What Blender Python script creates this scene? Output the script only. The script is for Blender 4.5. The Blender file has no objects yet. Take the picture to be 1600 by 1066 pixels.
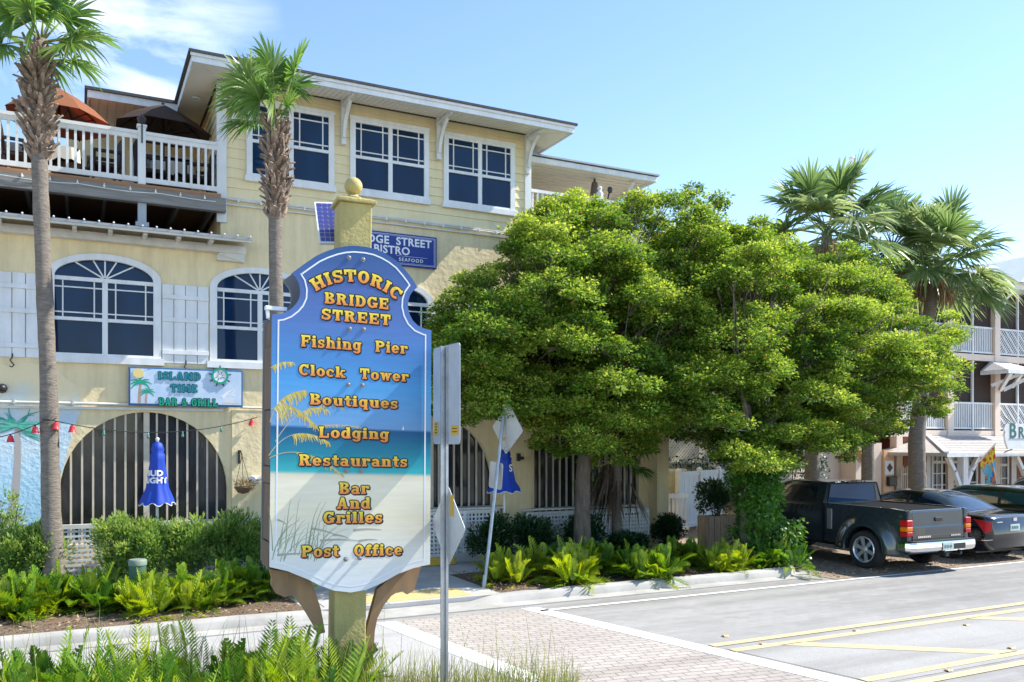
import bpy, bmesh, math, random
import numpy as np
from mathutils import Vector, Matrix
from mathutils.noise import noise as mnoise
R = math.radians
rnd = random.Random(7)
rng = np.random.default_rng(11)
SC = bpy.context.scene
COL = SC.collection

# ---------------------------------------------------------------- camera
F, CX, HY, EYE, YAW = 1340.0, 800.0, 690.0, 2.6, R(26.8)
cam_d = bpy.data.cameras.new('camera')
cam_d.sensor_width = 36.0
cam_d.lens = 36.0 * F / 1600.0
cam_d.shift_y = (HY - 533.0) / 1600.0
cam_d.clip_end = 3000
cam = bpy.data.objects.new('camera', cam_d)
COL.objects.link(cam)
cam.location = (0, 0, EYE)
cam.rotation_euler = (R(90), 0, -YAW)
SC.camera = cam

# ---------------------------------------------------------------- sun, sky, exposure
SUN = Vector((1.0, -0.21, 1.06)).normalized()
SUN_EL = math.asin(SUN.z)
SUN_AZ = math.atan2(SUN.x, SUN.y)
sun_d = bpy.data.lights.new('sun', 'SUN')
sun_d.energy = 4.2
sun_d.angle = R(0.5)
sun_d.color = (1.0, 0.95, 0.86)
sun = bpy.data.objects.new('sun', sun_d)
COL.objects.link(sun)
sun.rotation_euler = SUN.to_track_quat('Z', 'Y').to_euler()
sun.location = (20, -6, 30)

W = bpy.data.worlds.new('World')
SC.world = W
W.use_nodes = True
nt = W.node_tree
nt.nodes.clear()
wo = nt.nodes.new('ShaderNodeOutputWorld')
bg = nt.nodes.new('ShaderNodeBackground')
bg.inputs['Strength'].default_value = 0.15
sky = nt.nodes.new('ShaderNodeTexSky')
sky.sky_type = 'NISHITA'
sky.sun_disc = False
sky.sun_elevation = SUN_EL
sky.sun_rotation = SUN_AZ
sky.air_density = 1.0
sky.dust_density = 0.1
sky.ozone_density = 2.6
sky.altitude = 600
def ray_dir(px, py):
    return Vector((math.sin(YAW) * F + math.cos(YAW) * (px - CX), math.cos(YAW) * F - math.sin(YAW) * (px - CX), HY - py)).normalized()
# thin cirrus: noise stretched over the sky dome, only where a broad patch of cloud stands
tc = nt.nodes.new('ShaderNodeTexCoord')
mp = nt.nodes.new('ShaderNodeMapping')
mp.inputs['Rotation'].default_value = (0.2, 0.5, 0.3)
mp.inputs['Scale'].default_value = (2.6, 5.0, 7.5)
nz = nt.nodes.new('ShaderNodeTexNoise')
nz.inputs['Scale'].default_value = 1.9
nz.inputs['Detail'].default_value = 8
nz.inputs['Roughness'].default_value = 0.58
nz.inputs['Distortion'].default_value = 0.6
rp = nt.nodes.new('ShaderNodeValToRGB')
rp.color_ramp.elements[0].position = 0.47
rp.color_ramp.elements[0].color = (0, 0, 0, 1)
rp.color_ramp.elements[1].position = 0.72
rp.color_ramp.elements[1].color = (1, 1, 1, 1)
dot = nt.nodes.new('ShaderNodeVectorMath')
dot.operation = 'DOT_PRODUCT'
_cd = ray_dir(185, 60)
dot.inputs[1].default_value = _cd
mr = nt.nodes.new('ShaderNodeMapRange')
mr.inputs['From Min'].default_value = 0.987
mr.inputs['From Max'].default_value = 0.999
mul = nt.nodes.new('ShaderNodeMath')
mul.operation = 'MULTIPLY'
mul2 = nt.nodes.new('ShaderNodeMath')
mul2.operation = 'MULTIPLY'
mul2.inputs[1].default_value = 0.72
mx = nt.nodes.new('ShaderNodeMix')
mx.data_type = 'RGBA'
mx.inputs['B'].default_value = (6.2, 6.4, 6.6, 1)
L = nt.links.new
L(tc.outputs['Generated'], mp.inputs['Vector'])
L(mp.outputs['Vector'], nz.inputs['Vector'])
L(nz.outputs['Fac'], rp.inputs['Fac'])
L(tc.outputs['Generated'], dot.inputs[0])
L(dot.outputs['Value'], mr.inputs['Value'])
L(mr.outputs['Result'], mul.inputs[0])
L(rp.outputs['Color'], mul.inputs[1])
L(mul.outputs[0], mul2.inputs[0])
L(mul2.outputs[0], mx.inputs['Factor'])
L(sky.outputs['Color'], mx.inputs['A'])
L(mx.outputs['Result'], bg.inputs['Color'])
L(bg.outputs['Background'], wo.inputs['Surface'])

VS = SC.view_settings
SC.display_settings.display_device = 'sRGB'
VS.view_transform = 'Standard'
VS.look = 'None'
VS.gamma = 1.0
VS.exposure = 1.07
SC.cycles.use_denoising = True
SC.cycles.max_bounces = 6
SC.cycles.transparent_max_bounces = 8
SC.cycles.caustics_reflective = False
SC.cycles.caustics_refractive = False

# ---------------------------------------------------------------- photograph -> world
AX = Vector((math.sin(YAW), math.cos(YAW), 0))
RT = Vector((math.cos(YAW), -math.sin(YAW), 0))
def ray(px, py):
    return AX * F + RT * (px - CX) + Vector((0, 0, HY - py))
def P(px, py, Y=None, Z=None, X=None, D=None):
    """the point seen at a pixel of the 1600 x 1066 photograph on a known plane"""
    d = ray(px, py)
    if Y is not None: t = Y / d.y
    elif X is not None: t = X / d.x
    elif Z is not None: t = (Z - EYE) / d.z
    else: t = D / F
    return Vector((0, 0, EYE)) + d * t
def XZ(px, py, Y):
    p = P(px, py, Y=Y)
    return p.x, p.z
def pix(v):
    v = Vector(v) - Vector((0, 0, EYE))
    z = v.dot(AX)
    return CX + F * v.dot(RT) / z, HY - F * v.z / z

# ---------------------------------------------------------------- materials
MATS = {}
def mat(name, col, rough=0.6, metal=0.0, spec=0.5, var=0.0, vscale=6.0, col2=None, bump=0.0, bscale=40.0,
        coat=0.0, stretch=None, bdist=0.02, detail=5.0, emit=None, streak=0.0):
    """a Principled material: one colour, or two mixed by noise, with a noise bump"""
    if name in MATS: return MATS[name]
    m = bpy.data.materials.new(name)
    m.use_nodes = True
    n = m.node_tree.nodes
    l = m.node_tree.links.new
    b = n['Principled BSDF']
    b.inputs['Base Color'].default_value = (*col, 1)
    b.inputs['Roughness'].default_value = rough
    b.inputs['Metallic'].default_value = metal
    b.inputs['Specular IOR Level'].default_value = spec
    if coat:
        b.inputs['Coat Weight'].default_value = coat
        b.inputs['Coat Roughness'].default_value = 0.03
    t = None
    if var or col2 or bump:
        t = n.new('ShaderNodeTexCoord')
        vec = t.outputs['Object']
        if stretch:
            mpn = n.new('ShaderNodeMapping')
            mpn.inputs['Scale'].default_value = stretch
            l(vec, mpn.inputs['Vector'])
            vec = mpn.outputs['Vector']
    if var or col2:
        z = n.new('ShaderNodeTexNoise')
        z.inputs['Scale'].default_value = vscale
        z.inputs['Detail'].default_value = detail
        z.inputs['Roughness'].default_value = 0.65
        l(vec, z.inputs['Vector'])
        r = n.new('ShaderNodeValToRGB')
        c2 = col2 or tuple(c * (1 - var) for c in col)
        c1 = col if col2 else tuple(min(1, c * (1 + var * 0.6)) for c in col)
        r.color_ramp.elements[0].position = 0.33
        r.color_ramp.elements[0].color = (*c2, 1)
        r.color_ramp.elements[1].position = 0.66
        r.color_ramp.elements[1].color = (*c1, 1)
        l(z.outputs['Fac'], r.inputs['Fac'])
        l(r.outputs['Color'], b.inputs['Base Color'])
        if streak:
            # faint run-down stains: noise drawn out along the vertical
            ms_ = n.new('ShaderNodeMapping')
            ms_.inputs['Scale'].default_value = (3.2, 3.2, 0.35)
            l(t.outputs['Object'], ms_.inputs['Vector'])
            zs2 = n.new('ShaderNodeTexNoise')
            zs2.inputs['Scale'].default_value = 1.3
            zs2.inputs['Detail'].default_value = 7
            zs2.inputs['Roughness'].default_value = 0.7
            l(ms_.outputs['Vector'], zs2.inputs['Vector'])
            rs2 = n.new('ShaderNodeValToRGB')
            rs2.color_ramp.elements[0].position = 0.36
            rs2.color_ramp.elements[0].color = (1 - streak, 1 - streak * 1.05, 1 - streak * 1.15, 1)
            rs2.color_ramp.elements[1].position = 0.58
            rs2.color_ramp.elements[1].color = (1, 1, 1, 1)
            l(zs2.outputs['Fac'], rs2.inputs['Fac'])
            mxs2 = n.new('ShaderNodeMix')
            mxs2.data_type = 'RGBA'
            mxs2.blend_type = 'MULTIPLY'
            mxs2.inputs['Factor'].default_value = 1
            l(r.outputs['Color'], mxs2.inputs['A'])
            l(rs2.outputs['Color'], mxs2.inputs['B'])
            l(mxs2.outputs['Result'], b.inputs['Base Color'])
    if bump:
        z2 = n.new('ShaderNodeTexNoise')
        z2.inputs['Scale'].default_value = bscale
        z2.inputs['Detail'].default_value = 4
        l(vec, z2.inputs['Vector'])
        bp = n.new('ShaderNodeBump')
        bp.inputs['Strength'].default_value = bump
        bp.inputs['Distance'].default_value = bdist
        l(z2.outputs['Fac'], bp.inputs['Height'])
        l(bp.outputs['Normal'], b.inputs['Normal'])
    if emit:
        b.inputs['Emission Color'].default_value = (*emit[0], 1)
        b.inputs['Emission Strength'].default_value = emit[1]
    MATS[name] = m
    return m

def leaf_mat(name, c_dark, c_mid, c_light, trans=0.35, rough=0.42, spec=0.4, dead=None):
    """leaf: colour picked per leaf from the mesh attribute 'tint', some light passes through"""
    if name in MATS: return MATS[name]
    m = bpy.data.materials.new(name)
    m.use_nodes = True
    n = m.node_tree.nodes
    l = m.node_tree.links.new
    b = n['Principled BSDF']
    out = n['Material Output']
    a = n.new('ShaderNodeAttribute')
    a.attribute_name = 'tint'
    r = n.new('ShaderNodeValToRGB')
    r.color_ramp.elements[0].position = 0.0
    r.color_ramp.elements[0].color = (*c_dark, 1)
    r.color_ramp.elements[1].position = 1.0
    r.color_ramp.elements[1].color = (*c_light, 1)
    if dead:
        e = r.color_ramp.elements.new(0.04)
        e.color = (*c_dark, 1)
        r.color_ramp.elements[0].color = (*dead, 1)
    e = r.color_ramp.elements.new(0.5)
    e.color = (*c_mid, 1)
    l(a.outputs['Fac'], r.inputs['Fac'])
    l(r.outputs['Color'], b.inputs['Base Color'])
    b.inputs['Roughness'].default_value = rough
    b.inputs['Specular IOR Level'].default_value = spec
    tr = n.new('ShaderNodeBsdfTranslucent')
    hs = n.new('ShaderNodeHueSaturation')
    hs.inputs['Hue'].default_value = 0.485
    hs.inputs['Saturation'].default_value = 1.1
    hs.inputs['Value'].default_value = 1.5
    l(r.outputs['Color'], hs.inputs['Color'])
    l(hs.outputs['Color'], tr.inputs['Color'])
    mxs = n.new('ShaderNodeMixShader')
    mxs.inputs['Fac'].default_value = trans
    l(b.outputs['BSDF'], mxs.inputs[1])
    l(tr.outputs['BSDF'], mxs.inputs[2])
    l(mxs.outputs['Shader'], out.inputs['Surface'])
    MATS[name] = m
    return m

# ---------------------------------------------------------------- mesh builder
class MB:
    def __init__(s):
        s.v, s.f, s.m = [], [], []
    def add(s, vs, fs, mi=0):
        o = len(s.v)
        s.v.extend([tuple(p) for p in vs])
        for f in fs:
            s.f.append(tuple(i + o for i in f))
            s.m.append(mi)
        return s
    def box(s, x0, x1, y0, y1, z0, z1, mi=0, M=None):
        vs = [Vector(p) for p in ((x0, y0, z0), (x1, y0, z0), (x1, y1, z0), (x0, y1, z0),
                                  (x0, y0, z1), (x1, y0, z1), (x1, y1, z1), (x0, y1, z1))]
        if M is not None: vs = [M @ p for p in vs]
        return s.add(vs, [(0, 3, 2, 1), (4, 5, 6, 7), (0, 1, 5, 4), (1, 2, 6, 5), (2, 3, 7, 6), (3, 0, 4, 7)], mi)
    def bar(s, a, b, w, d, up=(0, 0, 1), mi=0):
        """a straight rectangular bar from a to b, w wide (across up), d deep (along up)"""
        a, b = Vector(a), Vector(b)
        t = (b - a).normalized()
        u = Vector(up)
        r = t.cross(u)
        if r.length < 1e-5: r = t.cross(Vector((0, 1, 0.01)))
        r.normalize()
        u = r.cross(t).normalized()
        vs = []
        for p in (a, b):
            for i, j in ((-1, -1), (1, -1), (1, 1), (-1, 1)):
                vs.append(p + r * (w / 2 * i) + u * (d / 2 * j))
        return s.add(vs, [(3, 2, 1, 0), (4, 5, 6, 7), (0, 1, 5, 4), (1, 2, 6, 5), (2, 3, 7, 6), (3, 0, 4, 7)], mi)
    def tube(s, pts, rad, n=10, mi=0, cap=True):
        pts = [Vector(p) for p in pts]
        if not hasattr(rad, '__len__'): rad = [rad] * len(pts)
        rings = []
        ref = None
        for i, p in enumerate(pts):
            t = (pts[min(i + 1, len(pts) - 1)] - pts[max(i - 1, 0)]).normalized()
            if ref is None:
                ref = Vector((1, 0, 0)) if abs(t.x) < 0.8 else Vector((0, 1, 0))
            u = (ref - t * ref.dot(t)).normalized()
            ref = u
            w = t.cross(u)
            rings.append([p + (u * math.cos(k * math.tau / n) + w * math.sin(k * math.tau / n)) * rad[i] for k in range(n)])
        vs = [q for r_ in rings for q in r_]
        fs = []
        for i in range(len(pts) - 1):
            for k in range(n):
                k2 = (k + 1) % n
                fs.append((i * n + k, i * n + k2, (i + 1) * n + k2, (i + 1) * n + k))
        if cap:
            fs.append(tuple(range(n - 1, -1, -1)))
            fs.append(tuple((len(pts) - 1) * n + k for k in range(n)))
        return s.add(vs, fs, mi)
    def lathe(s, prof, c, n=24, axis='Z', mi=0, cap=True):
        """prof: (radius, height) pairs round an axis through c"""
        c = Vector(c)
        vs, fs = [], []
        for r_, h in prof:
            for k in range(n):
                a = k * math.tau / n
                x, y = r_ * math.cos(a), r_ * math.sin(a)
                if axis == 'Z': q = Vector((x, y, h))
                elif axis == 'X': q = Vector((h, x, y))
                else: q = Vector((x, h, y))
                vs.append(c + q)
        for i in range(len(prof) - 1):
            for k in range(n):
                k2 = (k + 1) % n
                fs.append((i * n + k, i * n + k2, (i + 1) * n + k2, (i + 1) * n + k))
        if cap:
            fs.append(tuple(range(n - 1, -1, -1)))
            fs.append(tuple((len(prof) - 1) * n + k for k in range(n)))
        return s.add(vs, fs, mi)
    def sphere(s, c, r, n=16, m=10, mi=0, sc=(1, 1, 1)):
        c = Vector(c)
        vs = [c + Vector((0, 0, -r * sc[2]))]
        for i in range(1, m):
            a = -math.pi / 2 + math.pi * i / m
            for k in range(n):
                b = k * math.tau / n
                vs.append(c + Vector((r * sc[0] * math.cos(a) * math.cos(b), r * sc[1] * math.cos(a) * math.sin(b), r * sc[2] * math.sin(a))))
        vs.append(c + Vector((0, 0, r * sc[2])))
        fs = [(0, 1 + (k + 1) % n, 1 + k) for k in range(n)]
        for i in range(m - 2):
            for k in range(n):
                k2 = (k + 1) % n
                fs.append((1 + i * n + k, 1 + i * n + k2, 1 + (i + 1) * n + k2, 1 + (i + 1) * n + k))
        e = 1 + (m - 2) * n
        fs += [(e + k, e + (k + 1) % n, len(vs) - 1) for k in range(n)]
        return s.add(vs, fs, mi)
    def prism(s, poly, t, fn, mi=0):
        """convex polygon (x, y) pushed through thickness t; fn maps (x, y, depth) to world"""
        n = len(poly)
        vs = [fn(x, y, 0) for x, y in poly] + [fn(x, y, t) for x, y in poly]
        fs = [tuple(range(n)), tuple(range(2 * n - 1, n - 1, -1))]
        fs += [(i, i + n, (i + 1) % n + n, (i + 1) % n) for i in range(n)]
        return s.add(vs, fs, mi)
    def fill(s, outer, holes, t, fn, mi=0):
        """any polygon with holes, filled by a 2-D curve and pushed through thickness t"""
        cu = bpy.data.curves.new('tmp', 'CURVE')
        cu.dimensions = '2D'
        cu.fill_mode = 'BOTH'
        cu.extrude = t / 2
        for poly in [outer] + list(holes):
            sp = cu.splines.new('POLY')
            sp.points.add(len(poly) - 1)
            for p, q in zip(sp.points, poly): p.co = (q[0], q[1], 0, 1)
            sp.use_cyclic_u = True
        ob = bpy.data.objects.new('tmp', cu)
        COL.objects.link(ob)
        dg = bpy.context.evaluated_depsgraph_get()
        me = bpy.data.meshes.new_from_object(ob.evaluated_get(dg))
        s.add([fn(v.co.x, v.co.y, v.co.z + t / 2) for v in me.vertices], [tuple(p.vertices) for p in me.polygons], mi)
        bpy.data.objects.remove(ob)
        bpy.data.curves.remove(cu)
        bpy.data.meshes.remove(me)
        return s
    def text(s, body, size, fn, mi=0, bold=0.0, ext=0.004, spacing=1.0, align='LEFT', sx=1.0, shear=0.0):
        cu = bpy.data.curves.new('tmp', 'FONT')
        cu.body = body
        cu.size = size
        cu.offset = bold
        cu.extrude = ext
        cu.space_character = spacing
        cu.align_x = align
        cu.resolution_u = 3
        cu.shear = shear
        ob = bpy.data.objects.new('tmp', cu)
        COL.objects.link(ob)
        dg = bpy.context.evaluated_depsgraph_get()
        me = bpy.data.meshes.new_from_object(ob.evaluated_get(dg))
        s.add([fn(v.co.x * sx, v.co.y, v.co.z) for v in me.vertices], [tuple(p.vertices) for p in me.polygons], mi)
        bpy.data.objects.remove(ob)
        bpy.data.curves.remove(cu)
        bpy.data.meshes.remove(me)
        return s
    def build(s, name, mats, parent=None, smooth=False, bevel=0.0, seg=2, weld=False, fix=True):
        b = base_of(parent)
        me = bpy.data.meshes.new(name)
        me.from_pydata([(p[0] - b.x, p[1] - b.y, p[2] - b.z) for p in s.v], [], s.f)
        if not isinstance(mats, (list, tuple)): mats = [mats]
        for m in mats: me.materials.append(m)
        me.polygons.foreach_set('material_index', s.m)
        me.update()
        if fix:
            bm = bmesh.new()
            bm.from_mesh(me)
            if weld: bmesh.ops.remove_doubles(bm, verts=bm.verts, dist=0.0005)
            bmesh.ops.recalc_face_normals(bm, faces=bm.faces)
            bm.to_mesh(me)
            bm.free()
        o = bpy.data.objects.new(name, me)
        COL.objects.link(o)
        if parent is not None:
            o.parent = parent
        BASE[o.name] = b
        if smooth:
            me.polygons.foreach_set('use_smooth', [True] * len(me.polygons))
            if smooth != 'all':
                me.set_sharp_from_angle(angle=R(smooth if smooth is not True else 40))
        if bevel:
            mo = o.modifiers.new('bevel', 'BEVEL')
            mo.width = bevel
            mo.segments = seg
            mo.limit_method = 'ANGLE'
            mo.angle_limit = R(35)
        return o

BASE = {}
def base_of(o):
    if o is None: return Vector((0, 0, 0))
    return BASE.get(o.name, Vector((0, 0, 0)))
def thing(name, label, cat, loc=(0, 0, 0), group=None):
    o = bpy.data.objects.new(name, None)
    o.empty_display_size = 0.2
    COL.objects.link(o)
    o.location = loc
    BASE[o.name] = Vector(loc)
    o['label'] = label
    o['category'] = cat
    if group: o['group'] = group
    return o
def tag(o, label, cat, group=None, kind=None):
    o['label'] = label
    o['category'] = cat
    if group: o['group'] = group
    if kind: o['kind'] = kind
    return o
def structure(o):
    o['kind'] = 'structure'
    return o
def stuff(o, label, cat):
    o['kind'] = 'stuff'
    return tag(o, label, cat)
def copy_tree(o, parent=None):
    c = o.copy()
    COL.objects.link(c)
    if parent is not None:
        c.parent = parent
        c.matrix_parent_inverse = o.matrix_parent_inverse.copy()
    for ch in list(o.children): copy_tree(ch, c)
    return c

def front(Y):
    """(x, z, depth) on a wall facing -Y"""
    return lambda x, z, d: (x, Y + d, z)
def arc(cx, cy, rx, ry, a0, a1, n=16):
    return [(cx + rx * math.cos(R(a0 + (a1 - a0) * i / n)), cy + ry * math.sin(R(a0 + (a1 - a0) * i / n))) for i in range(n + 1)]

# ---------------------------------------------------------------- leaves as arrays
def leaf_object(name, C, A, N, Ln, Wd, tint, material, parent=None, fold=0.0, shape=0.45):
    """one mesh of many kite-shaped leaves: C base points, A long axes, N leaf normals, lengths, widths"""
    n = len(C)
    A = A / np.linalg.norm(A, axis=1, keepdims=True)
    S = np.cross(A, N)
    S /= np.linalg.norm(S, axis=1, keepdims=True) + 1e-9
    N2 = np.cross(S, A)
    Ln = np.asarray(Ln).reshape(-1, 1)
    Wd = np.asarray(Wd).reshape(-1, 1)
    b = np.array(base_of(parent))
    C = C - b
    mid = C + A * Ln * shape
    V = np.empty((n, 4, 3), np.float32)
    V[:, 0] = C
    V[:, 1] = mid + S * Wd * 0.5 + N2 * Wd * fold
    V[:, 2] = C + A * Ln - N2 * Ln * 0.12
    V[:, 3] = mid - S * Wd * 0.5 + N2 * Wd * fold
    me = bpy.data.meshes.new(name)
    me.vertices.add(n * 4)
    me.vertices.foreach_set('co', V.reshape(-1))
    me.loops.add(n * 4)
    me.loops.foreach_set('vertex_index', np.arange(n * 4, dtype=np.int32))
    me.polygons.add(n)
    me.polygons.foreach_set('loop_start', np.arange(0, n * 4, 4, dtype=np.int32))
    at = me.attributes.new('tint', 'FLOAT', 'FACE')
    at.data.foreach_set('value', np.clip(np.asarray(tint, np.float32), 0, 1))
    me.materials.append(material)
    me.update(calc_edges=True)
    o = bpy.data.objects.new(name, me)
    COL.objects.link(o)
    if parent is not None: o.parent = parent
    BASE[o.name] = Vector(b)
    return o
def unit(n):
    v = rng.normal(size=(n, 3))
    return v / np.linalg.norm(v, axis=1, keepdims=True)

# ---- slab-serif alphabet, one glyph = a few convex pieces on a unit cap height
ST, HL, SF = 0.27, 0.19, 0.075
def Rc(x0, y0, x1, y1): return [(x0, y0), (x1, y0), (x1, y1), (x0, y1)]
def Ar(cx, cy, rx, ry, a0, a1, tx=ST, ty=HL, n=12):
    out = []
    for i in range(n):
        p, q = R(a0 + (a1 - a0) * i / n), R(a0 + (a1 - a0) * (i + 1) / n)
        out.append([(cx + rx * math.cos(p), cy + ry * math.sin(p)), (cx + rx * math.cos(q), cy + ry * math.sin(q)),
                    (cx + (rx - tx) * math.cos(q), cy + (ry - ty) * math.sin(q)), (cx + (rx - tx) * math.cos(p), cy + (ry - ty) * math.sin(p))])
    return out
def stem(x, y0=0, y1=1, lo=True, hi=True, left_only=False):
    o = [Rc(x, y0, x + ST, y1)]
    if lo: o.append(Rc(x - SF, y0, x + ST + SF, y0 + 0.155))
    if hi: o.append(Rc(x - SF, y1 - 0.155, x + ST + (0 if left_only else SF), y1))
    return o
def quad(*p): return [list(p)]
XH = 0.72
def glyph(c):
    if c == 'H': return stem(.08) + stem(.62) + [Rc(.3, .41, .7, .59)], 1.05
    if c == 'I': return stem(.08), .50
    if c == 'T': return stem(.30, hi=False) + [Rc(.0, .80, .87, 1), Rc(0, .58, .15, .81), Rc(.72, .58, .87, .81)], .94
    if c == 'O': return Ar(.43, .5, .43, .51, 0, 360, n=26), .93
    if c == 'S': return Ar(.40, .715, .37, .295, 35, 270, .24, .19, 14) + Ar(.40, .285, .38, .295, -145, 90, .24, .19, 14) + [Rc(.62, .64, .77, .97), Rc(.02, .03, .17, .36)], .86
    if c == 'R': return stem(.08) + Ar(.42, .74, .42, .26, -90, 90, .27, .17, 12) + [Rc(.3, .83, .43, 1), Rc(.3, .48, .43, .645)] + quad((.42, .52), (.70, .52), (.93, 0), (.64, 0)) + [Rc(.60, 0, 1.0, .155)], 1.04
    if c == 'C': return Ar(.46, .5, .46, .51, 42, 318, n=20) + [Rc(.66, .66, .83, 1.0)], .93
    if c == 'B': return stem(.08) + Ar(.44, .755, .37, .245, -90, 90, .26, .16) + Ar(.46, .265, .43, .265, -90, 90, .28, .17) + [Rc(.3, .84, .45, 1), Rc(.3, .44, .48, .60), Rc(.3, 0, .48, .17)], .96
    if c == 'D': return stem(.08) + Ar(.42, .5, .50, .5, -90, 90, .29, .18, 14) + [Rc(.3, .82, .43, 1), Rc(.3, 0, .43, .18)], .99
    if c == 'G': return Ar(.46, .5, .46, .51, 42, 318, n=20) + [Rc(.68, .68, .84, 1.0), Rc(.62, .06, .88, .46), Rc(.50, .33, .96, .49)], 1.0
    if c == 'E': return stem(.08, hi=True) + [Rc(.3, .83, .84, 1), Rc(.3, 0, .86, .17), Rc(.3, .42, .62, .58), Rc(.71, .66, .84, .84), Rc(.72, .16, .86, .35), Rc(.55, .34, .66, .66)], .94
    if c == 'F': return stem(.08) + [Rc(.3, .83, .84, 1), Rc(.3, .42, .62, .58), Rc(.71, .62, .84, .84), Rc(.55, .34, .66, .66)], .90
    if c == 'L': return stem(.08) + [Rc(.3, 0, .84, .17), Rc(.70, .16, .84, .42)], .92
    if c == 'P': return stem(.08) + Ar(.44, .71, .44, .29, -90, 90, .28, .18) + [Rc(.3, .83, .45, 1), Rc(.3, .42, .45, .595)], .95
    if c == 'A': return quad((.08, 0), (.27, 0), (.56, 1), (.36, 1)) + quad((.62, 0), (.92, 0), (.62, 1), (.40, 1)) + [Rc(.25, .24, .72, .39), Rc(0, 0, .36, .155), Rc(.54, 0, 1.0, .155)], 1.05
    if c == 'N': return stem(.08) + stem(.80, left_only=False) + quad((.12, 1), (.38, 1), (1.04, 0), (.78, 0)), 1.22
    if c == 'M': return stem(.08) + stem(.92) + quad((.20, 1), (.40, 1), (.72, .12), (.56, .12)) + quad((1.05, 1), (.86, 1), (.56, .12), (.72, .12)), 1.32
    if c == '&': return Ar(.40, .76, .25, .24, 0, 360, .16, .14, 16) + Ar(.36, .27, .35, .28, 60, 350, .20, .16, 16) + quad((.22, .66), (.42, .66), (.92, 0), (.66, 0)) + [Rc(.62, .36, .92, .48)], .96
    X = XH
    if c == 'a': return Ar(.36, X - .24, .33, .24, 0, 165, .25, .16, 8) + [Rc(.44, 0, .69, X - .22), Rc(.62, 0, .80, .14)] + Ar(.31, .215, .30, .225, 40, 325, .24, .14, 14), .82
    if c == 'c': return Ar(.37, X / 2, .37, X / 2 + .01, 40, 320, .26, .16, 16) + [Rc(.52, X * .58, .68, X * .85)], .75
    if c == 'd': return Ar(.36, X / 2, .36, X / 2 + .01, 30, 330, .26, .16, 16) + stem(.48, 0, 1.0, True, True, True)[0:1] + [Rc(.40, .86, .75, 1), Rc(.6, 0, .83, .15)], .86
    if c == 'e': return Ar(.37, X / 2, .37, X / 2 + .01, 0, 325, .26, .15, 18) + [Rc(.12, X / 2 - .07, .72, X / 2 + .05)], .78
    if c == 'f': return [Rc(.10, 0, .36, .80), Rc(.0, 0, .48, .155), Rc(0, X - .15, .52, X)] + Ar(.36, .76, .27, .25, 60, 180, .24, .17, 8) + [Rc(.36, .76, .56, .96)], .56
    if c == 'g': return Ar(.35, X / 2 + .02, .35, X / 2, 0, 360, .25, .15, 20) + [Rc(.46, -.08, .71, X), Rc(.6, X - .15, .80, X)] + Ar(.37, -.06, .34, .20, 180, 360, .25, .14, 10), .82
    if c == 'h': return stem(.08, 0, 1, True, True, True) + [Rc(.52, 0, .79, X - .2), Rc(.46, 0, .86, .155)] + Ar(.50, X - .26, .29, .26, 0, 130, .27, .18, 8), .90
    if c == 'i': return stem(.08, 0, X, True, True, True) + Ar(.21, .89, .155, .13, 0, 360, .154, .129, 12), .47
    if c == 'k': return stem(.08, 0, 1, True, True, True) + quad((.34, .30), (.56, X), (.80, X), (.40, .22)) + quad((.36, .36), (.58, .42), (.88, 0), (.60, 0)) + [Rc(.54, 0, .93, .15), Rc(.50, X - .14, .88, X)], .94
    if c == 'l': return stem(.08, 0, 1, True, True, True), .47
    if c == 'n': return stem(.08, 0, X, True, True, True) + [Rc(.52, 0, .79, X - .2), Rc(.46, 0, .86, .155)] + Ar(.50, X - .26, .29, .26, 0, 130, .27, .18, 8), .90
    if c == 'o': return Ar(.38, X / 2, .38, X / 2 + .01, 0, 360, .26, .15, 22), .80
    if c == 'q': return Ar(.35, X / 2, .35, X / 2 + .01, 0, 360, .25, .15, 20) + [Rc(.46, -.25, .73, X), Rc(.40, -.25, .80, -.11)], .84
    if c == 'r': return stem(.08, 0, X, True, True, True) + Ar(.52, X - .24, .24, .25, 40, 150, .2, .2, 6) + [Rc(.50, X - .26, .72, X - .03)], .74
    if c == 's': return Ar(.32, X - .21, .30, .22, 35, 270, .22, .145, 10) + Ar(.32, .21, .31, .22, -145, 90, .22, .145, 10) + [Rc(.46, X - .25, .60, X), Rc(.03, 0, .17, .25)], .69
    if c == 't': return [Rc(.14, .1, .41, .95), Rc(0, X - .15, .56, X)] + Ar(.40, .20, .26, .21, 180, 330, .26, .16, 8), .60
    if c == 'u': return [Rc(.08, .2, .34, X), Rc(.0, X - .15, .3, X), Rc(.52, 0, .78, X), Rc(.44, X - .15, .7, X), Rc(.7, 0, .86, .15)] + Ar(.38, .24, .30, .25, 180, 300, .26, .17, 8), .90
    if c == 'w': return quad((.06, X), (.32, X), (.46, 0), (.26, 0)) + quad((.40, 0), (.26, 0), (.46, X), (.58, X)) + quad((.46, X), (.68, X), (.82, 0), (.62, 0)) + quad((.76, 0), (.62, 0), (.86, X), (1.02, X)) + [Rc(0, X - .14, .38, X), Rc(.76, X - .14, 1.08, X)], 1.10
    return [], .50
def layout(txt, sp=0.075):
    x, out = 0.0, []
    for ch in txt:
        polys, w_ = glyph(ch)
        out += [[(p[0] + x, p[1]) for p in poly] for poly in polys]
        x += w_ + (sp if ch != ' ' else 0.12)
    return out, x - sp
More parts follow.
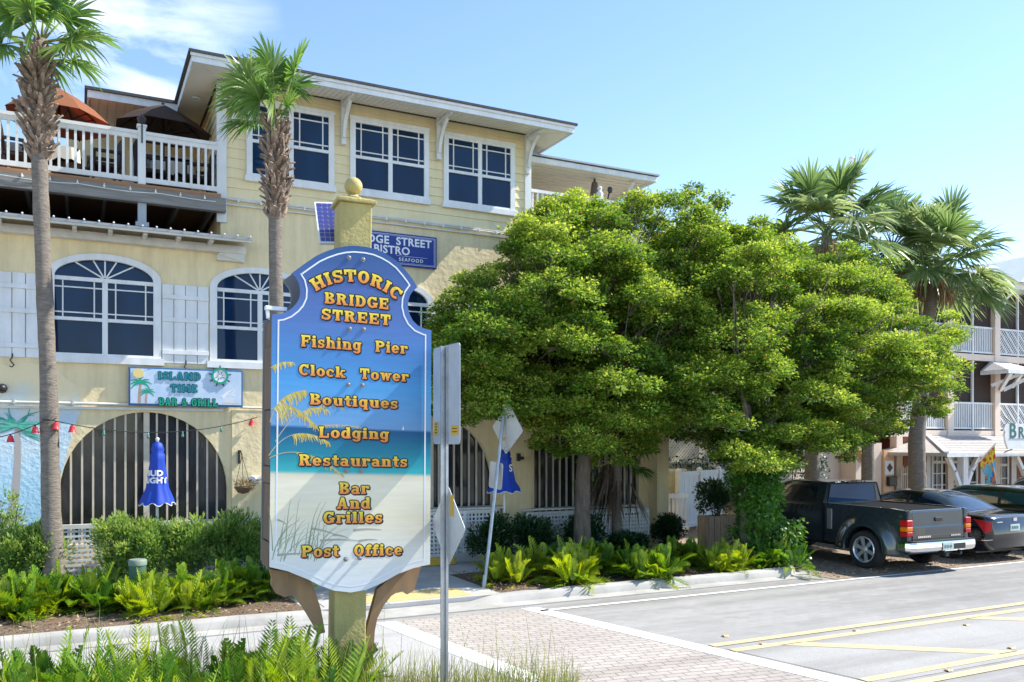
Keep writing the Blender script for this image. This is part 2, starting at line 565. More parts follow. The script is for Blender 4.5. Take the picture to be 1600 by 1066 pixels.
# ================================================================ materials used by the setting
YEL = (0.62, 0.46, 0.20)
m_stucco = mat('yellow_stucco', (0.84, 0.70, 0.43), 0.85, spec=0.12, var=0.07, vscale=0.9, streak=0.15, bump=0.42, bscale=9, bdist=0.035)
m_siding = mat('yellow_siding', (0.83, 0.705, 0.43), 0.6, spec=0.3, var=0.05, vscale=1.2, streak=0.09)
m_white = mat('white_paint', (0.78, 0.79, 0.79), 0.5, spec=0.35, var=0.06, vscale=3, streak=0.12)
m_whiteold = mat('weathered_white_paint', (0.66, 0.64, 0.58), 0.65, spec=0.25, var=0.16, vscale=2.5)
m_soffit = mat('soffit_board', (0.84, 0.79, 0.71), 0.7, var=0.06, vscale=2)
m_roof = mat('grey_shingle', (0.07, 0.068, 0.07), 0.9, var=0.3, vscale=14)
m_metalroof = mat('grey_roof_metal', (0.33, 0.35, 0.37), 0.5, metal=0.3, var=0.15, vscale=3)
m_greywood = mat('weathered_grey_wood', (0.23, 0.225, 0.21), 0.85, var=0.3, vscale=4, stretch=(0.5, 6, 8), bump=0.3, bscale=8)
m_brownwood = mat('stained_wood', (0.36, 0.19, 0.10), 0.7, var=0.25, vscale=4, stretch=(0.6, 6, 6))
m_dark = mat('deck_void_shade', (0.025, 0.023, 0.022), 0.85, var=0.3, vscale=3)  # near-black colour paints in the shade of the void under the deck
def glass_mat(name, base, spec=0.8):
    m = mat(name, base, 0.04, spec=spec, col2=tuple(c * 0.45 for c in base), vscale=0.7, detail=2.0, stretch=(1.4, 1, 0.6))  # low-frequency colour noise paints faint reflections into the panes
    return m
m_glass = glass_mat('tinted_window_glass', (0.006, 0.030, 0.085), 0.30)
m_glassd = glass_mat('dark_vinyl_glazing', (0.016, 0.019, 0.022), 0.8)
m_beige = mat('beige_bar_paint', (0.62, 0.56, 0.45), 0.6)
m_black = mat('black_metal', (0.02, 0.02, 0.021), 0.45)
m_concrete = mat('pale_concrete', (0.40, 0.385, 0.355), 0.85, var=0.22, vscale=1.6, bump=0.25, bscale=60, bdist=0.005)
m_walk = mat('sidewalk_concrete', (0.47, 0.46, 0.435), 0.85, var=0.2, vscale=1.2, bump=0.25, bscale=70, bdist=0.005)
m_linewhite = mat('road_line_white', (0.74, 0.74, 0.72), 0.7, var=0.14, vscale=5)
m_lineyel = mat('road_line_yellow', (0.64, 0.47, 0.21), 0.75, col2=(0.50, 0.43, 0.31), vscale=9)
m_galv = mat('galvanised_steel', (0.42, 0.44, 0.46), 0.4, metal=0.7, var=0.18, vscale=6)
m_alu = mat('sign_back_aluminium', (0.60, 0.62, 0.64), 0.45, metal=0.35, var=0.12, vscale=3)

# ================================================================ ground, road, pavement
Yk = 12.35                      # face of the kerb
def slab(name, pts, z0, z1, m, **k):
    b = MB()
    b.prism([(p[0], p[1]) for p in pts], z1 - z0, lambda x, y, d: (x, y, z0 + d))
    return structure(b.build(name, m, **k))
m_earth = mat('sandy_ground', (0.34, 0.30, 0.24), 0.95, col2=(0.22, 0.19, 0.15), vscale=0.7, bump=0.5, bscale=30)
b = MB()
b.add([(-400, -300, -0.03), (700, -300, -0.03), (700, 800, -0.03), (-400, 800, -0.03)], [(0, 1, 2, 3)])
structure(b.build('ground', m_earth, fix=False))

def road_mat(name, c1, c2, brick, scale=(1, 1, 1), rot=0.0, mortar=0.012, bw=0.5, rh=0.25, contrast=0.5, rough=0.85):
    m = bpy.data.materials.new(name)
    m.use_nodes = True
    n = m.node_tree.nodes
    l = m.node_tree.links.new
    bs = n['Principled BSDF']
    bs.inputs['Roughness'].default_value = rough
    bs.inputs['Specular IOR Level'].default_value = 0.25
    t = n.new('ShaderNodeTexCoord')
    mpn = n.new('ShaderNodeMapping')
    mpn.inputs['Rotation'].default_value = (0, 0, rot)
    l(t.outputs['Object'], mpn.inputs['Vector'])
    z = n.new('ShaderNodeTexNoise')
    z.inputs['Scale'].default_value = 0.55
    z.inputs['Detail'].default_value = 10
    z.inputs['Roughness'].default_value = 0.7
    l(t.outputs['Object'], z.inputs['Vector'])
    r = n.new('ShaderNodeValToRGB')
    r.color_ramp.elements[0].position = 0.3
    r.color_ramp.elements[0].color = (*c2, 1)
    r.color_ramp.elements[1].position = 0.7
    r.color_ramp.elements[1].color = (*c1, 1)
    l(z.outputs['Fac'], r.inputs['Fac'])
    fine = n.new('ShaderNodeTexNoise')
    fine.inputs['Scale'].default_value = 120
    fine.inputs['Detail'].default_value = 2
    l(t.outputs['Object'], fine.inputs['Vector'])
    mixf = n.new('ShaderNodeMix')
    mixf.data_type = 'RGBA'
    mixf.blend_type = 'MULTIPLY'
    mixf.inputs['Factor'].default_value = 0.55
    fr = n.new('ShaderNodeValToRGB')
    fr.color_ramp.elements[0].position = 0.35
    fr.color_ramp.elements[0].color = (0.45, 0.45, 0.45, 1)
    fr.color_ramp.elements[1].position = 0.6
    fr.color_ramp.elements[1].color = (1, 1, 1, 1)
    l(fine.outputs['Fac'], fr.inputs['Fac'])
    l(r.outputs['Color'], mixf.inputs['A'])
    l(fr.outputs['Color'], mixf.inputs['B'])
    col = mixf.outputs['Result']
    # tyre tracks and oil: long dark smears along the road
    mt = n.new('ShaderNodeMapping')
    mt.inputs['Scale'].default_value = (0.10, 1.5, 1)
    l(t.outputs['Object'], mt.inputs['Vector'])
    zt_ = n.new('ShaderNodeTexNoise')
    zt_.inputs['Scale'].default_value = 1.0
    zt_.inputs['Detail'].default_value = 7
    l(mt.outputs['Vector'], zt_.inputs['Vector'])
    rt_ = n.new('ShaderNodeValToRGB')
    rt_.color_ramp.elements[0].position = 0.36
    rt_.color_ramp.elements[0].color = (0.78, 0.77, 0.76, 1)
    rt_.color_ramp.elements[1].position = 0.56
    rt_.color_ramp.elements[1].color = (1, 1, 1, 1)
    l(zt_.outputs['Fac'], rt_.inputs['Fac'])
    mtx = n.new('ShaderNodeMix')
    mtx.data_type = 'RGBA'
    mtx.blend_type = 'MULTIPLY'
    mtx.inputs['Factor'].default_value = 1
    l(col, mtx.inputs['A'])
    l(rt_.outputs['Color'], mtx.inputs['B'])
    col = mtx.outputs['Result']
    if brick:
        bt = n.new('ShaderNodeTexBrick')
        bt.inputs['Scale'].default_value = 1.0
        bt.inputs['Mortar Size'].default_value = mortar
        bt.inputs['Mortar Smooth'].default_value = 0.3
        bt.inputs['Brick Width'].default_value = bw
        bt.inputs['Row Height'].default_value = rh
        bt.inputs['Color1'].default_value = (1, 1, 1, 1)
        bt.inputs['Color2'].default_value = (0.88, 0.87, 0.86, 1)
        bt.inputs['Mortar'].default_value = (contrast, contrast, contrast, 1)
        l(mpn.outputs['Vector'], bt.inputs['Vector'])
        mb2 = n.new('ShaderNodeMix')
        mb2.data_type = 'RGBA'
        mb2.blend_type = 'MULTIPLY'
        mb2.inputs['Factor'].default_value = 1.0
        l(col, mb2.inputs['A'])
        l(bt.outputs['Color'], mb2.inputs['B'])
        col = mb2.outputs['Result']
        bp = n.new('ShaderNodeBump')
        bp.inputs['Strength'].default_value = 0.4
        bp.inputs['Distance'].default_value = 0.01
        l(bt.outputs['Color'], bp.inputs['Height'])
        l(bp.outputs['Normal'], bs.inputs['Normal'])
    l(col, bs.inputs['Base Color'])
    return m
m_road = road_mat('stamped_grey_asphalt', (0.43, 0.42, 0.405), (0.35, 0.342, 0.33), True, bw=0.24, rh=0.12, mortar=0.010, contrast=0.86, rot=R(0))
m_median = road_mat('sunbleached_asphalt', (0.45, 0.44, 0.42), (0.37, 0.36, 0.345), False)
m_paver = road_mat('pink_grey_pavers', (0.56, 0.505, 0.455), (0.46, 0.415, 0.38), True, bw=0.24, rh=0.12, mortar=0.010, contrast=0.5, rot=R(8))
m_leftroad = road_mat('pale_asphalt', (0.50, 0.49, 0.475), (0.42, 0.41, 0.40), False)

b = MB(); b.add([(-60, -12, -0.008), (90, -12, -0.008), (90, Yk, -0.008), (-60, Yk, -0.008)], [(0, 1, 2, 3)])
structure(b.build('road', m_road, fix=False))
def sheet(name, pts, z, m, kind=True):
    b = MB(); b.add([(p[0], p[1], z) for p in pts], [tuple(range(len(pts)))])
    o = b.build(name, m, fix=True)
    return structure(o)
g = lambda px, py: tuple(P(px, py, Z=0))[:2]
# two white bands edge the paver crossing
A0, A1 = g(846, 950), g(1352, 1066)
B0, B1 = g(606, 966), g(869, 1066)
def ext(a, b_, y):
    t = (y - a[1]) / (b_[1] - a[1])
    return (a[0] + (b_[0] - a[0]) * t, y)
yn, yf = 2.0, 11.85
aN, aF, bN, bF = ext(A0, A1, yn), ext(A0, A1, yf), ext(B0, B1, yn), ext(B0, B1, yf)
wb = 0.30
sheet('crosswalk', [bN, aN, aF, bF], -0.004, m_paver)
sheet('crosswalk_band', [(aN[0] - wb, yn), aN, (aF[0], yf), (aF[0] - wb, yf)], 0.0, m_linewhite)
sheet('crosswalk_band', [(bN[0] - wb, yn), bN, (bF[0], yf), (bF[0] - wb, yf)], 0.0, m_linewhite)
sheet('road_apron', [(-60, yn), (bN[0] - wb, yn), (bF[0] - wb, yf), (bF[0] - wb, Yk), (-60, Yk)], -0.004, m_leftroad)
# edge line, double yellow lines and the hatched median
yE = 11.57
sheet('edge_line', [(aF[0] - 0.1, yE - 0.05), (80, yE - 0.05), (80, yE + 0.05), (aF[0] - 0.1, yE + 0.05)], 0.0, m_linewhite)
yA, yB = P(1370, 980, Z=0).y, P(1500, 1045, Z=0).y
mA = ext(A0, A1, yA)[0] + 0.08
mB = ext(A0, A1, yB)[0] + 0.08
sheet('painted_median', [(mB, yB), (80, yB), (80, yA), (mA, yA)], -0.004, m_median)
for yy in (yA + 0.19, yA - 0.13, yB + 0.17, yB - 0.15):
    x0 = ext(A0, A1, yy)[0] + 0.06
    sheet('yellow_line', [(x0, yy - 0.07), (80, yy - 0.07), (80, yy + 0.07), (x0, yy + 0.07)], 0.0, m_lineyel)
for k in range(5):
    xa = mA + 0.75 + k * 3.6
    q0, q1 = (xa, yA - 0.18), (xa + 2.05, yB + 0.22)
    sheet('hatch_line', [(q0[0], q0[1]), (q0[0] + 0.36, q0[1]), (q1[0] + 0.36, q1[1]), (q1[0], q1[1])], 0.0, m_lineyel)
xq = ext(B0, B1, 8.1)[0] - 0.42
sheet('yellow_line', [(-40, 8.05), (xq, 8.05), (xq, 8.17), (-40, 8.17)], 0.0, m_lineyel)

# pavement behind the kerb, planting strips, car park
lot_x = 12.75
slab('sidewalk', [(-60, 14.9), (lot_x + 0.2, 14.9), (lot_x + 0.2, 17.2), (-60, 17.2)], -0.02, 0.115, m_walk)
slab('sidewalk_ramp', [(3.0, 12.62), (6.2, 12.62), (6.2, 14.9), (3.0, 14.9)], -0.02, 0.105, m_walk)
m_mulch = mat('leaf_mulch', (0.24, 0.165, 0.105), 0.95, col2=(0.085, 0.06, 0.042), vscale=26, bump=1.0, bscale=45, bdist=0.03)
m_lot = mat('mulched_gravel_lot', (0.36, 0.29, 0.22), 0.95, col2=(0.20, 0.15, 0.11), vscale=9, bump=0.8, bscale=50, bdist=0.02)
def bed(name, x0, x1, y0, y1, z, m, amp=0.04):
    b = MB()
    nx, ny = max(4, int((x1 - x0) / 0.25)), max(4, int((y1 - y0) / 0.25))
    vs = []
    for j in range(ny + 1):
        for i in range(nx + 1):
            x, y = x0 + (x1 - x0) * i / nx, y0 + (y1 - y0) * j / ny
            e = min(i, nx - i, j, ny - j) / 2
            vs.append((x, y, z + (amp * (0.6 + 1.2 * mnoise(Vector((x * 1.3, y * 1.3, 3)))) if e > 0 else 0)))
    fs = [(j * (nx + 1) + i, j * (nx + 1) + i + 1, (j + 1) * (nx + 1) + i + 1, (j + 1) * (nx + 1) + i) for j in range(ny) for i in range(nx)]
    b.add(vs, fs)
    return structure(b.build(name, m, smooth='all', fix=False))
bed('planting_bed', -30, 3.0, Yk + 0.26, 14.9, 0.10, m_mulch)
bed('planting_bed', 6.2, lot_x + 0.15, Yk + 0.26, 14.9, 0.10, m_mulch)
b = MB(); b.add([(lot_x, yE + 0.1, 0.0), (80, yE + 0.1, 0.0), (80, 40, 0.0), (lot_x, 40, 0.0)], [(0, 1, 2, 3)])
structure(b.build('parking_lot', m_lot, fix=False))
m_yard = mat('back_yard_ground', (0.4, 0.38, 0.34), 0.9, var=0.2, vscale=1)
# kerbs: straight run, dropped where the crossing ramp meets it, a rounded end by the car park
def kerb(path, name='kerb', h=0.14):
    b = MB()
    prof = [(-0.32, -0.02), (-0.32, 0.012), (-0.03, 0.018), (0.0, h - 0.03), (0.03, h), (0.24, h), (0.24, -0.02)]
    n = len(prof)
    vs, fs = [], []
    for i, (x, y, sc) in enumerate(path):
        a = path[max(0, i - 1)]; c = path[min(len(path) - 1, i + 1)]
        t = Vector((c[0] - a[0], c[1] - a[1])).normalized()
        nn = Vector((-t.y, t.x))
        for o_, z in prof:
            vs.append((x + nn.x * o_, y + nn.y * o_, z * (sc if z > 0.05 else 1)))
    for i in range(len(path) - 1):
        for k in range(n - 1):
            fs.append((i * n + k, (i + 1) * n + k, (i + 1) * n + k + 1, i * n + k + 1))
    b.add(vs, fs)
    return structure(b.build(name, m_concrete, smooth=50, fix=True))
kerb([(-40 + k * 1.5, Yk, 1) for k in range(29)] + [(3.1, Yk, 0.9), (3.5, Yk, 0.25), (5.6, Yk, 0.25), (6.1, Yk, 0.9), (6.6, Yk, 1), (8, Yk, 1), (9.5, Yk, 1), (11, Yk, 1), (12.0, Yk, 1)]
     + [(12.0 + 0.85 * math.sin(R(a)), Yk + 0.85 - 0.85 * math.cos(R(a)), 1) for a in (12, 24, 36, 48, 60, 72, 84)] + [(12.87, Yk + 1.5, 1), (12.87, 17, 1)])
# joints in the pavement and kerb are real grooves filled dark
b = MB()
for x in np.arange(-6, 12.6, 1.55):
    b.box(x - 0.008, x + 0.008, 14.95, 17.15, 0.1155, 0.1175)
b.box(-30, 12.7, 16.02, 16.036, 0.1152, 0.1172)
for x in np.arange(3.3, 6.2, 1.45):
    b.box(x - 0.008, x + 0.008, 12.8, 14.88, 0.1055, 0.1075)
for x in np.arange(-8, 12, 3.05):
    b.box(x - 0.006, x + 0.006, Yk + 0.035, Yk + 0.235, 0.139, 0.1415)
structure(b.build('sidewalk_joint', mat('joint_dirt', (0.10, 0.095, 0.085), 0.95)))
# tactile paving with truncated domes
m_tact = mat('yellow_tactile_paving', (0.66, 0.50, 0.17), 0.75, col2=(0.50, 0.42, 0.24), vscale=5)
tp = MB()
tp.box(3.9, 5.7, 12.75, 13.5, 0.1, 0.112)
for i in range(30):
    for j in range(12):
        x, y = 3.93 + i * 0.06, 12.78 + j * 0.062
        tp.lathe([(0.016, 0.112), (0.011, 0.118)], (x, y, 0), n=6)
structure(tp.build('tactile_paving', m_tact))
# foreground planting island (the low verge the town sign stands in)
b = MB()
nx, ny = 60, 24
vs = []
for j in range(ny + 1):
    for i in range(nx + 1):
        u_, w_ = i / nx, j / ny
        p0 = P(-350, 1000, D=5.8 + 3.2 * w_); p1 = P(905, 1000, D=5.8 + 3.2 * w_)
        x, y = p0.x + (p1.x - p0.x) * u_, p0.y + (p1.y - p0.y) * u_
        e = min(min(u_, 1 - u_) * 12, min(w_, 1 - w_) * 4, 1)
        vs.append((x, y, -0.02 + e * (0.16 + 0.05 * mnoise(Vector((x, y, 1))))))
b.add(vs, [(j * (nx + 1) + i, j * (nx + 1) + i + 1, (j + 1) * (nx + 1) + i + 1, (j + 1) * (nx + 1) + i) for j in range(ny) for i in range(nx)])
structure(b.build('planting_island', m_mulch, smooth='all', fix=False))
# ================================================================ the yellow bistro building
YF = 17.0
XL, XM, XR, XE = -6.0, 2.40, 8.99, 12.4
BB = thing('bistro_building', 'three storey yellow building with white arched windows, blue bistro board and a roof deck', 'building', (3, YF, 0))
fw = front(YF)
WIN2 = [0.42, 3.13, 5.78, 8.42, 11.05]
Z2A, Z2S, Z2T = 4.04, 5.52, 5.95          # sill, spring and crown of the arched windows
ARCH1 = [(1.11, 1.41), (6.70, 1.41)]
def arch_poly(xc, hw, z0, zs, rise, n=20):
    return [(xc - hw, z0), (xc + hw, z0)] + arc(xc, zs, hw, rise, 0, 180, n)
holes = [arch_poly(x, 0.86, Z2A + 0.08, Z2S, Z2T - Z2S - 0.08) for x in WIN2]
holes += [arch_poly(x, hw, 0.78, 1.70, 1.44) for x, hw in ARCH1]
holes.append([(9.15, 0.78), (12.0, 0.78), (12.0, 2.75), (9.15, 2.75)])
w = MB()
w.fill([(XL, 0), (XE, 0), (XE, 7.25), (XM, 7.25), (XM, 6.42), (XL, 6.42)], holes, 0.26, fw)
w.build('wall', m_stucco, BB)
w = MB()
w.box(XE - 0.26, XE, YF + 0.26, 24, 0, 7.25)
w.box(XL, XL + 0.26, YF + 0.26, 24, 0, 6.42)
w.box(XL, XE, 24, 24.25, 0, 9.3)
w.box(XM, XM + 0.2, YF + 0.26, 20.4, 6.42, 7.25)
w.box(-0.2, XM, 20.4, 20.6, 7.3, 9.36)
w.build('side_wall', m_stucco, BB)
# lap siding of the top storey: every board a real tilted course
s_ = MB()
rows = 12
z0, z1 = 7.25, 9.5
hh = (z1 - z0) / rows
for k in range(rows):
    a, c = z0 + k * hh, z0 + (k + 1) * hh
    s_.prism([(-0.030, a), (0.0, a), (0.0, c + 0.001), (-0.010, c)], XR - XM, lambda x, z, d: (XM + d, YF + x, z))
    s_.prism([(0.030, a), (0.0, a), (0.0, c + 0.001), (0.010, c)], 7.0, lambda x, z, d: (XR + x, YF + d, z))
    s_.prism([(-0.030, a), (0.0, a), (0.0, c + 0.001), (-0.010, c)], 7.0, lambda x, z, d: (XM + x, YF + d, z))
s_.box(XM, XR, YF, YF + 0.2, z0, z1 - 0.01)
s_.box(XR - 0.2, XR, YF + 0.2, 24, z0, z1 - 0.01)
s_.box(XM, XM + 0.2, YF + 0.2, 24, z0, z1 - 0.01)
s_.build('siding', m_siding, BB)
t_ = MB(); t_.box(XR - 0.10, XR + 0.055, YF - 0.055, YF + 0.10, 7.22, 9.42); t_.build('corner_trim', m_white, BB)
t_ = MB(); t_.box(XM - 0.07, XM + 0.10, YF - 0.055, YF + 0.10, 6.75, 9.42)
t_.build('corner_trim', m_white, BB)

def prairie(b, x0, x1, z0, z1, y, d=0.03):
    """two double-hung sashes side by side with prairie bars in the upper sash"""
    xc = (x0 + x1) / 2
    b.box(xc - 0.045, xc + 0.045, y - d - 0.006, y, z0, z1)
    zm = z0 + (z1 - z0) * 0.475
    for a, c in ((x0, xc - 0.045), (xc + 0.045, x1)):
        b.box(a, c, y - d - 0.012, y, zm - 0.03, zm + 0.03)
        wv = c - a
        for q in (0.17, 0.83):
            b.box(a + wv * q - 0.011, a + wv * q + 0.011, y - d, y, zm + 0.03, z1)
        for q in (0.17, 0.83):
            zz = zm + (z1 - zm) * q
            b.box(a, c, y - d + 0.003, y, zz - 0.011, zz + 0.011)
def pane_obj(polys, y, parent, m=None):
    b = MB()
    for poly in polys: b.prism(poly, 0.012, lambda x, z, d: (x, y + d, z))
    return b.build('pane', m or m_glass, parent)

# third-floor windows
for xc in (3.715, 5.745, 7.78):
    x0, x1, z0, z1 = xc - 0.85, xc + 0.85, 7.70, 9.13
    f = MB()
    y = YF - 0.03
    f.box(x0, x0 + 0.11, y - 0.045, y + 0.03, z0, z1)
    f.box(x1 - 0.11, x1, y - 0.045, y + 0.03, z0, z1)
    f.box(x0 - 0.015, x1 + 0.015, y - 0.055, y + 0.03, z1, z1 + 0.07)
    f.box(x0 - 0.03, x1 + 0.03, y - 0.075, y + 0.03, z0 - 0.11, z0)
    f.box(x0 + 0.11, x1 - 0.11, y - 0.04, y + 0.03, z1 - 0.06, z1)
    f.box(x0 + 0.11, x1 - 0.11, y - 0.04, y + 0.03, z0, z0 + 0.05)
    prairie(f, x0 + 0.11, x1 - 0.11, z0 + 0.05, z1 - 0.06, y - 0.004, 0.028)
    fo = f.build('window', m_white, BB)
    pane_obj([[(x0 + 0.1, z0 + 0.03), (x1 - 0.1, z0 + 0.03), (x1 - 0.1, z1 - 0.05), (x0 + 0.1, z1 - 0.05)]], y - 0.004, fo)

# arched second-floor windows
for xc in WIN2:
    f = MB()
    y = YF - 0.05
    outer = arch_poly(xc, 0.93, Z2A, Z2S, Z2T - Z2S)
    inner = arch_poly(xc, 0.80, Z2A + 0.12, Z2S - 0.01, Z2T - Z2S - 0.10)
    f.fill(outer, [inner], 0.08, front(y))
    f.box(xc - 0.98, xc + 0.98, y - 0.035, y + 0.05, Z2A - 0.05, Z2A + 0.075)
    zt = Z2S - 0.04
    yy = YF + 0.045
    f.box(xc - 0.80, xc + 0.80, yy - 0.05, yy, zt - 0.035, zt + 0.035)
    prairie(f, xc - 0.80, xc + 0.80, Z2A + 0.12, zt - 0.035, yy, 0.035)
    for k in range(5):
        a = R(30 * (k + 1))
        L0, L1 = 0.04, 1.0
        # stop each ray on the inner arch
        ca, sa = math.cos(a), math.sin(a)
        rr = 1 / math.sqrt((ca / 0.80) ** 2 + (sa / (Z2T - Z2S - 0.09)) ** 2)
        zo = zt + 0.03
        f.bar((xc + 0.03 * ca, yy - 0.015, zo + 0.02 * sa), (xc + ca * rr, yy - 0.015, zo + sa * rr * 0.97), 0.024, 0.03, up=(0, 1, 0))
    fo = f.build('window', m_white, BB)
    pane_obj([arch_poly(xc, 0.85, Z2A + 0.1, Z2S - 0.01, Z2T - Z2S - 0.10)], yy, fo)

# board-and-batten shutters with an iron hold-back hook under each
for xc in (-1.02, 1.775, 4.455, 7.10, 9.735):
    s2 = MB()
    for k in range(4):
        a = xc - 0.405 + k * 0.2045
        s2.box(a, a + 0.192, YF - 0.035, YF - 0.002, 4.05, 5.50 + 0.002 * k)
    for z in (4.25, 4.85, 5.27):
        s2.box(xc - 0.405, xc + 0.405, YF - 0.062, YF - 0.037, z - 0.04, z + 0.04)
    so = s2.build('shutter', m_white, BB, bevel=0.004)
    h = MB()
    h.tube([(xc + 0.01, YF - 0.02, 4.12), (xc + 0.0, YF - 0.06, 4.03), (xc - 0.03, YF - 0.07, 3.99), (xc, YF - 0.07, 3.95), (xc + 0.03, YF - 0.07, 3.91), (xc + 0.0, YF - 0.07, 3.875), (xc - 0.04, YF - 0.07, 3.89)], 0.011, 6)
    h.build('hook', m_black, so)

# ground-floor glazing behind painted bars
m_barbeige = mat('tan_bar_paint', (0.62, 0.54, 0.42), 0.6, var=0.15, vscale=4)
def bars(x0, x1, top, z0, mull):
    f = MB()
    n = int((x1 - x0) / 0.168)
    for k in range(1, n):
        x = x0 + (x1 - x0) * k / n
        z = top(x)
        if z - z0 < 0.1: continue
        wd = 0.017
        if abs(x - mull) < 0.05: wd = 0.05
        f.box(x - wd, x + wd, YF + 0.075, YF + 0.115, z0, z)
    f.box(x0, x1, YF + 0.06, YF + 0.118, z0 - 0.02, z0 + 0.05)
    return f
m_vinyl = mat('wavy_dark_vinyl', (0.012, 0.014, 0.018), 0.10, spec=0.45, col2=(0.060, 0.062, 0.070), vscale=1.3, bump=0.10, bscale=1.3, bdist=0.05, stretch=(2.0, 1, 0.6))  # paler bluish noise paints in blurred interior shapes and reflections
for xc, hw in ARCH1:
    f = bars(xc - hw, xc + hw, lambda x: 1.70 + 1.44 * math.sqrt(max(0, 1 - ((x - xc) / hw) ** 2)), 0.78, xc + 0.03)
    fo = f.build('arch_window', m_barbeige, BB)
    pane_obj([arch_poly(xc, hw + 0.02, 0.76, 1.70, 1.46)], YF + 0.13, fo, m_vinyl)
f = bars(9.15, 12.0, lambda x: 2.75, 0.78, 10.6)
fo = f.build('barred_window', m_barbeige, BB)
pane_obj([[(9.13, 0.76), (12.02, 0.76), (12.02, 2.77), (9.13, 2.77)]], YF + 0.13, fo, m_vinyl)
# pier and corner pillar
for q in ((8.28, 8.98, YF - 0.16, 3.05), (2.60, 5.1, YF - 0.05, 3.2)):
    b = MB(); b.box(q[0], q[1], q[2], YF + 0.01, 0.1, q[3]); b.build('pier', m_stucco, BB)
b = MB()
b.box(12.28, 12.62, YF - 0.35, YF - 0.02, 0.1, 3.3)
b.build('corner_pillar', m_stucco, BB)
# pipe and thin ledge above the ground floor
b = MB()
b.tube([(XL, YF - 0.05, 3.29), (0.8, YF - 0.05, 3.27)], 0.025, 8)
b.tube([(2.75, YF - 0.05, 3.25), (4.4, YF - 0.05, 3.24)], 0.022, 8)
b.box(XL, 2.45, YF - 0.045, YF - 0.001, 3.17, 3.215)
for x in np.arange(-5.5, 0.8, 0.9): b.box(x, x + 0.03, YF - 0.08, YF - 0.001, 3.25, 3.32)
b.build('ledge_pipe', m_whiteold, BB)
# conduit and rope-light band where siding meets stucco
b = MB()
b.tube([(XM + 0.1, YF - 0.06, 7.20), (4.2, YF - 0.06, 7.175), (6.2, YF - 0.06, 7.19), (XR, YF - 0.06, 7.17)], 0.014, 6)
b.box(XM, XR, YF - 0.035, YF - 0.001, 7.215, 7.25)
b.box(XM, XR, YF - 0.05, YF - 0.001, 7.09, 7.115)
b.build('conduit', m_whiteold, BB)
b = MB()
for x in np.arange(XM + 0.3, XR, 0.42): b.box(x, x + 0.03, YF - 0.085, YF - 0.035, 7.155, 7.21)
b.build('conduit_clip', m_white, BB)

# main hip roof: shingles, fascia, beadboard soffit, brackets
EX0, EX1, EY0, EY1 = 1.78, 9.59, 16.0, 25.2
ZE = 9.49
r_ = MB()
rx0, rx1, ry = 4.6, 6.8, 20.6
r_.add([(EX0 - .06, EY0 - .06, ZE), (EX1 + .06, EY0 - .06, ZE), (EX1 + .06, EY1, ZE), (EX0 - .06, EY1, ZE), (rx0, ry, ZE + 1.2), (rx1, ry, ZE + 1.2)],
       [(0, 1, 5, 4), (1, 2, 5), (2, 3, 4, 5), (3, 0, 4), (3, 2, 1, 0)])
r_.box(EX0 - .06, EX1 + .06, EY0 - .06, EY1, ZE - 0.045, ZE - 0.002)
r_.box(0.1, EX0 - .06, 18.55, 24, ZE - 0.045, ZE + 0.01)
r_.build('roof', m_roof, BB)
f = MB()
zb = 9.29
f.box(EX0, EX1, EY0, EY0 + 0.04, zb, ZE - 0.046)
f.box(EX0, EX0 + 0.04, EY0 + 0.041, EY1, zb, ZE - 0.046)
f.box(EX1 - 0.04, EX1, EY0 + 0.041, EY1, zb, ZE - 0.046)
f.box(EX0 - 0.03, EX1 + 0.03, EY0 - 0.03, EY0 - 0.001, ZE - 0.10, ZE - 0.046)
f.box(0.15, EX0, 18.6, 18.64, zb + 0.01, ZE - 0.046)
f.box(0.15, 0.19, 18.641, 24, zb + 0.01, ZE - 0.046)
f.build('fascia', m_white, BB)
f = MB()
n = int((XR - XM) / 0.105)
zo, zi = zb + 0.03, 9.46
for k in range(n):
    x = XM + (XR - XM) * k / n
    x2 = x + (XR - XM) / n - 0.010
    f.add([(x, EY0 + 0.04, zo), (x2, EY0 + 0.04, zo), (x2, YF, zi), (x, YF, zi),
           (x, EY0 + 0.04, zo + .02), (x2, EY0 + 0.04, zo + .02), (x2, YF, zi + .02), (x, YF, zi + .02)],
          [(0, 1, 2, 3), (7, 6, 5, 4), (0, 4, 5, 1), (1, 5, 6, 2), (3, 7, 4, 0), (2, 6, 7, 3)])
for xo, xi in ((EX0 + .04, XM), (EX1 - .04, XR)):
    f.add([(xo, YF, zo), (xi, YF, zi), (xi, EY1, zi), (xo, EY1, zo)], [(0, 1, 2, 3)])
    f.add([(xo, EY0 + .04, zo), (xi, EY0 + .04, zo), (xi, YF, zi)], [(0, 1, 2)])
    f.add([(xo, EY0 + .04, zo), (xi, YF, zi), (xo, YF, zo)], [(0, 1, 2)])
    f.bar((xo, EY0 + .05, zo - .005), (xi, YF - .01, zi - .005), 0.05, 0.012)
for x in np.arange(0.2, EX0, 0.16): f.box(x, x + 0.15, 18.65, 20.4, zb + 0.03, zb + 0.045)
f.box(0.2, EX0, 18.65, 20.4, zb + 0.05, zb + 0.06)
f.build('soffit', m_soffit, BB)
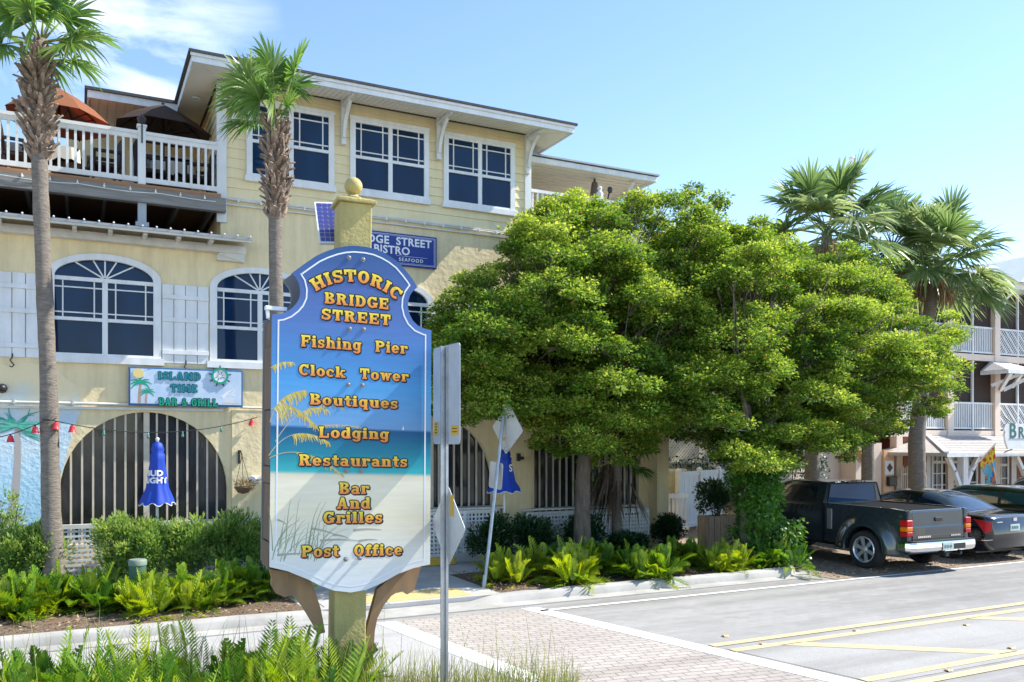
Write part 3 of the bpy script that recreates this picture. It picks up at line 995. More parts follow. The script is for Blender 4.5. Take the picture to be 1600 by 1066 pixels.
for k, x in enumerate((2.62, 4.745, 6.80, 8.93)):
    f = MB()
    f.box(x - 0.045, x + 0.045, YF - 0.12, YF - 0.035, 8.62, 9.46)
    pts = [(YF - 0.12, 8.70), (YF - 0.16, 8.85), (YF - 0.24, 9.02), (YF - 0.38, 9.17), (YF - 0.58, 9.30)]
    for a, c in zip(pts, pts[1:]): f.bar((x, a[0], a[1]), (x, c[0], c[1]), 0.07, 0.085)
    f.box(x - 0.04, x + 0.04, YF - 0.80, YF - 0.121, 9.30, 9.36)
    f.box(x - 0.052, x + 0.052, YF - 0.14, YF - 0.03, 8.56, 8.62)
    f.build('eave_bracket', m_white, BB, bevel=0.008)
f = MB()
f.lathe([(0.0, 9.40), (0.09, 9.385), (0.10, 9.41)], (2.06, 17.9, -0.045), n=18, cap=False)
f.build('soffit_light', m_white, BB)

# deck on the left wing
d = MB()
d.box(XL, XM, YF + 0.1, 24, 7.17, 7.28)
d.box(XL, XM - 0.02, YF - 0.18, YF + 0.1, 7.155, 7.245)
d.build('deck_floor', m_brownwood, BB)
d = MB()
d.box(XL, XM + 0.06, YF - 0.26, YF - 0.10, 6.90, 7.15)
d.build('deck_beam', m_greywood, BB)
for x in np.arange(XL + 0.2, XM, 0.62):
    d = MB(); d.box(x, x + 0.05, YF - 0.1, 20.3, 6.98, 7.165); d.build('deck_joist', m_greywood, BB)
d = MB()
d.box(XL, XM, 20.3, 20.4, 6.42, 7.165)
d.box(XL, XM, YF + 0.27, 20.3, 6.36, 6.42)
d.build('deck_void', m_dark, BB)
for x in (1.02, -3.2):
    d = MB()
    d.box(x - 0.07, x + 0.07, YF - 0.2, YF - 0.06, 6.55, 6.90)
    d.box(x - 0.11, x + 0.11, YF - 0.24, YF - 0.02, 6.47, 6.55)
    d.build('deck_post', mat('blue_grey_paint', (0.36, 0.40, 0.44), 0.6), BB)
d = MB()
d.tube([(x, YF - 0.275 - 0.01 * math.sin(x * 5), 7.09 - 0.03 * abs(math.sin(x * 2.4))) for x in np.arange(XL, XM, 0.12)], 0.008, 5)
for x in np.arange(XL + 0.1, XM, 0.42):
    d.sphere((x, YF - 0.285, 7.10), 0.022, 8, 6)
    d.box(x - 0.008, x + 0.008, YF - 0.29, YF - 0.26, 7.10, 7.15)
d.build('rope_light', m_white, BB)
# deck railing
d = MB()
yr = YF - 0.05
d.box(XL, XM - 0.07, yr - 0.05, yr + 0.05, 8.17, 8.23)
d.box(XL, XM - 0.07, yr - 0.025, yr + 0.025, 8.09, 8.17)
d.box(XL, XM - 0.07, yr - 0.025, yr + 0.025, 7.31, 7.40)
x = XL + 0.06
while x < XM - 0.1:
    if abs(x - 1.02) > 0.10: d.box(x - 0.021, x + 0.021, yr - 0.021, yr + 0.021, 7.40, 8.09)
    x += 0.128
d.box(XL, XL + 0.05, yr, 24, 8.17, 8.23)
d.build('deck_railing', m_white, BB)
for x in (1.02, -3.2):
    d = MB()
    d.box(x - 0.065, x + 0.065, yr - 0.075, yr + 0.055, 7.245, 8.30)
    d.box(x - 0.085, x + 0.085, yr - 0.095, yr + 0.075, 8.30, 8.34)
    d.build('railing_post', m_white, BB, bevel=0.006)
d = MB()
d.lathe([(0.02, 8.34), (0.07, 8.36), (0.055, 8.37), (0.075, 8.43), (0.085, 8.47), (0.03, 8.52), (0.0, 8.55)], (1.02, yr - 0.01, 0), 12)
d.tube([(1.02, yr - 0.10, 8.35), (1.02, yr - 0.11, 8.2), (1.02, yr - 0.09, 8.0)], 0.012, 6)
d.build('post_lantern', m_black, BB)
# rear window wall of the deck
f = MB()
f.box(1.0, 2.3, 20.33, 20.40, 7.35, 8.95)
fo = f.build('deck_window', m_white, BB)
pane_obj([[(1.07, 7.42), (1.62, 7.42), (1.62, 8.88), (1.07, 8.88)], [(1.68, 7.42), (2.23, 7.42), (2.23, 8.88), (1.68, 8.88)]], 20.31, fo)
# pent roof under the deck
d = MB()
x1 = 2.87
d.prism([(YF - 0.62, 6.33), (YF - 0.62, 6.375), (YF - 0.002, 6.50), (YF - 0.002, 6.455)], x1 - XL, lambda y, z, t: (XL + t, y, z))
d.build('pent_roof', m_metalroof, BB)
d = MB()
d.box(XL, x1 - 0.03, YF - 0.16, YF - 0.001, 6.16, 6.30)
for x in np.arange(XL + 0.3, x1 - 0.2, 0.56): d.box(x, x + 0.07, YF - 0.52, YF - 0.05, 6.255, 6.335)
d.box(x1 - 0.55, x1 - 0.06, YF - 0.10, YF - 0.003, 6.02, 6.12)
d.prism([(x1 - 0.55, 6.12), (x1 - 0.2, 6.05), (x1 - 0.06, 6.0), (x1 - 0.03, 6.16), (x1 - 0.5, 6.16)], 0.1, front(YF - 0.13))
d.box(XL, x1 - 0.02, YF - 0.60, YF - 0.56, 6.29, 6.34)
d.build('rafter_tail', m_whiteold, BB)
d = MB()
for x in np.arange(XL + 0.1, x1, 0.23): d.sphere((x, YF - 0.62, 6.395), 0.018, 6, 5)
d.build('roof_bulb', m_white, BB)

# right-hand roof terrace
d = MB()
d.box(XR + 0.06, 12.7, YF, 23.9, 7.252, 7.35)
d.build('terrace_floor', m_concrete, BB)
d = MB()
d.box(XR + 0.06, 12.75, 17.3, 17.38, 9.0, 9.14)
d.box(12.67, 12.75, 17.381, 23.5, 9.0, 9.14)
d.build('gutter', m_white, BB, bevel=0.02)
d = MB()
d.add([(XR, 17.25, 9.15), (12.8, 17.25, 9.15), (12.8, 23.5, 9.25), (XR, 23.5, 9.7), (XR, 17.25, 9.19), (12.8, 17.25, 9.19), (12.8, 23.5, 9.3), (XR, 23.5, 9.75)],
      [(3, 2, 1, 0), (4, 5, 6, 7), (0, 1, 5, 4), (1, 2, 6, 5), (3, 0, 4, 7)])
d.build('terrace_roof', m_metalroof, BB)
d = MB()
d.add([(XR + .06, 17.38, 9.06), (12.67, 17.38, 9.06), (12.67, 20.5, 9.10), (XR + .06, 20.5, 9.10)], [(0, 1, 2, 3)])
for y in np.arange(17.5, 20.4, 0.22): d.box(XR + .1, 12.6, y, y + 0.012, 9.045, 9.06)
d.build('terrace_soffit', m_soffit, BB)
d = MB()
d.box(XR, 12.5, 20.5, 20.7, 7.35, 9.1)
d.build('terrace_wall', mat('peach_wall', (0.74, 0.55, 0.33), 0.8), BB)
d = MB()
yr = YF + 0.25
d.box(XR + .06, 12.6, yr - 0.05, yr + 0.05, 8.28, 8.35)
d.box(XR + .06, 12.6, yr - 0.03, yr + 0.03, 7.42, 7.5)
for x in np.arange(XR + 0.12, 12.6, 0.13): d.box(x - 0.02, x + 0.02, yr - 0.02, yr + 0.02, 7.5, 8.28)
d.build('terrace_railing', m_white, BB)
d = MB(); d.box(XR + .06, XR + 0.16, yr - 0.05, yr + 0.05, 7.35, 9.05); d.build('terrace_post', m_white, BB)
d = MB(); d.box(9.35, 9.43, 20.42, 20.5, 7.35, 9.05); d.build('terrace_post', m_white, BB)
d = MB(); d.tube([(12.2, 17.5, 9.0), (12.2, 17.7, 8.85), (12.2, 17.75, 7.4)], 0.05, 8); d.build('downpipe', m_white, BB)

# ---- painted beach mural on the left of the ground floor
mm = bpy.data.materials.new('beach_mural_paint')
mm.use_nodes = True
n = mm.node_tree.nodes; l = mm.node_tree.links.new
bs = n['Principled BSDF']; bs.inputs['Roughness'].default_value = 0.8; bs.inputs['Specular IOR Level'].default_value = 0.2
t = n.new('ShaderNodeTexCoord'); sx = n.new('ShaderNodeSeparateXYZ'); l(t.outputs['Object'], sx.inputs[0])
r = n.new('ShaderNodeValToRGB')
mr_ = n.new('ShaderNodeMapRange'); mr_.inputs['From Min'].default_value = 0.6; mr_.inputs['From Max'].default_value = 4.0
nz_ = n.new('ShaderNodeTexNoise'); nz_.inputs['Scale'].default_value = 2.4; nz_.inputs['Detail'].default_value = 7
l(t.outputs['Object'], nz_.inputs['Vector'])
ad = n.new('ShaderNodeMath'); ad.operation = 'MULTIPLY_ADD'; ad.inputs[1].default_value = 0.22; l(nz_.outputs['Fac'], ad.inputs[0])
l(sx.outputs['Z'], mr_.inputs['Value']); l(mr_.outputs['Result'], ad.inputs[2])
l(ad.outputs[0], r.inputs['Fac'])
els = [(0.10, (0.60, 0.52, 0.38)), (0.22, (0.55, 0.60, 0.58)), (0.27, (0.33, 0.54, 0.68)), (0.45, (0.40, 0.62, 0.76)), (0.58, (0.50, 0.68, 0.80)), (0.66, (0.58, 0.70, 0.76)),
       (0.80, (0.50, 0.64, 0.74)), (0.92, (0.64, 0.66, 0.58)), (1.0, (0.84, 0.70, 0.43))]
while len(r.color_ramp.elements) < len(els): r.color_ramp.elements.new(0.5)
for e, (p_, c_) in zip(r.color_ramp.elements, els): e.position = p_; e.color = (*c_, 1)
nz3 = n.new('ShaderNodeTexNoise'); nz3.inputs['Scale'].default_value = 1.7; nz3.inputs['Detail'].default_value = 6
l(t.outputs['Object'], nz3.inputs['Vector'])
r3 = n.new('ShaderNodeValToRGB'); r3.color_ramp.elements[0].position = 0.44; r3.color_ramp.elements[1].position = 0.62
l(nz3.outputs['Fac'], r3.inputs['Fac'])
hz = n.new('ShaderNodeMapRange'); hz.inputs['From Min'].default_value = 2.9; hz.inputs['From Max'].default_value = 3.5; l(sx.outputs['Z'], hz.inputs['Value'])
m2 = n.new('ShaderNodeMath'); m2.operation = 'MULTIPLY'; l(r3.outputs['Color'], m2.inputs[0]); l(hz.outputs['Result'], m2.inputs[1])
mx_ = n.new('ShaderNodeMix'); mx_.data_type = 'RGBA'; mx_.inputs['B'].default_value = (0.84, 0.70, 0.43, 1)
l(m2.outputs[0], mx_.inputs['Factor']); l(r.outputs['Color'], mx_.inputs['A']); l(mx_.outputs['Result'], bs.inputs['Base Color'])
z5 = n.new('ShaderNodeTexNoise'); z5.inputs['Scale'].default_value = 14; l(t.outputs['Object'], z5.inputs['Vector'])
bp_ = n.new('ShaderNodeBump'); bp_.inputs['Strength'].default_value = 0.42; bp_.inputs['Distance'].default_value = 0.03; l(z5.outputs['Fac'], bp_.inputs['Height']); l(bp_.outputs['Normal'], bs.inputs['Normal'])
b = MB()
edge = [(-0.36, 0.1), (-0.36, 1.75), (-0.20, 2.3), (-0.10, 2.75), (-0.02, 3.0), (0.08, 3.22), (0.02, 3.35), (-0.05, 3.6), (-0.22, 3.72), (-0.35, 3.9), (-0.75, 3.96), (-1.1, 3.9), (-1.6, 4.0), (-3, 3.95), (-6, 4.0), (-6, 0.1)]
b.fill(edge, [], 0.004, front(YF - 0.0045))
mo_ = b.build('beach_mural', mm, BB)
b = MB()
c0 = P(27, 665, Y=YF - 0.006)
def strip(b, p, q, w0, w1, bend, y, mi=0, n=6):
    vs = []
    d = Vector((q[0] - p[0], q[1] - p[1])); nn = Vector((-d.y, d.x)).normalized()
    for i in range(n + 1):
        t_ = i / n
        x = p[0] + d.x * t_ + nn.x * bend * math.sin(math.pi * t_)
        z = p[1] + d.y * t_ + nn.y * bend * math.sin(math.pi * t_)
        ww = w0 + (w1 - w0) * t_
        vs += [(x - nn.x * ww, y, z - nn.y * ww), (x + nn.x * ww, y, z + nn.y * ww)]
    b.add(vs, [(2 * i, 2 * i + 2, 2 * i + 3, 2 * i + 1) for i in range(n)], mi)
c1 = P(20, 800, Y=YF - 0.006)
strip(b, (c1.x - 0.05, c1.z - 0.3), (c0.x, c0.z), 0.075, 0.04, -0.05, YF - 0.0065, 0)
for k in range(40):
    a = R(rnd.uniform(-40, 220)); L_ = rnd.uniform(0.25, 0.62)
    strip(b, (c0.x, c0.z), (c0.x + L_ * math.cos(a), c0.z + L_ * math.sin(a) * 0.75 - 0.1), 0.022, 0.004, rnd.uniform(-0.06, 0.06), YF - 0.0072 - 0.0003 * k, 1 + k % 2)
b.build('mural_palm', [mat('mural_trunk', (0.42, 0.38, 0.36), 0.85), mat('mural_green', (0.05, 0.33, 0.24), 0.85), mat('mural_teal', (0.12, 0.46, 0.36), 0.85)], BB, fix=False)

# ---- blue board over the corner: BRIDGE STREET BISTRO
m_blue = mat('royal_blue_board', (0.008, 0.035, 0.26), 0.4, spec=0.4)
m_signwhite = mat('sign_white', (0.82, 0.83, 0.85), 0.5)
bs_ = thing('bistro_sign', 'blue bistro wall board with white capitals below the third floor windows', 'sign', (5.75, YF - 0.04, 6.3))
X0, X1, Z0, Z1 = 4.78, 6.77, 6.25, 6.92
b = MB(); b.box(X0, X1, YF - 0.06, YF - 0.004, Z0, Z1); b.build('board', m_blue, bs_, bevel=0.004)
b = MB()
for o_, wd in ((0.035, 0.008), (0.06, 0.004)):
    for a in ((X0 + o_, X1 - o_, Z0 + o_, Z0 + o_ + wd), (X0 + o_, X1 - o_, Z1 - o_ - wd, Z1 - o_), (X0 + o_, X0 + o_ + wd, Z0 + o_ + wd, Z1 - o_ - wd), (X1 - o_ - wd, X1 - o_, Z0 + o_ + wd, Z1 - o_ - wd)):
        b.box(a[0], a[1], YF - 0.063, YF - 0.0605, a[2], a[3])
b.build('border', m_signwhite, bs_)
def flat(x, z, Y):
    return lambda u, v, d: (x + u, Y - d, z + v)
b = MB()
xc = (X0 + X1) / 2
b.text('BRIDGE  STREET', 0.225, flat(xc, 6.68, YF - 0.064), bold=0.006, align='CENTER', spacing=1.08)
b.text('BISTRO', 0.225, flat(xc, 6.485, YF - 0.064), bold=0.006, align='CENTER', spacing=1.08)
b.text('SEAFOOD', 0.10, flat(xc + 0.42, 6.35, YF - 0.064), bold=0.001, align='CENTER', spacing=1.3)
b.box(xc + 0.1, xc + 0.78, YF - 0.064, YF - 0.0605, 6.452, 6.457)
b.build('lettering', m_signwhite, bs_)

# ---- carved board: ISLAND TIME BAR & GRILL
it = thing('grill_sign', 'carved pale blue bar and grill board with painted palms and a green ship wheel', 'sign', (1.79, YF - 0.1, 3.24))
X0, X1, Z0, Z1 = 0.80, 2.79, 3.25, 3.95
YS = YF - 0.10
b = MB(); b.box(X0, X1, YS, YF - 0.05, Z0, Z1); b.build('frame', mat('sign_rim_blue', (0.03, 0.14, 0.32), 0.5), it, bevel=0.006)
b = MB(); b.box(X0 + 0.03, X1 - 0.03, YS - 0.012, YS - 0.001, Z0 + 0.04, Z1 - 0.03)
b.build('panel', mat('sign_sky_panel', (0.62, 0.72, 0.82), 0.55, col2=(0.40, 0.55, 0.74), vscale=2.2), it)
m_teal = mat('sign_teal', (0.0, 0.20, 0.27), 0.4); m_green = mat('sign_green', (0.0, 0.34, 0.20), 0.4)
m_navy = mat('sign_navy', (0.008, 0.055, 0.16), 0.45)
m_cyan = mat('sign_aqua_edge', (0.32, 0.66, 0.68), 0.5)
for txt, size, zz, xx, m1, m0 in (('ISLAND', 0.74, 3.735, 1.66, m_teal, m_cyan), ('TIME', 0.47, 3.51, 1.74, m_teal, m_cyan), ('BAR & GRILL', 1.03, 3.255, 1.82, m_green, m_navy)):
    polys, wt = layout(txt, 0.06)
    k_ = size / wt
    hgt_ = 0.142
    e_ = MB()
    for ox, oz in [(0.013 * math.cos(a), 0.013 * math.sin(a)) for a in np.arange(0, 6.28, 0.785)]:
        for poly in polys: e_.add([(xx - size / 2 + p[0] * k_ + ox, YS - 0.014 - 0.0002 * (ox > 0), zz + p[1] * hgt_ + oz) for p in poly], [tuple(range(len(poly)))])
    e_.build('letter_edge', m0, it, fix=False)
    e_ = MB()
    for q_, poly in enumerate(polys): e_.prism([(xx - size / 2 + p[0] * k_, zz + p[1] * hgt_) for p in poly], 0.012, front(YS - 0.0275 - 0.0001 * (q_ % 25)))
    e_.build('lettering', m1, it)
wx, wz = 2.37, 3.83
b = MB()
for k in range(24):
    a0, a1 = k * math.tau / 24, (k + 1) * math.tau / 24
    b.prism([(wx + 0.115 * math.cos(a0), wz + 0.115 * math.sin(a0)), (wx + 0.15 * math.cos(a0), wz + 0.15 * math.sin(a0)), (wx + 0.15 * math.cos(a1), wz + 0.15 * math.sin(a1)), (wx + 0.115 * math.cos(a1), wz + 0.115 * math.sin(a1))], 0.03, front(YS - 0.045))
b.build('ship_wheel', m_green, it)
b = MB()
b.lathe([(0.0, -0.02), (0.114, -0.02), (0.114, 0.0)], (wx, YS - 0.015, wz), 24, axis='Y')
b.build('wheel_face', m_signwhite, it)
b = MB()
for k in range(9):
    a = R(90 + 40 * k)
    b.bar((wx + 0.155 * math.cos(a), YS - 0.03, wz + 0.155 * math.sin(a)), (wx + 0.20 * math.cos(a), YS - 0.03, wz + 0.20 * math.sin(a)), 0.022, 0.02, up=(0, 1, 0))
for k in range(8):
    a = R(20 + 45 * k)
    b.bar((wx + 0.03 * math.cos(a), YS - 0.037, wz + 0.03 * math.sin(a)), (wx + (0.06 + 0.03 * (k % 3)) * math.cos(a), YS - 0.037, wz + (0.06 + 0.03 * (k % 3)) * math.sin(a)), 0.010, 0.004, up=(0, 1, 0))
b.build('wheel_handle', m_navy, it)
b = MB(); b.lathe([(0.0, -0.014), (0.09, -0.014), (0.09, 0.0)], (0.96, YS - 0.013, 3.835), 20, axis='Y')
b.build('painted_sun', mat('sign_sun', (0.78, 0.60, 0.24), 0.5), it)
b = MB()
for px_, zt, zb_, s in ((1.0, 3.66, 3.30, 1.0), (1.11, 3.50, 3.30, 0.7)):
    strip(b, (px_ - 0.02, zb_), (px_, zt), 0.028 * s, 0.018 * s, 0.01, YS - 0.0135, 0)
    for k, a in enumerate((-35, 5, 40, 75, 110, 150, 185, 215)):
        L_ = 0.19 * s
        strip(b, (px_, zt), (px_ + L_ * math.cos(R(a)), zt + L_ * 0.75 * math.sin(R(a)) - 0.03 * s), 0.024 * s, 0.006, 0.03 * s * (1 if a < 90 else -1), YS - 0.0145 - 0.0004 * k, 1)
strip(b, (2.35, 3.44), (2.66, 3.46), 0.004, 0.012, 0.04, YS - 0.0135, 2)
strip(b, (2.42, 3.42), (2.60, 3.58), 0.03, 0.006, 0.02, YS - 0.0139, 2)
strip(b, (2.58, 3.50), (2.60, 3.60), 0.012, 0.008, -0.03, YS - 0.0143, 2)
strip(b, (2.42, 3.33), (2.72, 3.33), 0.015, 0.010, 0.0, YS - 0.0137, 3)
strip(b, (1.02, 3.85), (1.08, 3.88), 0.004, 0.002, 0.012, YS - 0.0137, 4)
strip(b, (1.10, 3.89), (1.18, 3.91), 0.004, 0.002, 0.012, YS - 0.0137, 4)
b.build('painted_palm', [mat('sign_trunk', (0.50, 0.28, 0.20), 0.6), m_green, m_signwhite, mat('sign_sand', (0.72, 0.62, 0.50), 0.6), m_black], it, fix=False)
# ================================================================ peach balcony building on the right
m_peach = mat('peach_stucco', (0.83, 0.67, 0.54), 0.8, var=0.06, vscale=1, bump=0.3, bscale=20)
m_orange = mat('orange_stucco', (0.74, 0.46, 0.27), 0.8, var=0.08, vscale=1.2, bump=0.3, bscale=20)
m_rust = mat('rust_brown_panel', (0.30, 0.105, 0.055), 0.7, var=0.1, vscale=2)
m_screen = mat('dark_insect_screen', (0.060, 0.042, 0.036), 0.8, spec=0.2)
m_pinksid = mat('pink_beige_siding', (0.74, 0.63, 0.54), 0.65, var=0.05, vscale=2)
m_whitemetal = mat('white_roof_metal', (0.80, 0.80, 0.79), 0.5, var=0.06, vscale=2)
m_whiteshingle = mat('bleached_shingle', (0.56, 0.54, 0.52), 0.85, col2=(0.36, 0.32, 0.30), vscale=7, stretch=(1, 4, 4))
HB = thing('balcony_building', 'peach three storey building with white balcony railings and a pale shingled porch roof', 'building', (30, 21.5, 0))
YB = 21.5
fb = front(YB)
w = MB()
w.box(25.0, 44, YB + 1.7, 34, 0, 8.75)
for z in (2.78, 5.72): w.box(25.0, 44, YB - 0.1, YB + 1.7, z, z + 0.24)
w.build('wall', m_peach, HB)
w = MB()
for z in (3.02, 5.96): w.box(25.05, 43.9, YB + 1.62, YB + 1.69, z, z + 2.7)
w.build('shaded_balcony_wall', mat('shaded_balcony_brown', (0.20, 0.105, 0.075), 0.8), HB)  # dark brown sheets over the peach wall paint in the balcony shade
cols = [26.5, 29.3, 32.07, 34.85, 37.6, 40.4]
for x in cols:
    w = MB(); w.box(x - 0.16, x + 0.16, YB - 0.14, YB + 0.15, 0.0, 8.5); w.build('column', m_peach, HB)
w = MB()
for k, x in enumerate(cols):
    w.box(x + 1.36, x + 1.43, YB - 0.06, YB + 0.02, 3.02, 8.5)
    for zf in (3.02, 5.96):
        w.box(x + 0.161, x + 2.6, YB - 0.05, YB + 0.03, zf + 1.02, zf + 1.09)
        w.box(x + 0.161, x + 2.6, YB - 0.04, YB + 0.02, zf + 0.06, zf + 0.12)
        if k < 2:
            for q in np.arange(x + 0.22, x + 2.6, 0.105): w.box(q - 0.024, q + 0.024, YB - 0.03, YB + 0.01, zf + 0.12, zf + 1.02)
        else:
            for i in range(-8, 22):
                a = x + 0.2 + i * 0.13
                xa, xb = max(a, x + 0.2), min(a + 0.9, x + 2.5)
                if xb - xa > 0.1:
                    w.bar((xa, YB - 0.01, zf + 0.12 + (xa - a)), (xb, YB - 0.01, zf + 0.12 + (xb - a)), 0.04, 0.03, up=(0, 1, 0))
                    if i % 3 == 0: w.bar((xa, YB - 0.04, zf + 1.02 - (xa - a)), (xb, YB - 0.04, zf + 1.02 - (xb - a)), 0.04, 0.03, up=(0, 1, 0))
for zf in (3.02, 5.96):
    for q in np.arange(25.1, 26.3, 0.105): w.box(q - 0.024, q + 0.024, YB - 0.03, YB + 0.01, zf + 0.12, zf + 1.02)
    w.box(25.05, 26.34, YB - 0.05, YB + 0.03, zf + 1.02, zf + 1.09)
w.build('balcony_railing', m_white, HB)
for x in cols:
    for zf in (3.02, 5.96):
        w = MB(); w.box(x + 0.165, x + 2.63, YB + 0.05, YB + 0.06, zf + 1.1, zf + 2.65); w.build('insect_screen', m_screen, HB)
w = MB()
w.box(24.6, 44.4, YB - 0.7, YB + 1.69, 8.5, 8.72)
for x in cols:
    pts = [(YB - 0.14, 7.75), (YB - 0.25, 8.1), (YB - 0.6, 8.45)]
    for s in (-1, 1):
        w.bar((x + s * 0.2, YB - 0.2, 7.75), (x + s * 0.38, YB - 0.2, 8.2), 0.09, 0.09)
        w.bar((x + s * 0.38, YB - 0.2, 8.18), (x + s * 0.8, YB - 0.2, 8.48), 0.09, 0.09)
w.build('eave_trim', m_white, HB)
w = MB()
w.add([(24.4, YB - 0.9, 8.70), (44.4, YB - 0.9, 8.70), (44.4, YB + 7, 11.0), (26.8, YB + 7, 11.0), (24.4, 34, 8.7)], [(0, 1, 2, 3), (0, 3, 4)])
w.build('roof', m_whitemetal, HB)
w = MB(); w.prism([(32.2, 8.72), (35.4, 8.72), (33.8, 10.0)], 6, front(YB - 0.95)); w.build('gable', m_whitemetal, HB)
# bracketed balcony hood at the second column
w = MB()
w.add([(30.95, YB - 1.25, 5.30), (33.2, YB - 1.25, 5.30), (33.2, YB - 0.16, 5.30), (30.95, YB - 0.16, 5.30), (31.6, YB - 0.16, 5.72), (32.55, YB - 0.16, 5.72)], [(0, 1, 5, 4), (1, 2, 5), (0, 4, 3), (3, 2, 1, 0), (2, 3, 4, 5)])
w.build('hood_roof', m_whiteshingle, HB)
w = MB()
w.box(30.98, 33.17, YB - 1.28, YB - 1.2, 5.16, 5.295)
w.box(30.98, 31.06, YB - 1.195, YB - 0.16, 5.16, 5.295); w.box(33.09, 33.17, YB - 1.195, YB - 0.16, 5.16, 5.295)
for s in (-1, 1):
    w.bar((32.07 + s * 0.1, YB - 0.3, 4.6), (32.07 + s * 0.75, YB - 1.15, 5.2), 0.12, 0.14)
    w.bar((32.07 + s * 0.65, YB - 0.3, 4.75), (32.07 + s * 0.0, YB - 1.1, 5.2), 0.10, 0.12)
w.build('hood_brace', m_white, HB)
# porch roof, hipped on its left end, with white bracketed posts
w = MB()
xa, ya = 25.7, 18.9
w.add([(xa, ya, 2.22), (45, ya, 2.22), (45, YB - 0.16, 2.80), (xa + 2.3, YB - 0.16, 2.80), (xa, YB + 0.3, 2.22),
       (xa, ya, 2.10), (45, ya, 2.10), (xa, YB + 0.3, 2.10), (45, YB - 0.16, 2.10)],
      [(0, 1, 2, 3), (0, 3, 4), (0, 5, 6, 1), (4, 7, 5, 0), (5, 7, 8, 6)])
for k in range(9):
    t_ = (k + 1) / 10
    y_, z_ = ya + (YB - 0.16 - ya) * t_, 2.22 + 0.58 * t_
    w.box(xa + 2.3 * t_, 45, y_ - 0.02, y_ + 0.05, z_ - 0.01, z_ + 0.018)
w.build('porch_roof', m_whiteshingle, HB)
w = MB()
w.bar((xa, ya, 2.25), (xa + 2.3, YB - 0.16, 2.83), 0.16, 0.05)
w.box(xa, 45, ya - 0.03, ya - 0.002, 2.08, 2.22)
w.build('porch_fascia', m_white, HB)
for x in (26.9, 30.6, 34.3):
    w = MB()
    w.box(x - 0.12, x + 0.12, ya + 0.15, ya + 0.39, 0.0, 2.1)
    for s in (-1, 1):
        w.bar((x + s * 0.12, ya + 0.27, 1.0), (x + s * 0.45, ya + 0.27, 1.62), 0.13, 0.13)
        w.bar((x + s * 0.43, ya + 0.27, 1.58), (x + s * 0.80, ya + 0.27, 2.08), 0.13, 0.13)
    w.build('porch_post', m_white, HB)
# shop front under the porch
w = MB()
w.box(26.9, 44, YB + 0.02, YB + 1.69, 0, 2.78)
w.build('shop_wall', m_rust, HB)
def shopwin(x0, x1, z0, z1, nx, nz, split=None):
    f = MB()
    y = YB + 0.02
    f.box(x0, x0 + .09, y - .07, y, z0, z1); f.box(x1 - .09, x1, y - .07, y, z0, z1)
    f.box(x0 + .09, x1 - .09, y - .07, y, z1 - .09, z1); f.box(x0 + .09, x1 - .09, y - .07, y, z0, z0 + .09)
    for k in range(1, nx):
        x = x0 + (x1 - x0) * k / nx; ww = .05 if k == split else .02
        f.box(x - ww, x + ww, y - .06, y, z0 + .09, z1 - .09)
    for k in range(1, nz):
        z = z0 + (z1 - z0) * k / nz; ww = .05 if k == nz - 1 else .02
        f.box(x0 + .09, x1 - .09, y - .055, y, z - ww, z + ww)
    fo = f.build('shop_window', m_white, HB)
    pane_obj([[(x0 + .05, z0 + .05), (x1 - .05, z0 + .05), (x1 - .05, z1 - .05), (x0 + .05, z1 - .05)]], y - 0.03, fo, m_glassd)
shopwin(28.35, 30.1, 0.55, 2.25, 6, 4, 2)
shopwin(30.4, 31.0, 0.45, 2.2, 1, 3)
shopwin(32.0, 32.9, 0.1, 2.2, 2, 4)
shopwin(34.0, 36.4, 0.5, 2.2, 6, 4)
for a, c in ((28.1, 28.3), (30.15, 30.38), (31.2, 31.45), (33.1, 33.4)):
    w = MB(); w.box(a, c, YB - 0.03, YB + 0.015, 0, 2.6); w.build('shop_trim', m_white, HB)
# left wing with siding, orange pier with curved bracket
w = MB()
w.box(15.5, 25.0, 22.0, 34, 0, 9.2)
w.build('wing_wall', m_pinksid, HB)
w = MB()
for k in range(14):
    a = 0.1 + k * 0.24
    w.prism([(-0.03, a), (0, a), (0, a + 0.24), (-0.008, a + 0.24)], 3.4, lambda y, z, d: (20.7 + d, 22.0 + y, z))
w.box(19.9, 20.05, 21.9, 21.99, 0, 6); w.box(20.62, 20.69, 21.93, 21.99, 0, 6)
w.build('wing_siding', m_pinksid, HB)
w = MB()
w.add([(14.8, 21.3, 9.1), (25.2, 21.3, 9.1), (25.2, 28, 11.4), (17.4, 28, 11.4), (14.8, 34, 9.1)], [(0, 1, 2, 3), (0, 3, 4)])
w.build('wing_roof', m_metalroof, HB)
w = MB()
pts = [(23.4, 2.75), (23.9, 2.6), (24.3, 2.3), (24.55, 1.9)]
w.box(25.5, 26.0, 21.2, 21.29, 0, 2.3)
for a, c in zip(pts, pts[1:]): w.bar((a[0], 21.2, a[1]), (c[0], 21.2, c[1]), 0.16, 0.2)
w.build('orange_pier', m_orange, HB)
w = MB(); w.box(24.2, 25.49, 21.3, 21.99, 0, 2.55); w.build('peach_pier', m_peach, HB)
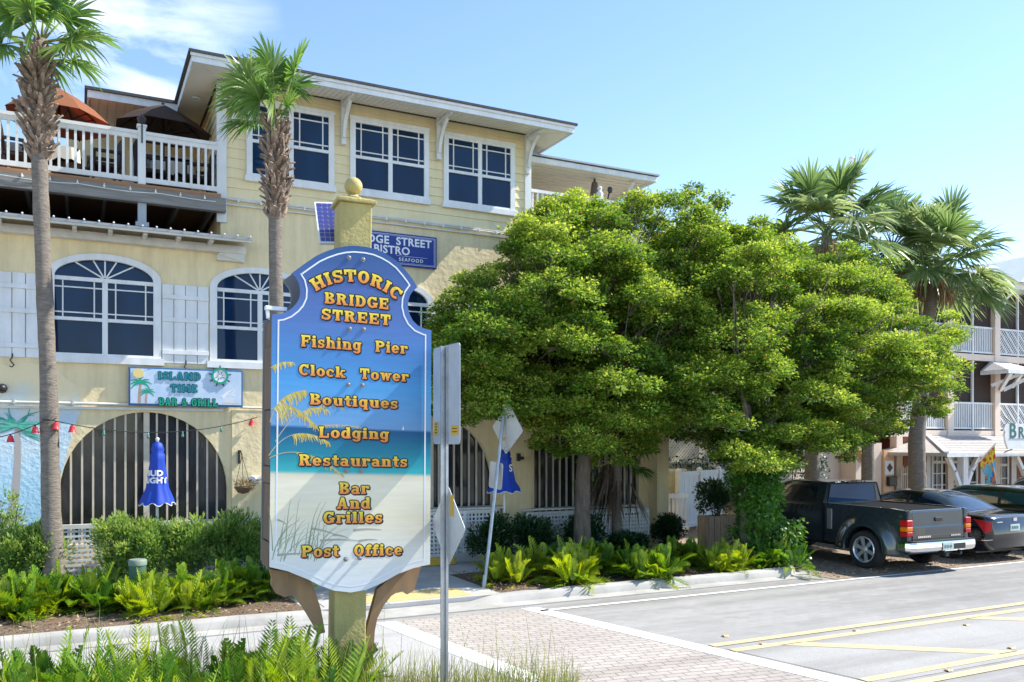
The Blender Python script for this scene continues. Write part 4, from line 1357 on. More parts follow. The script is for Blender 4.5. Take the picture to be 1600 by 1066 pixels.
# door plate with a dark diamond and a letter box on the pier
w = MB(); w.box(25.52, 25.95, 21.165, 21.198, 1.42, 1.92); dp = w.build('house_plate', m_signwhite, HB)
w = MB()
for s, t_ in ((0.17, 0.0), ):
    for dx, dz in ((0, 1), (1, 0), (0, -1), (-1, 0)):
        cx_, cz_ = 25.735 + dx * 0.075, 1.67 + dz * 0.085
        w.prism([(cx_ - 0.07, cz_), (cx_, cz_ - 0.08), (cx_ + 0.07, cz_), (cx_, cz_ + 0.08)], 0.01, front(21.152))
w.build('plate_emblem', mat('dark_emblem', (0.09, 0.03, 0.03), 0.5), dp)
w = MB(); w.box(25.6, 26.0, 21.05, 21.198, 1.02, 1.36); w.build('letter_box', m_black, HB, bevel=0.02)
# beige picket gate beside the pier
gt = thing('picket_gate', 'beige metal picket gate between the orange pier and the palm trunk', 'gate', (26.5, 21.0, 0))
w = MB()
for k in range(8): w.box(26.1 + k * 0.105, 26.1 + k * 0.105 + 0.035, 20.98, 21.01, 0.1, 1.72 if k % 2 else 1.66)
gp = w.build('picket', m_beige, gt)
w = MB(); w.box(26.08, 26.9, 20.95, 20.979, 0.25, 0.31); w.box(26.08, 26.9, 20.95, 20.979, 1.4, 1.46); w.build('rail', m_beige, gt)
w = MB(); w.box(26.92, 27.0, 20.94, 21.02, 0.0, 1.9); w.build('post', m_white, gt)

# hanging sign board: carved outline, green capitals, runs out of the picture
pn = thing('carved_shop_sign', 'white carved hanging board with dark green capitals above the porch roof', 'sign', (31.0, 18.6, 2.4))
p_ = P(1569, 702, Y=18.6); q_ = P(1569, 662, Y=18.6)
xL, zB, zT = p_.x, p_.z, q_.z
h_ = zT - zB
outl = [(xL + 0.22, zB), (xL + 3.6, zB), (xL + 3.6, zT), (xL + 0.12, zT), (xL + 0.05, zT - 0.10 * h_), (xL + 0.0, zT - 0.2 * h_), (xL + 0.07, zT - 0.32 * h_), (xL + 0.03, zT - 0.45 * h_), (xL + 0.08, zB + 0.3 * h_), (xL + 0.16, zB + 0.12 * h_)]
w = MB(); w.fill(outl, [], 0.06, front(18.6)); w.build('board', m_white, pn)
w = MB()
w.text('B', h_ * 0.82, flat(xL + 0.26, zB + h_ * 0.45, 18.594), bold=0.012)
w.text('RIDGE', h_ * 0.62, flat(xL + 0.26 + h_ * 0.58, zB + h_ * 0.45, 18.594), bold=0.010, spacing=1.05)
w.build('lettering', mat('bottle_green_paint', (0.02, 0.12, 0.10), 0.5), pn)
w = MB(); w.box(xL + 0.25, xL + 3.5, 18.588, 18.599, zB + h_ * 0.40, zB + h_ * 0.415)
w.build('rule', mat('bottle_green_paint', (0.02, 0.12, 0.10), 0.5), pn)
w = MB(); w.bar((xL + 0.5, 18.63, zT), (xL + 0.5, 18.9, zT + 0.25), 0.03, 0.03); w.bar((xL + 0.5, 18.63, zB), (xL + 0.5, 18.95, zB - 0.12), 0.03, 0.03)
w.build('hanger', m_black, pn)

# bright flag on a staff from the porch post
fl = thing('house_flag', 'red yellow and blue house flag hanging from a slanted white staff on the porch post', 'flag', (26.9, 18.9, 1.4))
a_ = P(1514, 738, Y=18.85); c_ = P(1556, 693, Y=18.2)
w = MB(); w.tube([a_, c_], 0.022, 8); w.build('staff', m_white, fl)
w = MB()
nu, nv = 14, 18
top0, top1 = c_.lerp(a_, 0.04), c_.lerp(a_, 0.62)
drop = 1.35
vs = []
for j in range(nv + 1):
    for i in range(nu + 1):
        u_, v_ = i / nu, j / nv
        p0 = top0.lerp(top1, u_)
        # the cloth gathers under the staff tip as it hangs
        q = Vector((c_.x + 0.10 - 0.42 * u_ * (1 - 0.62 * v_), c_.y + 0.02 + 0.25 * u_, 0))
        k = min(1, v_ * 1.4)
        x = p0.x * (1 - k) + q.x * k
        y = p0.y * (1 - k) + q.y * k + 0.07 * v_ * math.sin(u_ * 11 + v_ * 2)
        z = p0.z - drop * v_ * (1 - 0.45 * u_)
        vs.append((x, y, z))
w.add(vs, [(j * (nu + 1) + i, j * (nu + 1) + i + 1, (j + 1) * (nu + 1) + i + 1, (j + 1) * (nu + 1) + i) for j in range(nv) for i in range(nu)],)
fm = []
for j in range(nv):
    for i in range(nu):
        q = mnoise(Vector((i * 0.33, j * 0.30, 5)))
        fm.append((0 if q > 0.10 else 1 if q > -0.25 else 3) if j < 7 - i * 0.15 else (2 if q > -0.20 else 4 if q > -0.38 else 3))
w.m = fm
w.build('cloth', [mat('flag_red', (0.55, 0.04, 0.03), 0.7), mat('flag_yellow', (0.75, 0.55, 0.04), 0.7), mat('flag_aqua', (0.12, 0.45, 0.60), 0.7), mat('flag_orange', (0.70, 0.22, 0.05), 0.7), mat('flag_blue', (0.04, 0.16, 0.42), 0.7)], fl, smooth='all', fix=False)

# white mast seen above the palms
ms = MB()
a_ = P(1331, 252, Y=30); 
ms.tube([(a_.x, 30, 0), (a_.x, 30, a_.z * 0.8), (a_.x, 30, a_.z)], [0.16, 0.14, 0.10], 10)
ms.sphere((a_.x, 30, a_.z + 0.1), 0.15, 10, 8)
mo_ = ms.build('mast', m_white, None, smooth=True)
tag(mo_, 'slim white mast standing behind the taller right-hand palm crown', 'mast')

# ================================================================ fences and screens
def lattice(name, x0, x1, z0, z1, y, label, parent=None, pitch=0.085, slat=0.036):
    t = thing(name, label, 'fence', ((x0 + x1) / 2, y, z0))
    b = MB()
    n = int((x1 - x0) / pitch)
    for k in range(n + 1): b.box(x0 + k * pitch, x0 + k * pitch + slat, y, y + 0.012, z0 + 0.04, z1 - 0.04)
    m_ = int((z1 - z0 - 0.08) / pitch)
    for k in range(m_ + 1): b.box(x0, x1, y - 0.0125, y - 0.0005, z0 + 0.04 + k * pitch, z0 + 0.04 + k * pitch + slat)
    b.build('lattice_panel', m_white, t)
    b = MB()
    b.box(x0, x1, y - 0.03, y + 0.05, z1 - 0.045, z1 + 0.03); b.box(x0, x1, y - 0.025, y + 0.03, z0, z0 + 0.05)
    b.build('rail', m_whiteold, t)
    x = x0
    while x < x1 + 0.1:
        b = MB(); b.box(x - 0.035, x + 0.035, y - 0.04, y + 0.06, z0 - 0.03, z1 + 0.02); b.build('post', m_white, t); x += 1.8
    return t
LT = 'lattice fences in front of the yellow building'
for a in (lattice('lattice_fence', -4.6, 4.3, 0.12, 1.12, 16.80, 'low white lattice fence behind the clipped hedge below the left arch'),
          lattice('lattice_fence', 5.35, 7.95, 0.12, 1.14, 16.35, 'low white lattice fence below the arch between the town sign and the leaning pole'),
          lattice('lattice_fence', 8.75, 12.0, 0.30, 1.02, 16.6, 'low white lattice fence under the tree in front of the barred windows')):
    a['group'] = LT
# terrace bar counter shelves behind the lattice
b = MB()
b.box(5.4, 8.2, 16.45, 16.9, 1.17, 1.21); b.box(8.7, 12.0, 16.7, 17.0, 1.07, 1.11)
b.box(5.35, 7.95, 16.30, 16.6, 0.08, 0.30)
o = b.build('terrace_counter', m_whiteold, None); tag(o, 'pale counter ledge running along the barred arches behind the lattice', 'counter')

# white vinyl fence, picket piece and yellow garden wall in the gap between the buildings
p0, p1 = P(1060, 735, Y=19.5), P(1128, 735, Y=19.5)
zt = p0.z
fz = thing('vinyl_fence', 'white vinyl privacy fence panels behind the wooden planter box', 'fence', (p0.x, 19.5, 0))
for k in range(3):
    b = MB()
    xa = p0.x + k * 1.5
    b.box(xa + 0.09, xa + 1.42, 19.5, 19.53, 0.15, zt - 0.08)
    for j in range(1, 4): b.box(xa + 0.09 + j * 0.33 - 0.008, xa + 0.09 + j * 0.33 + 0.008, 19.494, 19.499, 0.25, zt - 0.2)
    b.box(xa + 0.09, xa + 1.42, 19.47, 19.499, zt - 0.18, zt - 0.05); b.box(xa + 0.09, xa + 1.42, 19.47, 19.499, 0.12, 0.25)
    b.build('panel', m_white, fz)
for k in range(4):
    b = MB()
    xa = p0.x + k * 1.5
    b.box(xa - 0.06, xa + 0.07, 19.44, 19.57, 0.0, zt); b.add([(xa - .07, 19.43, zt), (xa + .08, 19.43, zt), (xa + .08, 19.58, zt), (xa - .07, 19.58, zt), (xa + .005, 19.505, zt + .07)], [(0, 1, 4), (1, 2, 4), (2, 3, 4), (3, 0, 4), (3, 2, 1, 0)])
    b.build('post', m_white, fz)
fz.rotation_euler = (0, 0, R(28))
pk = thing('picket_fence', 'short white picket fence between the corner pillar and the vinyl fence', 'fence', (14.2, 18.6, 0))
a0 = P(1031, 772, Y=18.6); a1 = P(1057, 772, Y=18.6)
b = MB()
k = a0.x
while k < a1.x + 0.3: b.box(k, k + 0.07, 18.6, 18.625, 0.1, a0.z); k += 0.14
b.build('picket', m_white, pk)
b = MB(); b.box(a0.x - 0.05, a1.x + 0.4, 18.57, 18.599, a0.z - 0.12, a0.z - 0.02); b.box(a0.x - 0.05, a1.x + 0.4, 18.57, 18.599, 0.2, 0.3)
b.build('rail', m_white, pk)
gw = MB(); q0 = P(1024, 737, Y=19.9); q1 = P(1062, 737, Y=19.9)
gw.box(q0.x, q1.x + 0.2, 19.9, 20.1, 0, q0.z); gw.box(q0.x - .03, q1.x + 0.23, 19.87, 20.13, q0.z, q0.z + 0.06)
tag(gw.build('garden_wall', m_stucco), 'short yellow garden wall behind the white picket fence', 'wall')
sc_ = thing('trellis_screen', 'cream diagonal trellis screen on a hedge top behind the white vinyl fence', 'screen', (17, 21.5, 0))
u0, u1 = P(1022, 684, Y=21.4), P(1160, 719, Y=21.4)
b = MB()
x0, x1, z0, z1 = u0.x, u1.x, u1.z, u0.z
hgt = z1 - z0
k = x0 - hgt
while k < x1:
    for s in (0, 1):
        xa, xb = k, k + hgt
        za, zb_ = (z0, z1) if s == 0 else (z1, z0)
        ta = max(0, (x0 - xa) / hgt); tb = min(1, (x1 - xa) / hgt)
        if tb > ta: b.bar((xa + hgt * ta, 21.4 + 0.014 * s, za + (zb_ - za) * ta), (xa + hgt * tb, 21.4 + 0.014 * s, za + (zb_ - za) * tb), 0.012, 0.045, up=(0, 0, 1))
    k += 0.115
b.build('lattice_panel', m_beige, sc_)
b = MB()
for x in (x0, (x0 + x1) / 2, x1): b.box(x - 0.05, x + 0.05, 21.36, 21.46, 0, z1 + 0.05)
b.box(x0, x1, 21.37, 21.395, z1, z1 + 0.07); b.box(x0, x1, 21.37, 21.395, z0 - 0.07, z0)
b.build('frame', m_beige, sc_)
b = MB(); b.box(x0, x1, 21.6, 21.7, 0, z0 - 0.05)
b.build('backing_board', m_beige, sc_)
# wooden planter box
pb = thing('planter_box', 'weathered wooden planter box of upright boards at the end of the bed', 'planter', (13.9, 16.3, 0))
c0, c1 = P(1107, 857, Y=16.0), P(1153, 805, Y=16.0)
m_plank = mat('planter_plank', (0.58, 0.42, 0.28), 0.8, col2=(0.38, 0.27, 0.18), vscale=3, stretch=(6, 6, 0.6), bump=0.3, bscale=10)
PX0, PX1, PZ1 = c0.x, c1.x, c1.z
n = 5
wv = (PX1 - PX0) / n
for k in range(n):
    for q in ((PX0 + k * wv + 0.008, PX0 + (k + 1) * wv - 0.008, 16.0, 16.03), (PX0 - 0.03, PX0, 16.0 + k * 0.075 + 0.004, 16.0 + (k + 1) * 0.075 - 0.004),
              (PX1, PX1 + 0.03, 16.0 + k * 0.075 + 0.004, 16.0 + (k + 1) * 0.075 - 0.004), (PX0 + k * wv + 0.008, PX0 + (k + 1) * wv - 0.008, 16.378, 16.408)):
        b = MB(); b.box(*q, 0.05, PZ1 - 0.006 * (k % 2)); b.build('board', m_plank, pb, bevel=0.004)
b = MB(); b.box(PX0 + 0.01, PX1 - 0.01, 16.04, 16.37, 0.05, PZ1 - 0.08); b.build('soil', m_mulch, pb)
# ================================================================ trees, palms, planting
m_bark = mat('grey_bark', (0.20, 0.165, 0.13), 0.9, col2=(0.10, 0.08, 0.065), vscale=7, stretch=(2, 2, 0.5), bump=0.6, bscale=18)
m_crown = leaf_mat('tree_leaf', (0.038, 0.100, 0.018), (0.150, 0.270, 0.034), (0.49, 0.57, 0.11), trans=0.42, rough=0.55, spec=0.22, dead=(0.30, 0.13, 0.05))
m_palm = leaf_mat('palm_leaf', (0.05, 0.12, 0.03), (0.15, 0.27, 0.06), (0.42, 0.47, 0.15), trans=0.50, rough=0.38, spec=0.45)
m_palmr = leaf_mat('bleached_palm_leaf', (0.06, 0.11, 0.045), (0.16, 0.25, 0.085), (0.52, 0.54, 0.28), trans=0.45, rough=0.36, spec=0.5)
m_coon = leaf_mat('coontie_leaf', (0.035, 0.12, 0.018), (0.10, 0.235, 0.025), (0.36, 0.45, 0.04), trans=0.40, dead=(0.26, 0.17, 0.07), rough=0.38)
m_hedge = leaf_mat('hedge_leaf', (0.05, 0.14, 0.03), (0.15, 0.29, 0.06), (0.44, 0.52, 0.14), trans=0.40, rough=0.45)
m_ivy = leaf_mat('vine_leaf', (0.03, 0.10, 0.018), (0.08, 0.21, 0.03), (0.20, 0.34, 0.05), trans=0.36, rough=0.35)
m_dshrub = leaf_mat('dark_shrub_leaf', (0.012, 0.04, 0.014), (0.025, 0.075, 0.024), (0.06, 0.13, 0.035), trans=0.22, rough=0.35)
m_grass = leaf_mat('grass_blade', (0.12, 0.16, 0.03), (0.22, 0.26, 0.06), (0.46, 0.40, 0.16), trans=0.35, rough=0.5)

def inside(poly, x, y):
    c = False
    j = len(poly) - 1
    for i in range(len(poly)):
        xi, yi = poly[i]; xj, yj = poly[j]
        if (yi > y) != (yj > y) and x < (xj - xi) * (y - yi) / (yj - yi) + xi: c = not c
        j = i
    return c
def edge_dist(poly, x, y):
    m = 1e9
    for (a, b_), (c, d) in zip(poly, poly[1:] + poly[:1]):
        vx, vy = c - a, d - b_
        t = max(0, min(1, ((x - a) * vx + (y - b_) * vy) / (vx * vx + vy * vy + 1e-9)))
        m = min(m, math.hypot(x - a - vx * t, y - b_ - vy * t))
    return m

def spread_tree(name, label, poly, Yc, half, base, ntarget, group, trunk_r=0.17, seed=1, lean=0.0, boughs=()):
    """layered shade tree: flat pads of small leaves held by limbs from one trunk"""
    rr = random.Random(seed)
    t = thing(name, label, 'tree', base, group)
    xs = [p[0] for p in poly]; ys = [p[1] for p in poly]
    pads = []
    tries = 0
    while len(pads) < ntarget and tries < 60000:
        tries += 1
        x, y = rr.uniform(min(xs), max(xs)), rr.uniform(min(ys), max(ys))
        if not inside(poly, x, y): continue
        ed = edge_dist(poly, x, y)
        if ed < 13: continue
        dep = half * min(1, 0.25 + ed / 95.0)
        w = rr.uniform(-1, 1)
        c = P(x, y, Y=Yc + dep * w)
        rad = min(0.70, 0.22 + ed / 75.0 * 0.5) * rr.uniform(0.62, 1.22)
        # hollows between the boughs on the near side
        if w < 0.35 and ed > 24 and mnoise(Vector(c) * 0.62 + Vector((seed * 7.3, 0, 0))) < -0.10: continue
        if any((c - q[0]).length < 0.47 * (rad + q[1]) for q in pads): continue
        pads.append((c, rad))
    # ragged sprigs along the outline
    for q_ in range(4000):
        if len(pads) > 3000: break
        x, y = rr.uniform(min(xs) - 6, max(xs) + 6), rr.uniform(min(ys) - 6, max(ys) + 6)
        ed = edge_dist(poly, x, y)
        if ed > 12 or (not inside(poly, x, y) and ed > 5) or rr.random() > 0.16: continue
        pads.append((P(x, y, Y=Yc + half * rr.uniform(-.45, .45)), rr.uniform(0.08, 0.17)))
        if q_ > 2600: break
    for bx_, by_, rx_, ry_, Yb, nb_ in boughs:
        for k in range(nb_):
            a_, q_ = rr.uniform(0, math.tau), math.sqrt(rr.random())
            pads.append((P(bx_ + rx_ * q_ * math.cos(a_), by_ + ry_ * q_ * math.sin(a_), Y=Yb + rr.uniform(-.25, .45)), rr.uniform(0.26, 0.46)))
    C, A, N, Ln, Wd, T = [], [], [], [], [], []
    for c, rad in pads:
        nt_ = max(6, int(36 * (rad / 0.6) ** 1.8))
        tone = rr.gauss(0, 0.12)
        u = unit(nt_)
        u[:, 2] = np.abs(u[:, 2]) * 0.95 - 0.22
        rads = rng.uniform(0.72, 1.08, size=(nt_, 1))
        tuft = np.array(c) + u * rads * np.array([rad, rad, rad * rr.uniform(0.52, 0.85)])
        nl = 62
        k = nt_ * nl
        v = unit(k)
        tr = np.repeat(rng.uniform(0.07, 0.22, size=nt_), nl).reshape(-1, 1)
        rdist = rng.uniform(0.35, 1.0, size=(k, 1)) ** 0.6
        pos = np.repeat(tuft, nl, axis=0) + v * tr * rdist * np.array([1.25, 1.25, 0.62])
        out = np.repeat(u, nl, axis=0)
        a = v * 0.9 + out * 0.35 + rng.normal(size=(k, 3)) * 0.4
        a[:, 2] *= 0.6
        nn = np.array([0, 0, 1.0]) + out * 0.35 + rng.normal(size=(k, 3)) * 0.55
        C.append(pos); A.append(a); N.append(nn)
        L_ = rng.uniform(0.040, 0.082, size=k)
        Ln.append(L_); Wd.append(L_ * rng.uniform(0.52, 0.72, size=k))
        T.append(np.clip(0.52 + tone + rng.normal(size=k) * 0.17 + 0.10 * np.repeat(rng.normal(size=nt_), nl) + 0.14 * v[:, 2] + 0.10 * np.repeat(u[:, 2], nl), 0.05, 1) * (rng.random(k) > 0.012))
    C = np.concatenate(C)
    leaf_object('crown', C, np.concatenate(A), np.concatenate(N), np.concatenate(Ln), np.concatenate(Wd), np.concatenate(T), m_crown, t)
    # trunk and limbs
    b = MB()
    bx, by, bz = base
    fork = Vector((bx + lean, by, 2.6))
    b.tube([Vector(base) + Vector((0, 0, -0.1)), Vector((bx + lean * 0.2, by, 1.0)), Vector((bx + lean * 0.7, by + 0.05, 1.9)), fork], [trunk_r * 1.35, trunk_r, trunk_r * 0.9, trunk_r * 0.8], 12)
    b.build('trunk', m_bark, t, smooth='all')
    b = MB()
    seeds = [pads[i][0] for i in rr.sample(range(len(pads)), 9)]
    groups = [[] for _ in seeds]
    for c, rad in pads: groups[min(range(9), key=lambda i: (seeds[i] - c).length)].append((c, rad))
    for gq in groups:
        if not gq: continue
        m0 = sum((c for c, _ in gq), Vector()) / len(gq)
        m0 = fork.lerp(m0, 0.82) + Vector((0, 0, -0.15))
        d = m0 - fork
        main = [fork + Vector((0, 0, -0.2)), fork + d * 0.3 + Vector((rr.uniform(-.2, .2), rr.uniform(-.2, .2), 0.25)), fork + d * 0.65 + Vector((rr.uniform(-.2, .2), rr.uniform(-.2, .2), 0.2)), m0]
        b.tube(main, [trunk_r * 0.55, trunk_r * 0.42, trunk_r * 0.28, 0.02], 8)
        for c, rad in gq:
            s0 = main[2].lerp(main[3], rr.random()) if rr.random() < 0.65 else main[1].lerp(main[2], rr.random())
            mid = s0.lerp(c, 0.55) + Vector((rr.uniform(-.2, .2), rr.uniform(-.2, .2), rr.uniform(-.05, .2)))
            b.tube([s0, mid, c], [0.022, 0.014, 0.006], 5)
            for q in range(3):
                e = c + Vector((rr.uniform(-1, 1), rr.uniform(-1, 1), rr.uniform(-.1, .35))) * rad * 0.8
                b.tube([mid.lerp(c, 0.6), e], [0.009, 0.003], 4)
    b.build('limb', m_bark, t, smooth='all')
    return t
polyA = [(662, 560), (668, 520), (676, 488), (705, 470), (722, 440), (762, 415), (800, 398), (812, 372), (806, 345), (832, 315), (858, 300), (905, 306), (958, 318), (1000, 300), (1062, 296), (1132, 316), (1112, 344),
         (1140, 350), (1150, 420), (1140, 520), (1120, 600), (1085, 650), (1040, 690), (985, 715), (930, 722), (880, 705), (840, 690), (826, 650), (780, 648), (735, 655), (690, 645), (664, 610)]
polyB = [(1060, 420), (1100, 380), (1150, 342), (1200, 352), (1232, 368), (1262, 398), (1330, 392), (1388, 398), (1408, 430), (1415, 468), (1450, 482), (1500, 498), (1506, 530), (1486, 552), (1512, 572), (1492, 618), (1462, 648),
         (1418, 652), (1404, 682), (1350, 695), (1312, 716), (1286, 688), (1258, 702), (1220, 742), (1150, 735), (1100, 700), (1062, 680), (1040, 600), (1050, 500)]
GT = 'layered shade trees along the pavement'
tA = spread_tree('shade_tree', 'broad dark green shade tree whose layered crown hides the right half of the yellow building', polyA, 14.9, 1.7, (9.35, 15.3, 0.1), 220, GT, 0.17, 3, 0.1, boughs=((955, 640, 92, 62, 13.5, 30), (1040, 480, 55, 38, 13.6, 14), (930, 420, 60, 35, 13.6, 12), (730, 560, 55, 30, 13.9, 12), (800, 620, 50, 26, 13.9, 8)))
tB = spread_tree('shade_tree', 'yellow-green shade tree with a vine-wrapped trunk reaching out over the dark pickup', polyB, 14.5, 1.7, (12.2, 13.5, 0.1), 240, GT, 0.15, 5, 0.1, boughs=((1130, 620, 70, 48, 12.9, 20), (1200, 700, 55, 30, 13.0, 12), (1180, 430, 50, 40, 13.0, 12), (1330, 610, 65, 45, 13.1, 18), (1430, 560, 50, 34, 13.2, 12), (1300, 500, 60, 35, 13.0, 12), (1290, 680, 45, 26, 13.1, 8)))

# ---- fan palms
def blade_object(name, C, A, S, Ln, Wd, droop, tint, material, parent, levels=((0, 0.25), (0.35, 0.85), (0.62, 1.0), (0.85, 0.45), (1.0, 0.06)), dpow=2.4, dvec=(0, 0, -1)):
    n = len(C)
    b = np.array(base_of(parent))
    A = A / np.linalg.norm(A, axis=1, keepdims=True)
    S = S / (np.linalg.norm(S, axis=1, keepdims=True) + 1e-9)
    Ln = np.asarray(Ln).reshape(-1, 1); Wd = np.asarray(Wd).reshape(-1, 1); droop = np.asarray(droop).reshape(-1, 1)
    nl = len(levels)
    V = np.empty((n, nl, 2, 3), np.float32)
    for k, (t, w) in enumerate(levels):
        p = C - b + A * Ln * t + np.array(dvec) * droop * (t ** dpow)
        V[:, k, 0] = p - S * Wd * w * 0.5
        V[:, k, 1] = p + S * Wd * w * 0.5
    idx = np.arange(n * nl * 2, dtype=np.int32).reshape(n, nl, 2)
    Fq = np.stack([idx[:, :-1, 0], idx[:, :-1, 1], idx[:, 1:, 1], idx[:, 1:, 0]], axis=-1).reshape(-1, 4)
    me = bpy.data.meshes.new(name)
    me.vertices.add(n * nl * 2)
    me.vertices.foreach_set('co', V.reshape(-1))
    nf = len(Fq)
    me.loops.add(nf * 4)
    me.loops.foreach_set('vertex_index', Fq.reshape(-1))
    me.polygons.add(nf)
    me.polygons.foreach_set('loop_start', np.arange(0, nf * 4, 4, dtype=np.int32))
    at = me.attributes.new('tint', 'FLOAT', 'FACE')
    at.data.foreach_set('value', np.repeat(np.clip(np.asarray(tint, np.float32), 0, 1), nl - 1))
    me.materials.append(material)
    me.update(calc_edges=True)
    o = bpy.data.objects.new(name, me)
    COL.objects.link(o)
    if parent is not None: o.parent = parent
    BASE[o.name] = Vector(b)
    return o
m_ptrunk = mat('palm_trunk_grey', (0.27, 0.23, 0.19), 0.9, col2=(0.15, 0.125, 0.10), vscale=9, stretch=(0.7, 0.7, 3.5), bump=0.8, bscale=26, bdist=0.03)
m_boot = mat('palm_boot', (0.40, 0.30, 0.22), 0.85, col2=(0.13, 0.085, 0.06), vscale=9, bump=0.5, bscale=30)
m_petiole = mat('palm_petiole', (0.28, 0.30, 0.07), 0.5)
def fan_palm(name, label, path, radii, boots, fronds, group, skirt=0, blade=0.8, seed=1, tone=0.0, wind=(0, 0, 0), boot_r=(0.20, 0.34), mtl=None, shaded_skirt=False):
    """slim trunk, crisscross leaf bases below the crown, fans of ribbon leaflets that droop at the tips"""
    rr = random.Random(seed)
    rg = np.random.default_rng(seed)
    t = thing(name, label, 'palm', path[0], group)
    b = MB()
    pts, rad = [], []
    for i in range(len(path) - 1):
        a, c = Vector(path[i]), Vector(path[i + 1])
        n = max(2, int((c - a).length / 0.18))
        for k in range(n):
            q = k / n
            pts.append(a.lerp(c, q)); rad.append((radii[i] * (1 - q) + radii[i + 1] * q) * (1 + 0.05 * rr.uniform(-1, 1)))
    pts.append(Vector(path[-1])); rad.append(radii[-1])
    b.tube(pts, rad, 14)
    b.build('trunk', m_ptrunk, t, smooth='all')
    top = Vector(path[-1])
    if boots:
        b = MB()
        z0, z1 = boots
        n = int((z1 - z0) * 105)
        for k in range(n):
            q = k / n
            z = z0 + (z1 - z0) * q
            # point on the trunk axis at this height
            for i in range(len(path) - 1):
                if path[i][2] <= z <= path[i + 1][2] + 1e-6:
                    s_ = (z - path[i][2]) / (path[i + 1][2] - path[i][2]); c = Vector(path[i]).lerp(Vector(path[i + 1]), s_); r0 = radii[i] * (1 - s_) + radii[i + 1] * s_
                    break
            az = k * 2.399 + rr.uniform(-.3, .3)
            d = Vector((math.cos(az), math.sin(az), 0)); s2 = Vector((-d.y, d.x, 0))
            flare = boot_r[0] + (boot_r[1] - boot_r[0]) * rr.random()
            flare *= 0.45 + 0.75 * min(1, q * 2.2 + 0.2) * (1.0 if q < 0.85 else 0.85)
            p0 = c + d * (r0 * 0.75); wv = rr.uniform(0.025, 0.060)
            p1 = c + d * (r0 + flare * 0.22) + Vector((0, 0, 0.09))
            p2 = c + d * (r0 + flare * rr.uniform(0.3, 0.6)) + Vector((0, 0, rr.uniform(0.10, 0.26)))
            tw = s2 * rr.uniform(-0.12, 0.12)
            th = d * 0.02 + Vector((0, 0, -0.02))
            vs = [p0 - s2 * wv, p0 + s2 * wv, p1 + s2 * wv * 0.85 + tw * 0.5, p1 - s2 * wv * 0.85 + tw * 0.5, p2 + s2 * wv * 0.30 + tw, p2 - s2 * wv * 0.30 + tw]
            vs2 = [v_ + th for v_ in vs]
            b.add(vs + vs2, [(0, 1, 2, 3), (3, 2, 4, 5), (9, 8, 7, 6), (11, 10, 8, 9), (0, 3, 9, 6), (3, 5, 11, 9), (1, 7, 8, 2), (2, 8, 10, 4), (4, 10, 11, 5)])
        b.build('leaf_base', m_boot, t, fix=False)
    C, A, S, Ln, Wd, Dr, T = [], [], [], [], [], [], []
    pb_ = MB()
    for fr in fronds:
        dirv = Vector(fr[0]).normalized(); pl = fr[1]; br = fr[2]; nrm = Vector(fr[3]).normalized()
        tn = fr[4] if len(fr) > 4 else 0.45
        start = top + dirv * 0.08 + Vector((0, 0, -0.05))
        sag = Vector((0, 0, -1)) * pl * 0.18 * (1 - abs(dirv.z))
        hub = start + dirv * pl + sag
        pb_.tube([start, start + dirv * pl * 0.5 + sag * 0.25, hub], [0.022, 0.014, 0.010], 5)
        dd = (dirv + sag * 0.6 + Vector(wind) * 0.3).normalized()
        s_ = dd.cross(nrm)
        if s_.length < 0.2: s_ = dd.cross(Vector((0.3, -1, 0.2)))
        s_.normalize()
        nn = s_.cross(dd).normalized()
        ns = 46
        spread = 118
        for i in range(ns):
            ph = R(-spread + 2 * spread * (i + 0.5) / ns)
            fold = 0.32 * abs(math.sin(ph)) - 0.05
            a = dd * math.cos(ph) + s_ * math.sin(ph) + nn * (fold + rr.uniform(-.06, .06))
            a = (a + Vector(wind) * 0.16).normalized()
            L_ = br * (1.0 - 0.30 * (abs(ph) / R(spread)) ** 2) * rr.uniform(0.88, 1.06)
            # leaflets lie edge to edge near the hub, pleated
            sv = (-dd * math.sin(ph) + s_ * math.cos(ph)).normalized() + nn * (0.55 if i % 2 else -0.55)
            C.append(hub - dd * 0.02); A.append(a); S.append(sv); Ln.append(L_)
            Wd.append(2.0 * L_ * 0.60 * math.tan(R(spread) / ns) * 1.25)
            Dr.append(L_ * rr.uniform(0.18, 0.62) * (1.15 - 0.7 * abs(a.z)))
            T.append(tn + tone + rr.gauss(0, 0.07))
    pb_.build('petiole', m_petiole, t, smooth='all', fix=False)
    blade_object('crown', np.array(C), np.array(A), np.array(S), Ln, Wd, Dr, T, mtl or m_palm, t)
    if skirt:
        C, A, S, Ln, Wd, Dr, T = [], [], [], [], [], [], []
        for k in range(skirt):
            az = rr.uniform(0, math.tau); d = Vector((math.cos(az), math.sin(az), 0))
            base = top + Vector((0, 0, rr.uniform(-0.75, -0.1))) + d * rr.uniform(0.12, 0.55)
            for i in range(14):
                C.append(base + Vector((rr.uniform(-.1, .1), rr.uniform(-.1, .1), 0))); A.append(d * rr.uniform(0.0, 0.5) + Vector((rr.uniform(-.3, .3), rr.uniform(-.3, .3), -1)))
                S.append(Vector((rr.uniform(-1, 1), rr.uniform(-1, 1), 0.1))); L_ = rr.uniform(0.4, 0.95); Ln.append(L_); Wd.append(0.032); Dr.append(0.1); T.append(rr.random())
        blade_object('dead_skirt', np.array(C), np.array(A), np.array(S), Ln, Wd, Dr, T, leaf_mat('shaded_dead_leaf', (0.05, 0.035, 0.022), (0.10, 0.07, 0.045), (0.18, 0.13, 0.09), trans=0.1) if shaded_skirt else leaf_mat('dead_palm_leaf', (0.16, 0.10, 0.055), (0.28, 0.20, 0.12), (0.42, 0.34, 0.22), trans=0.2), t)  # the skirt under the tree gets a darker palette, its shade painted in
    return t
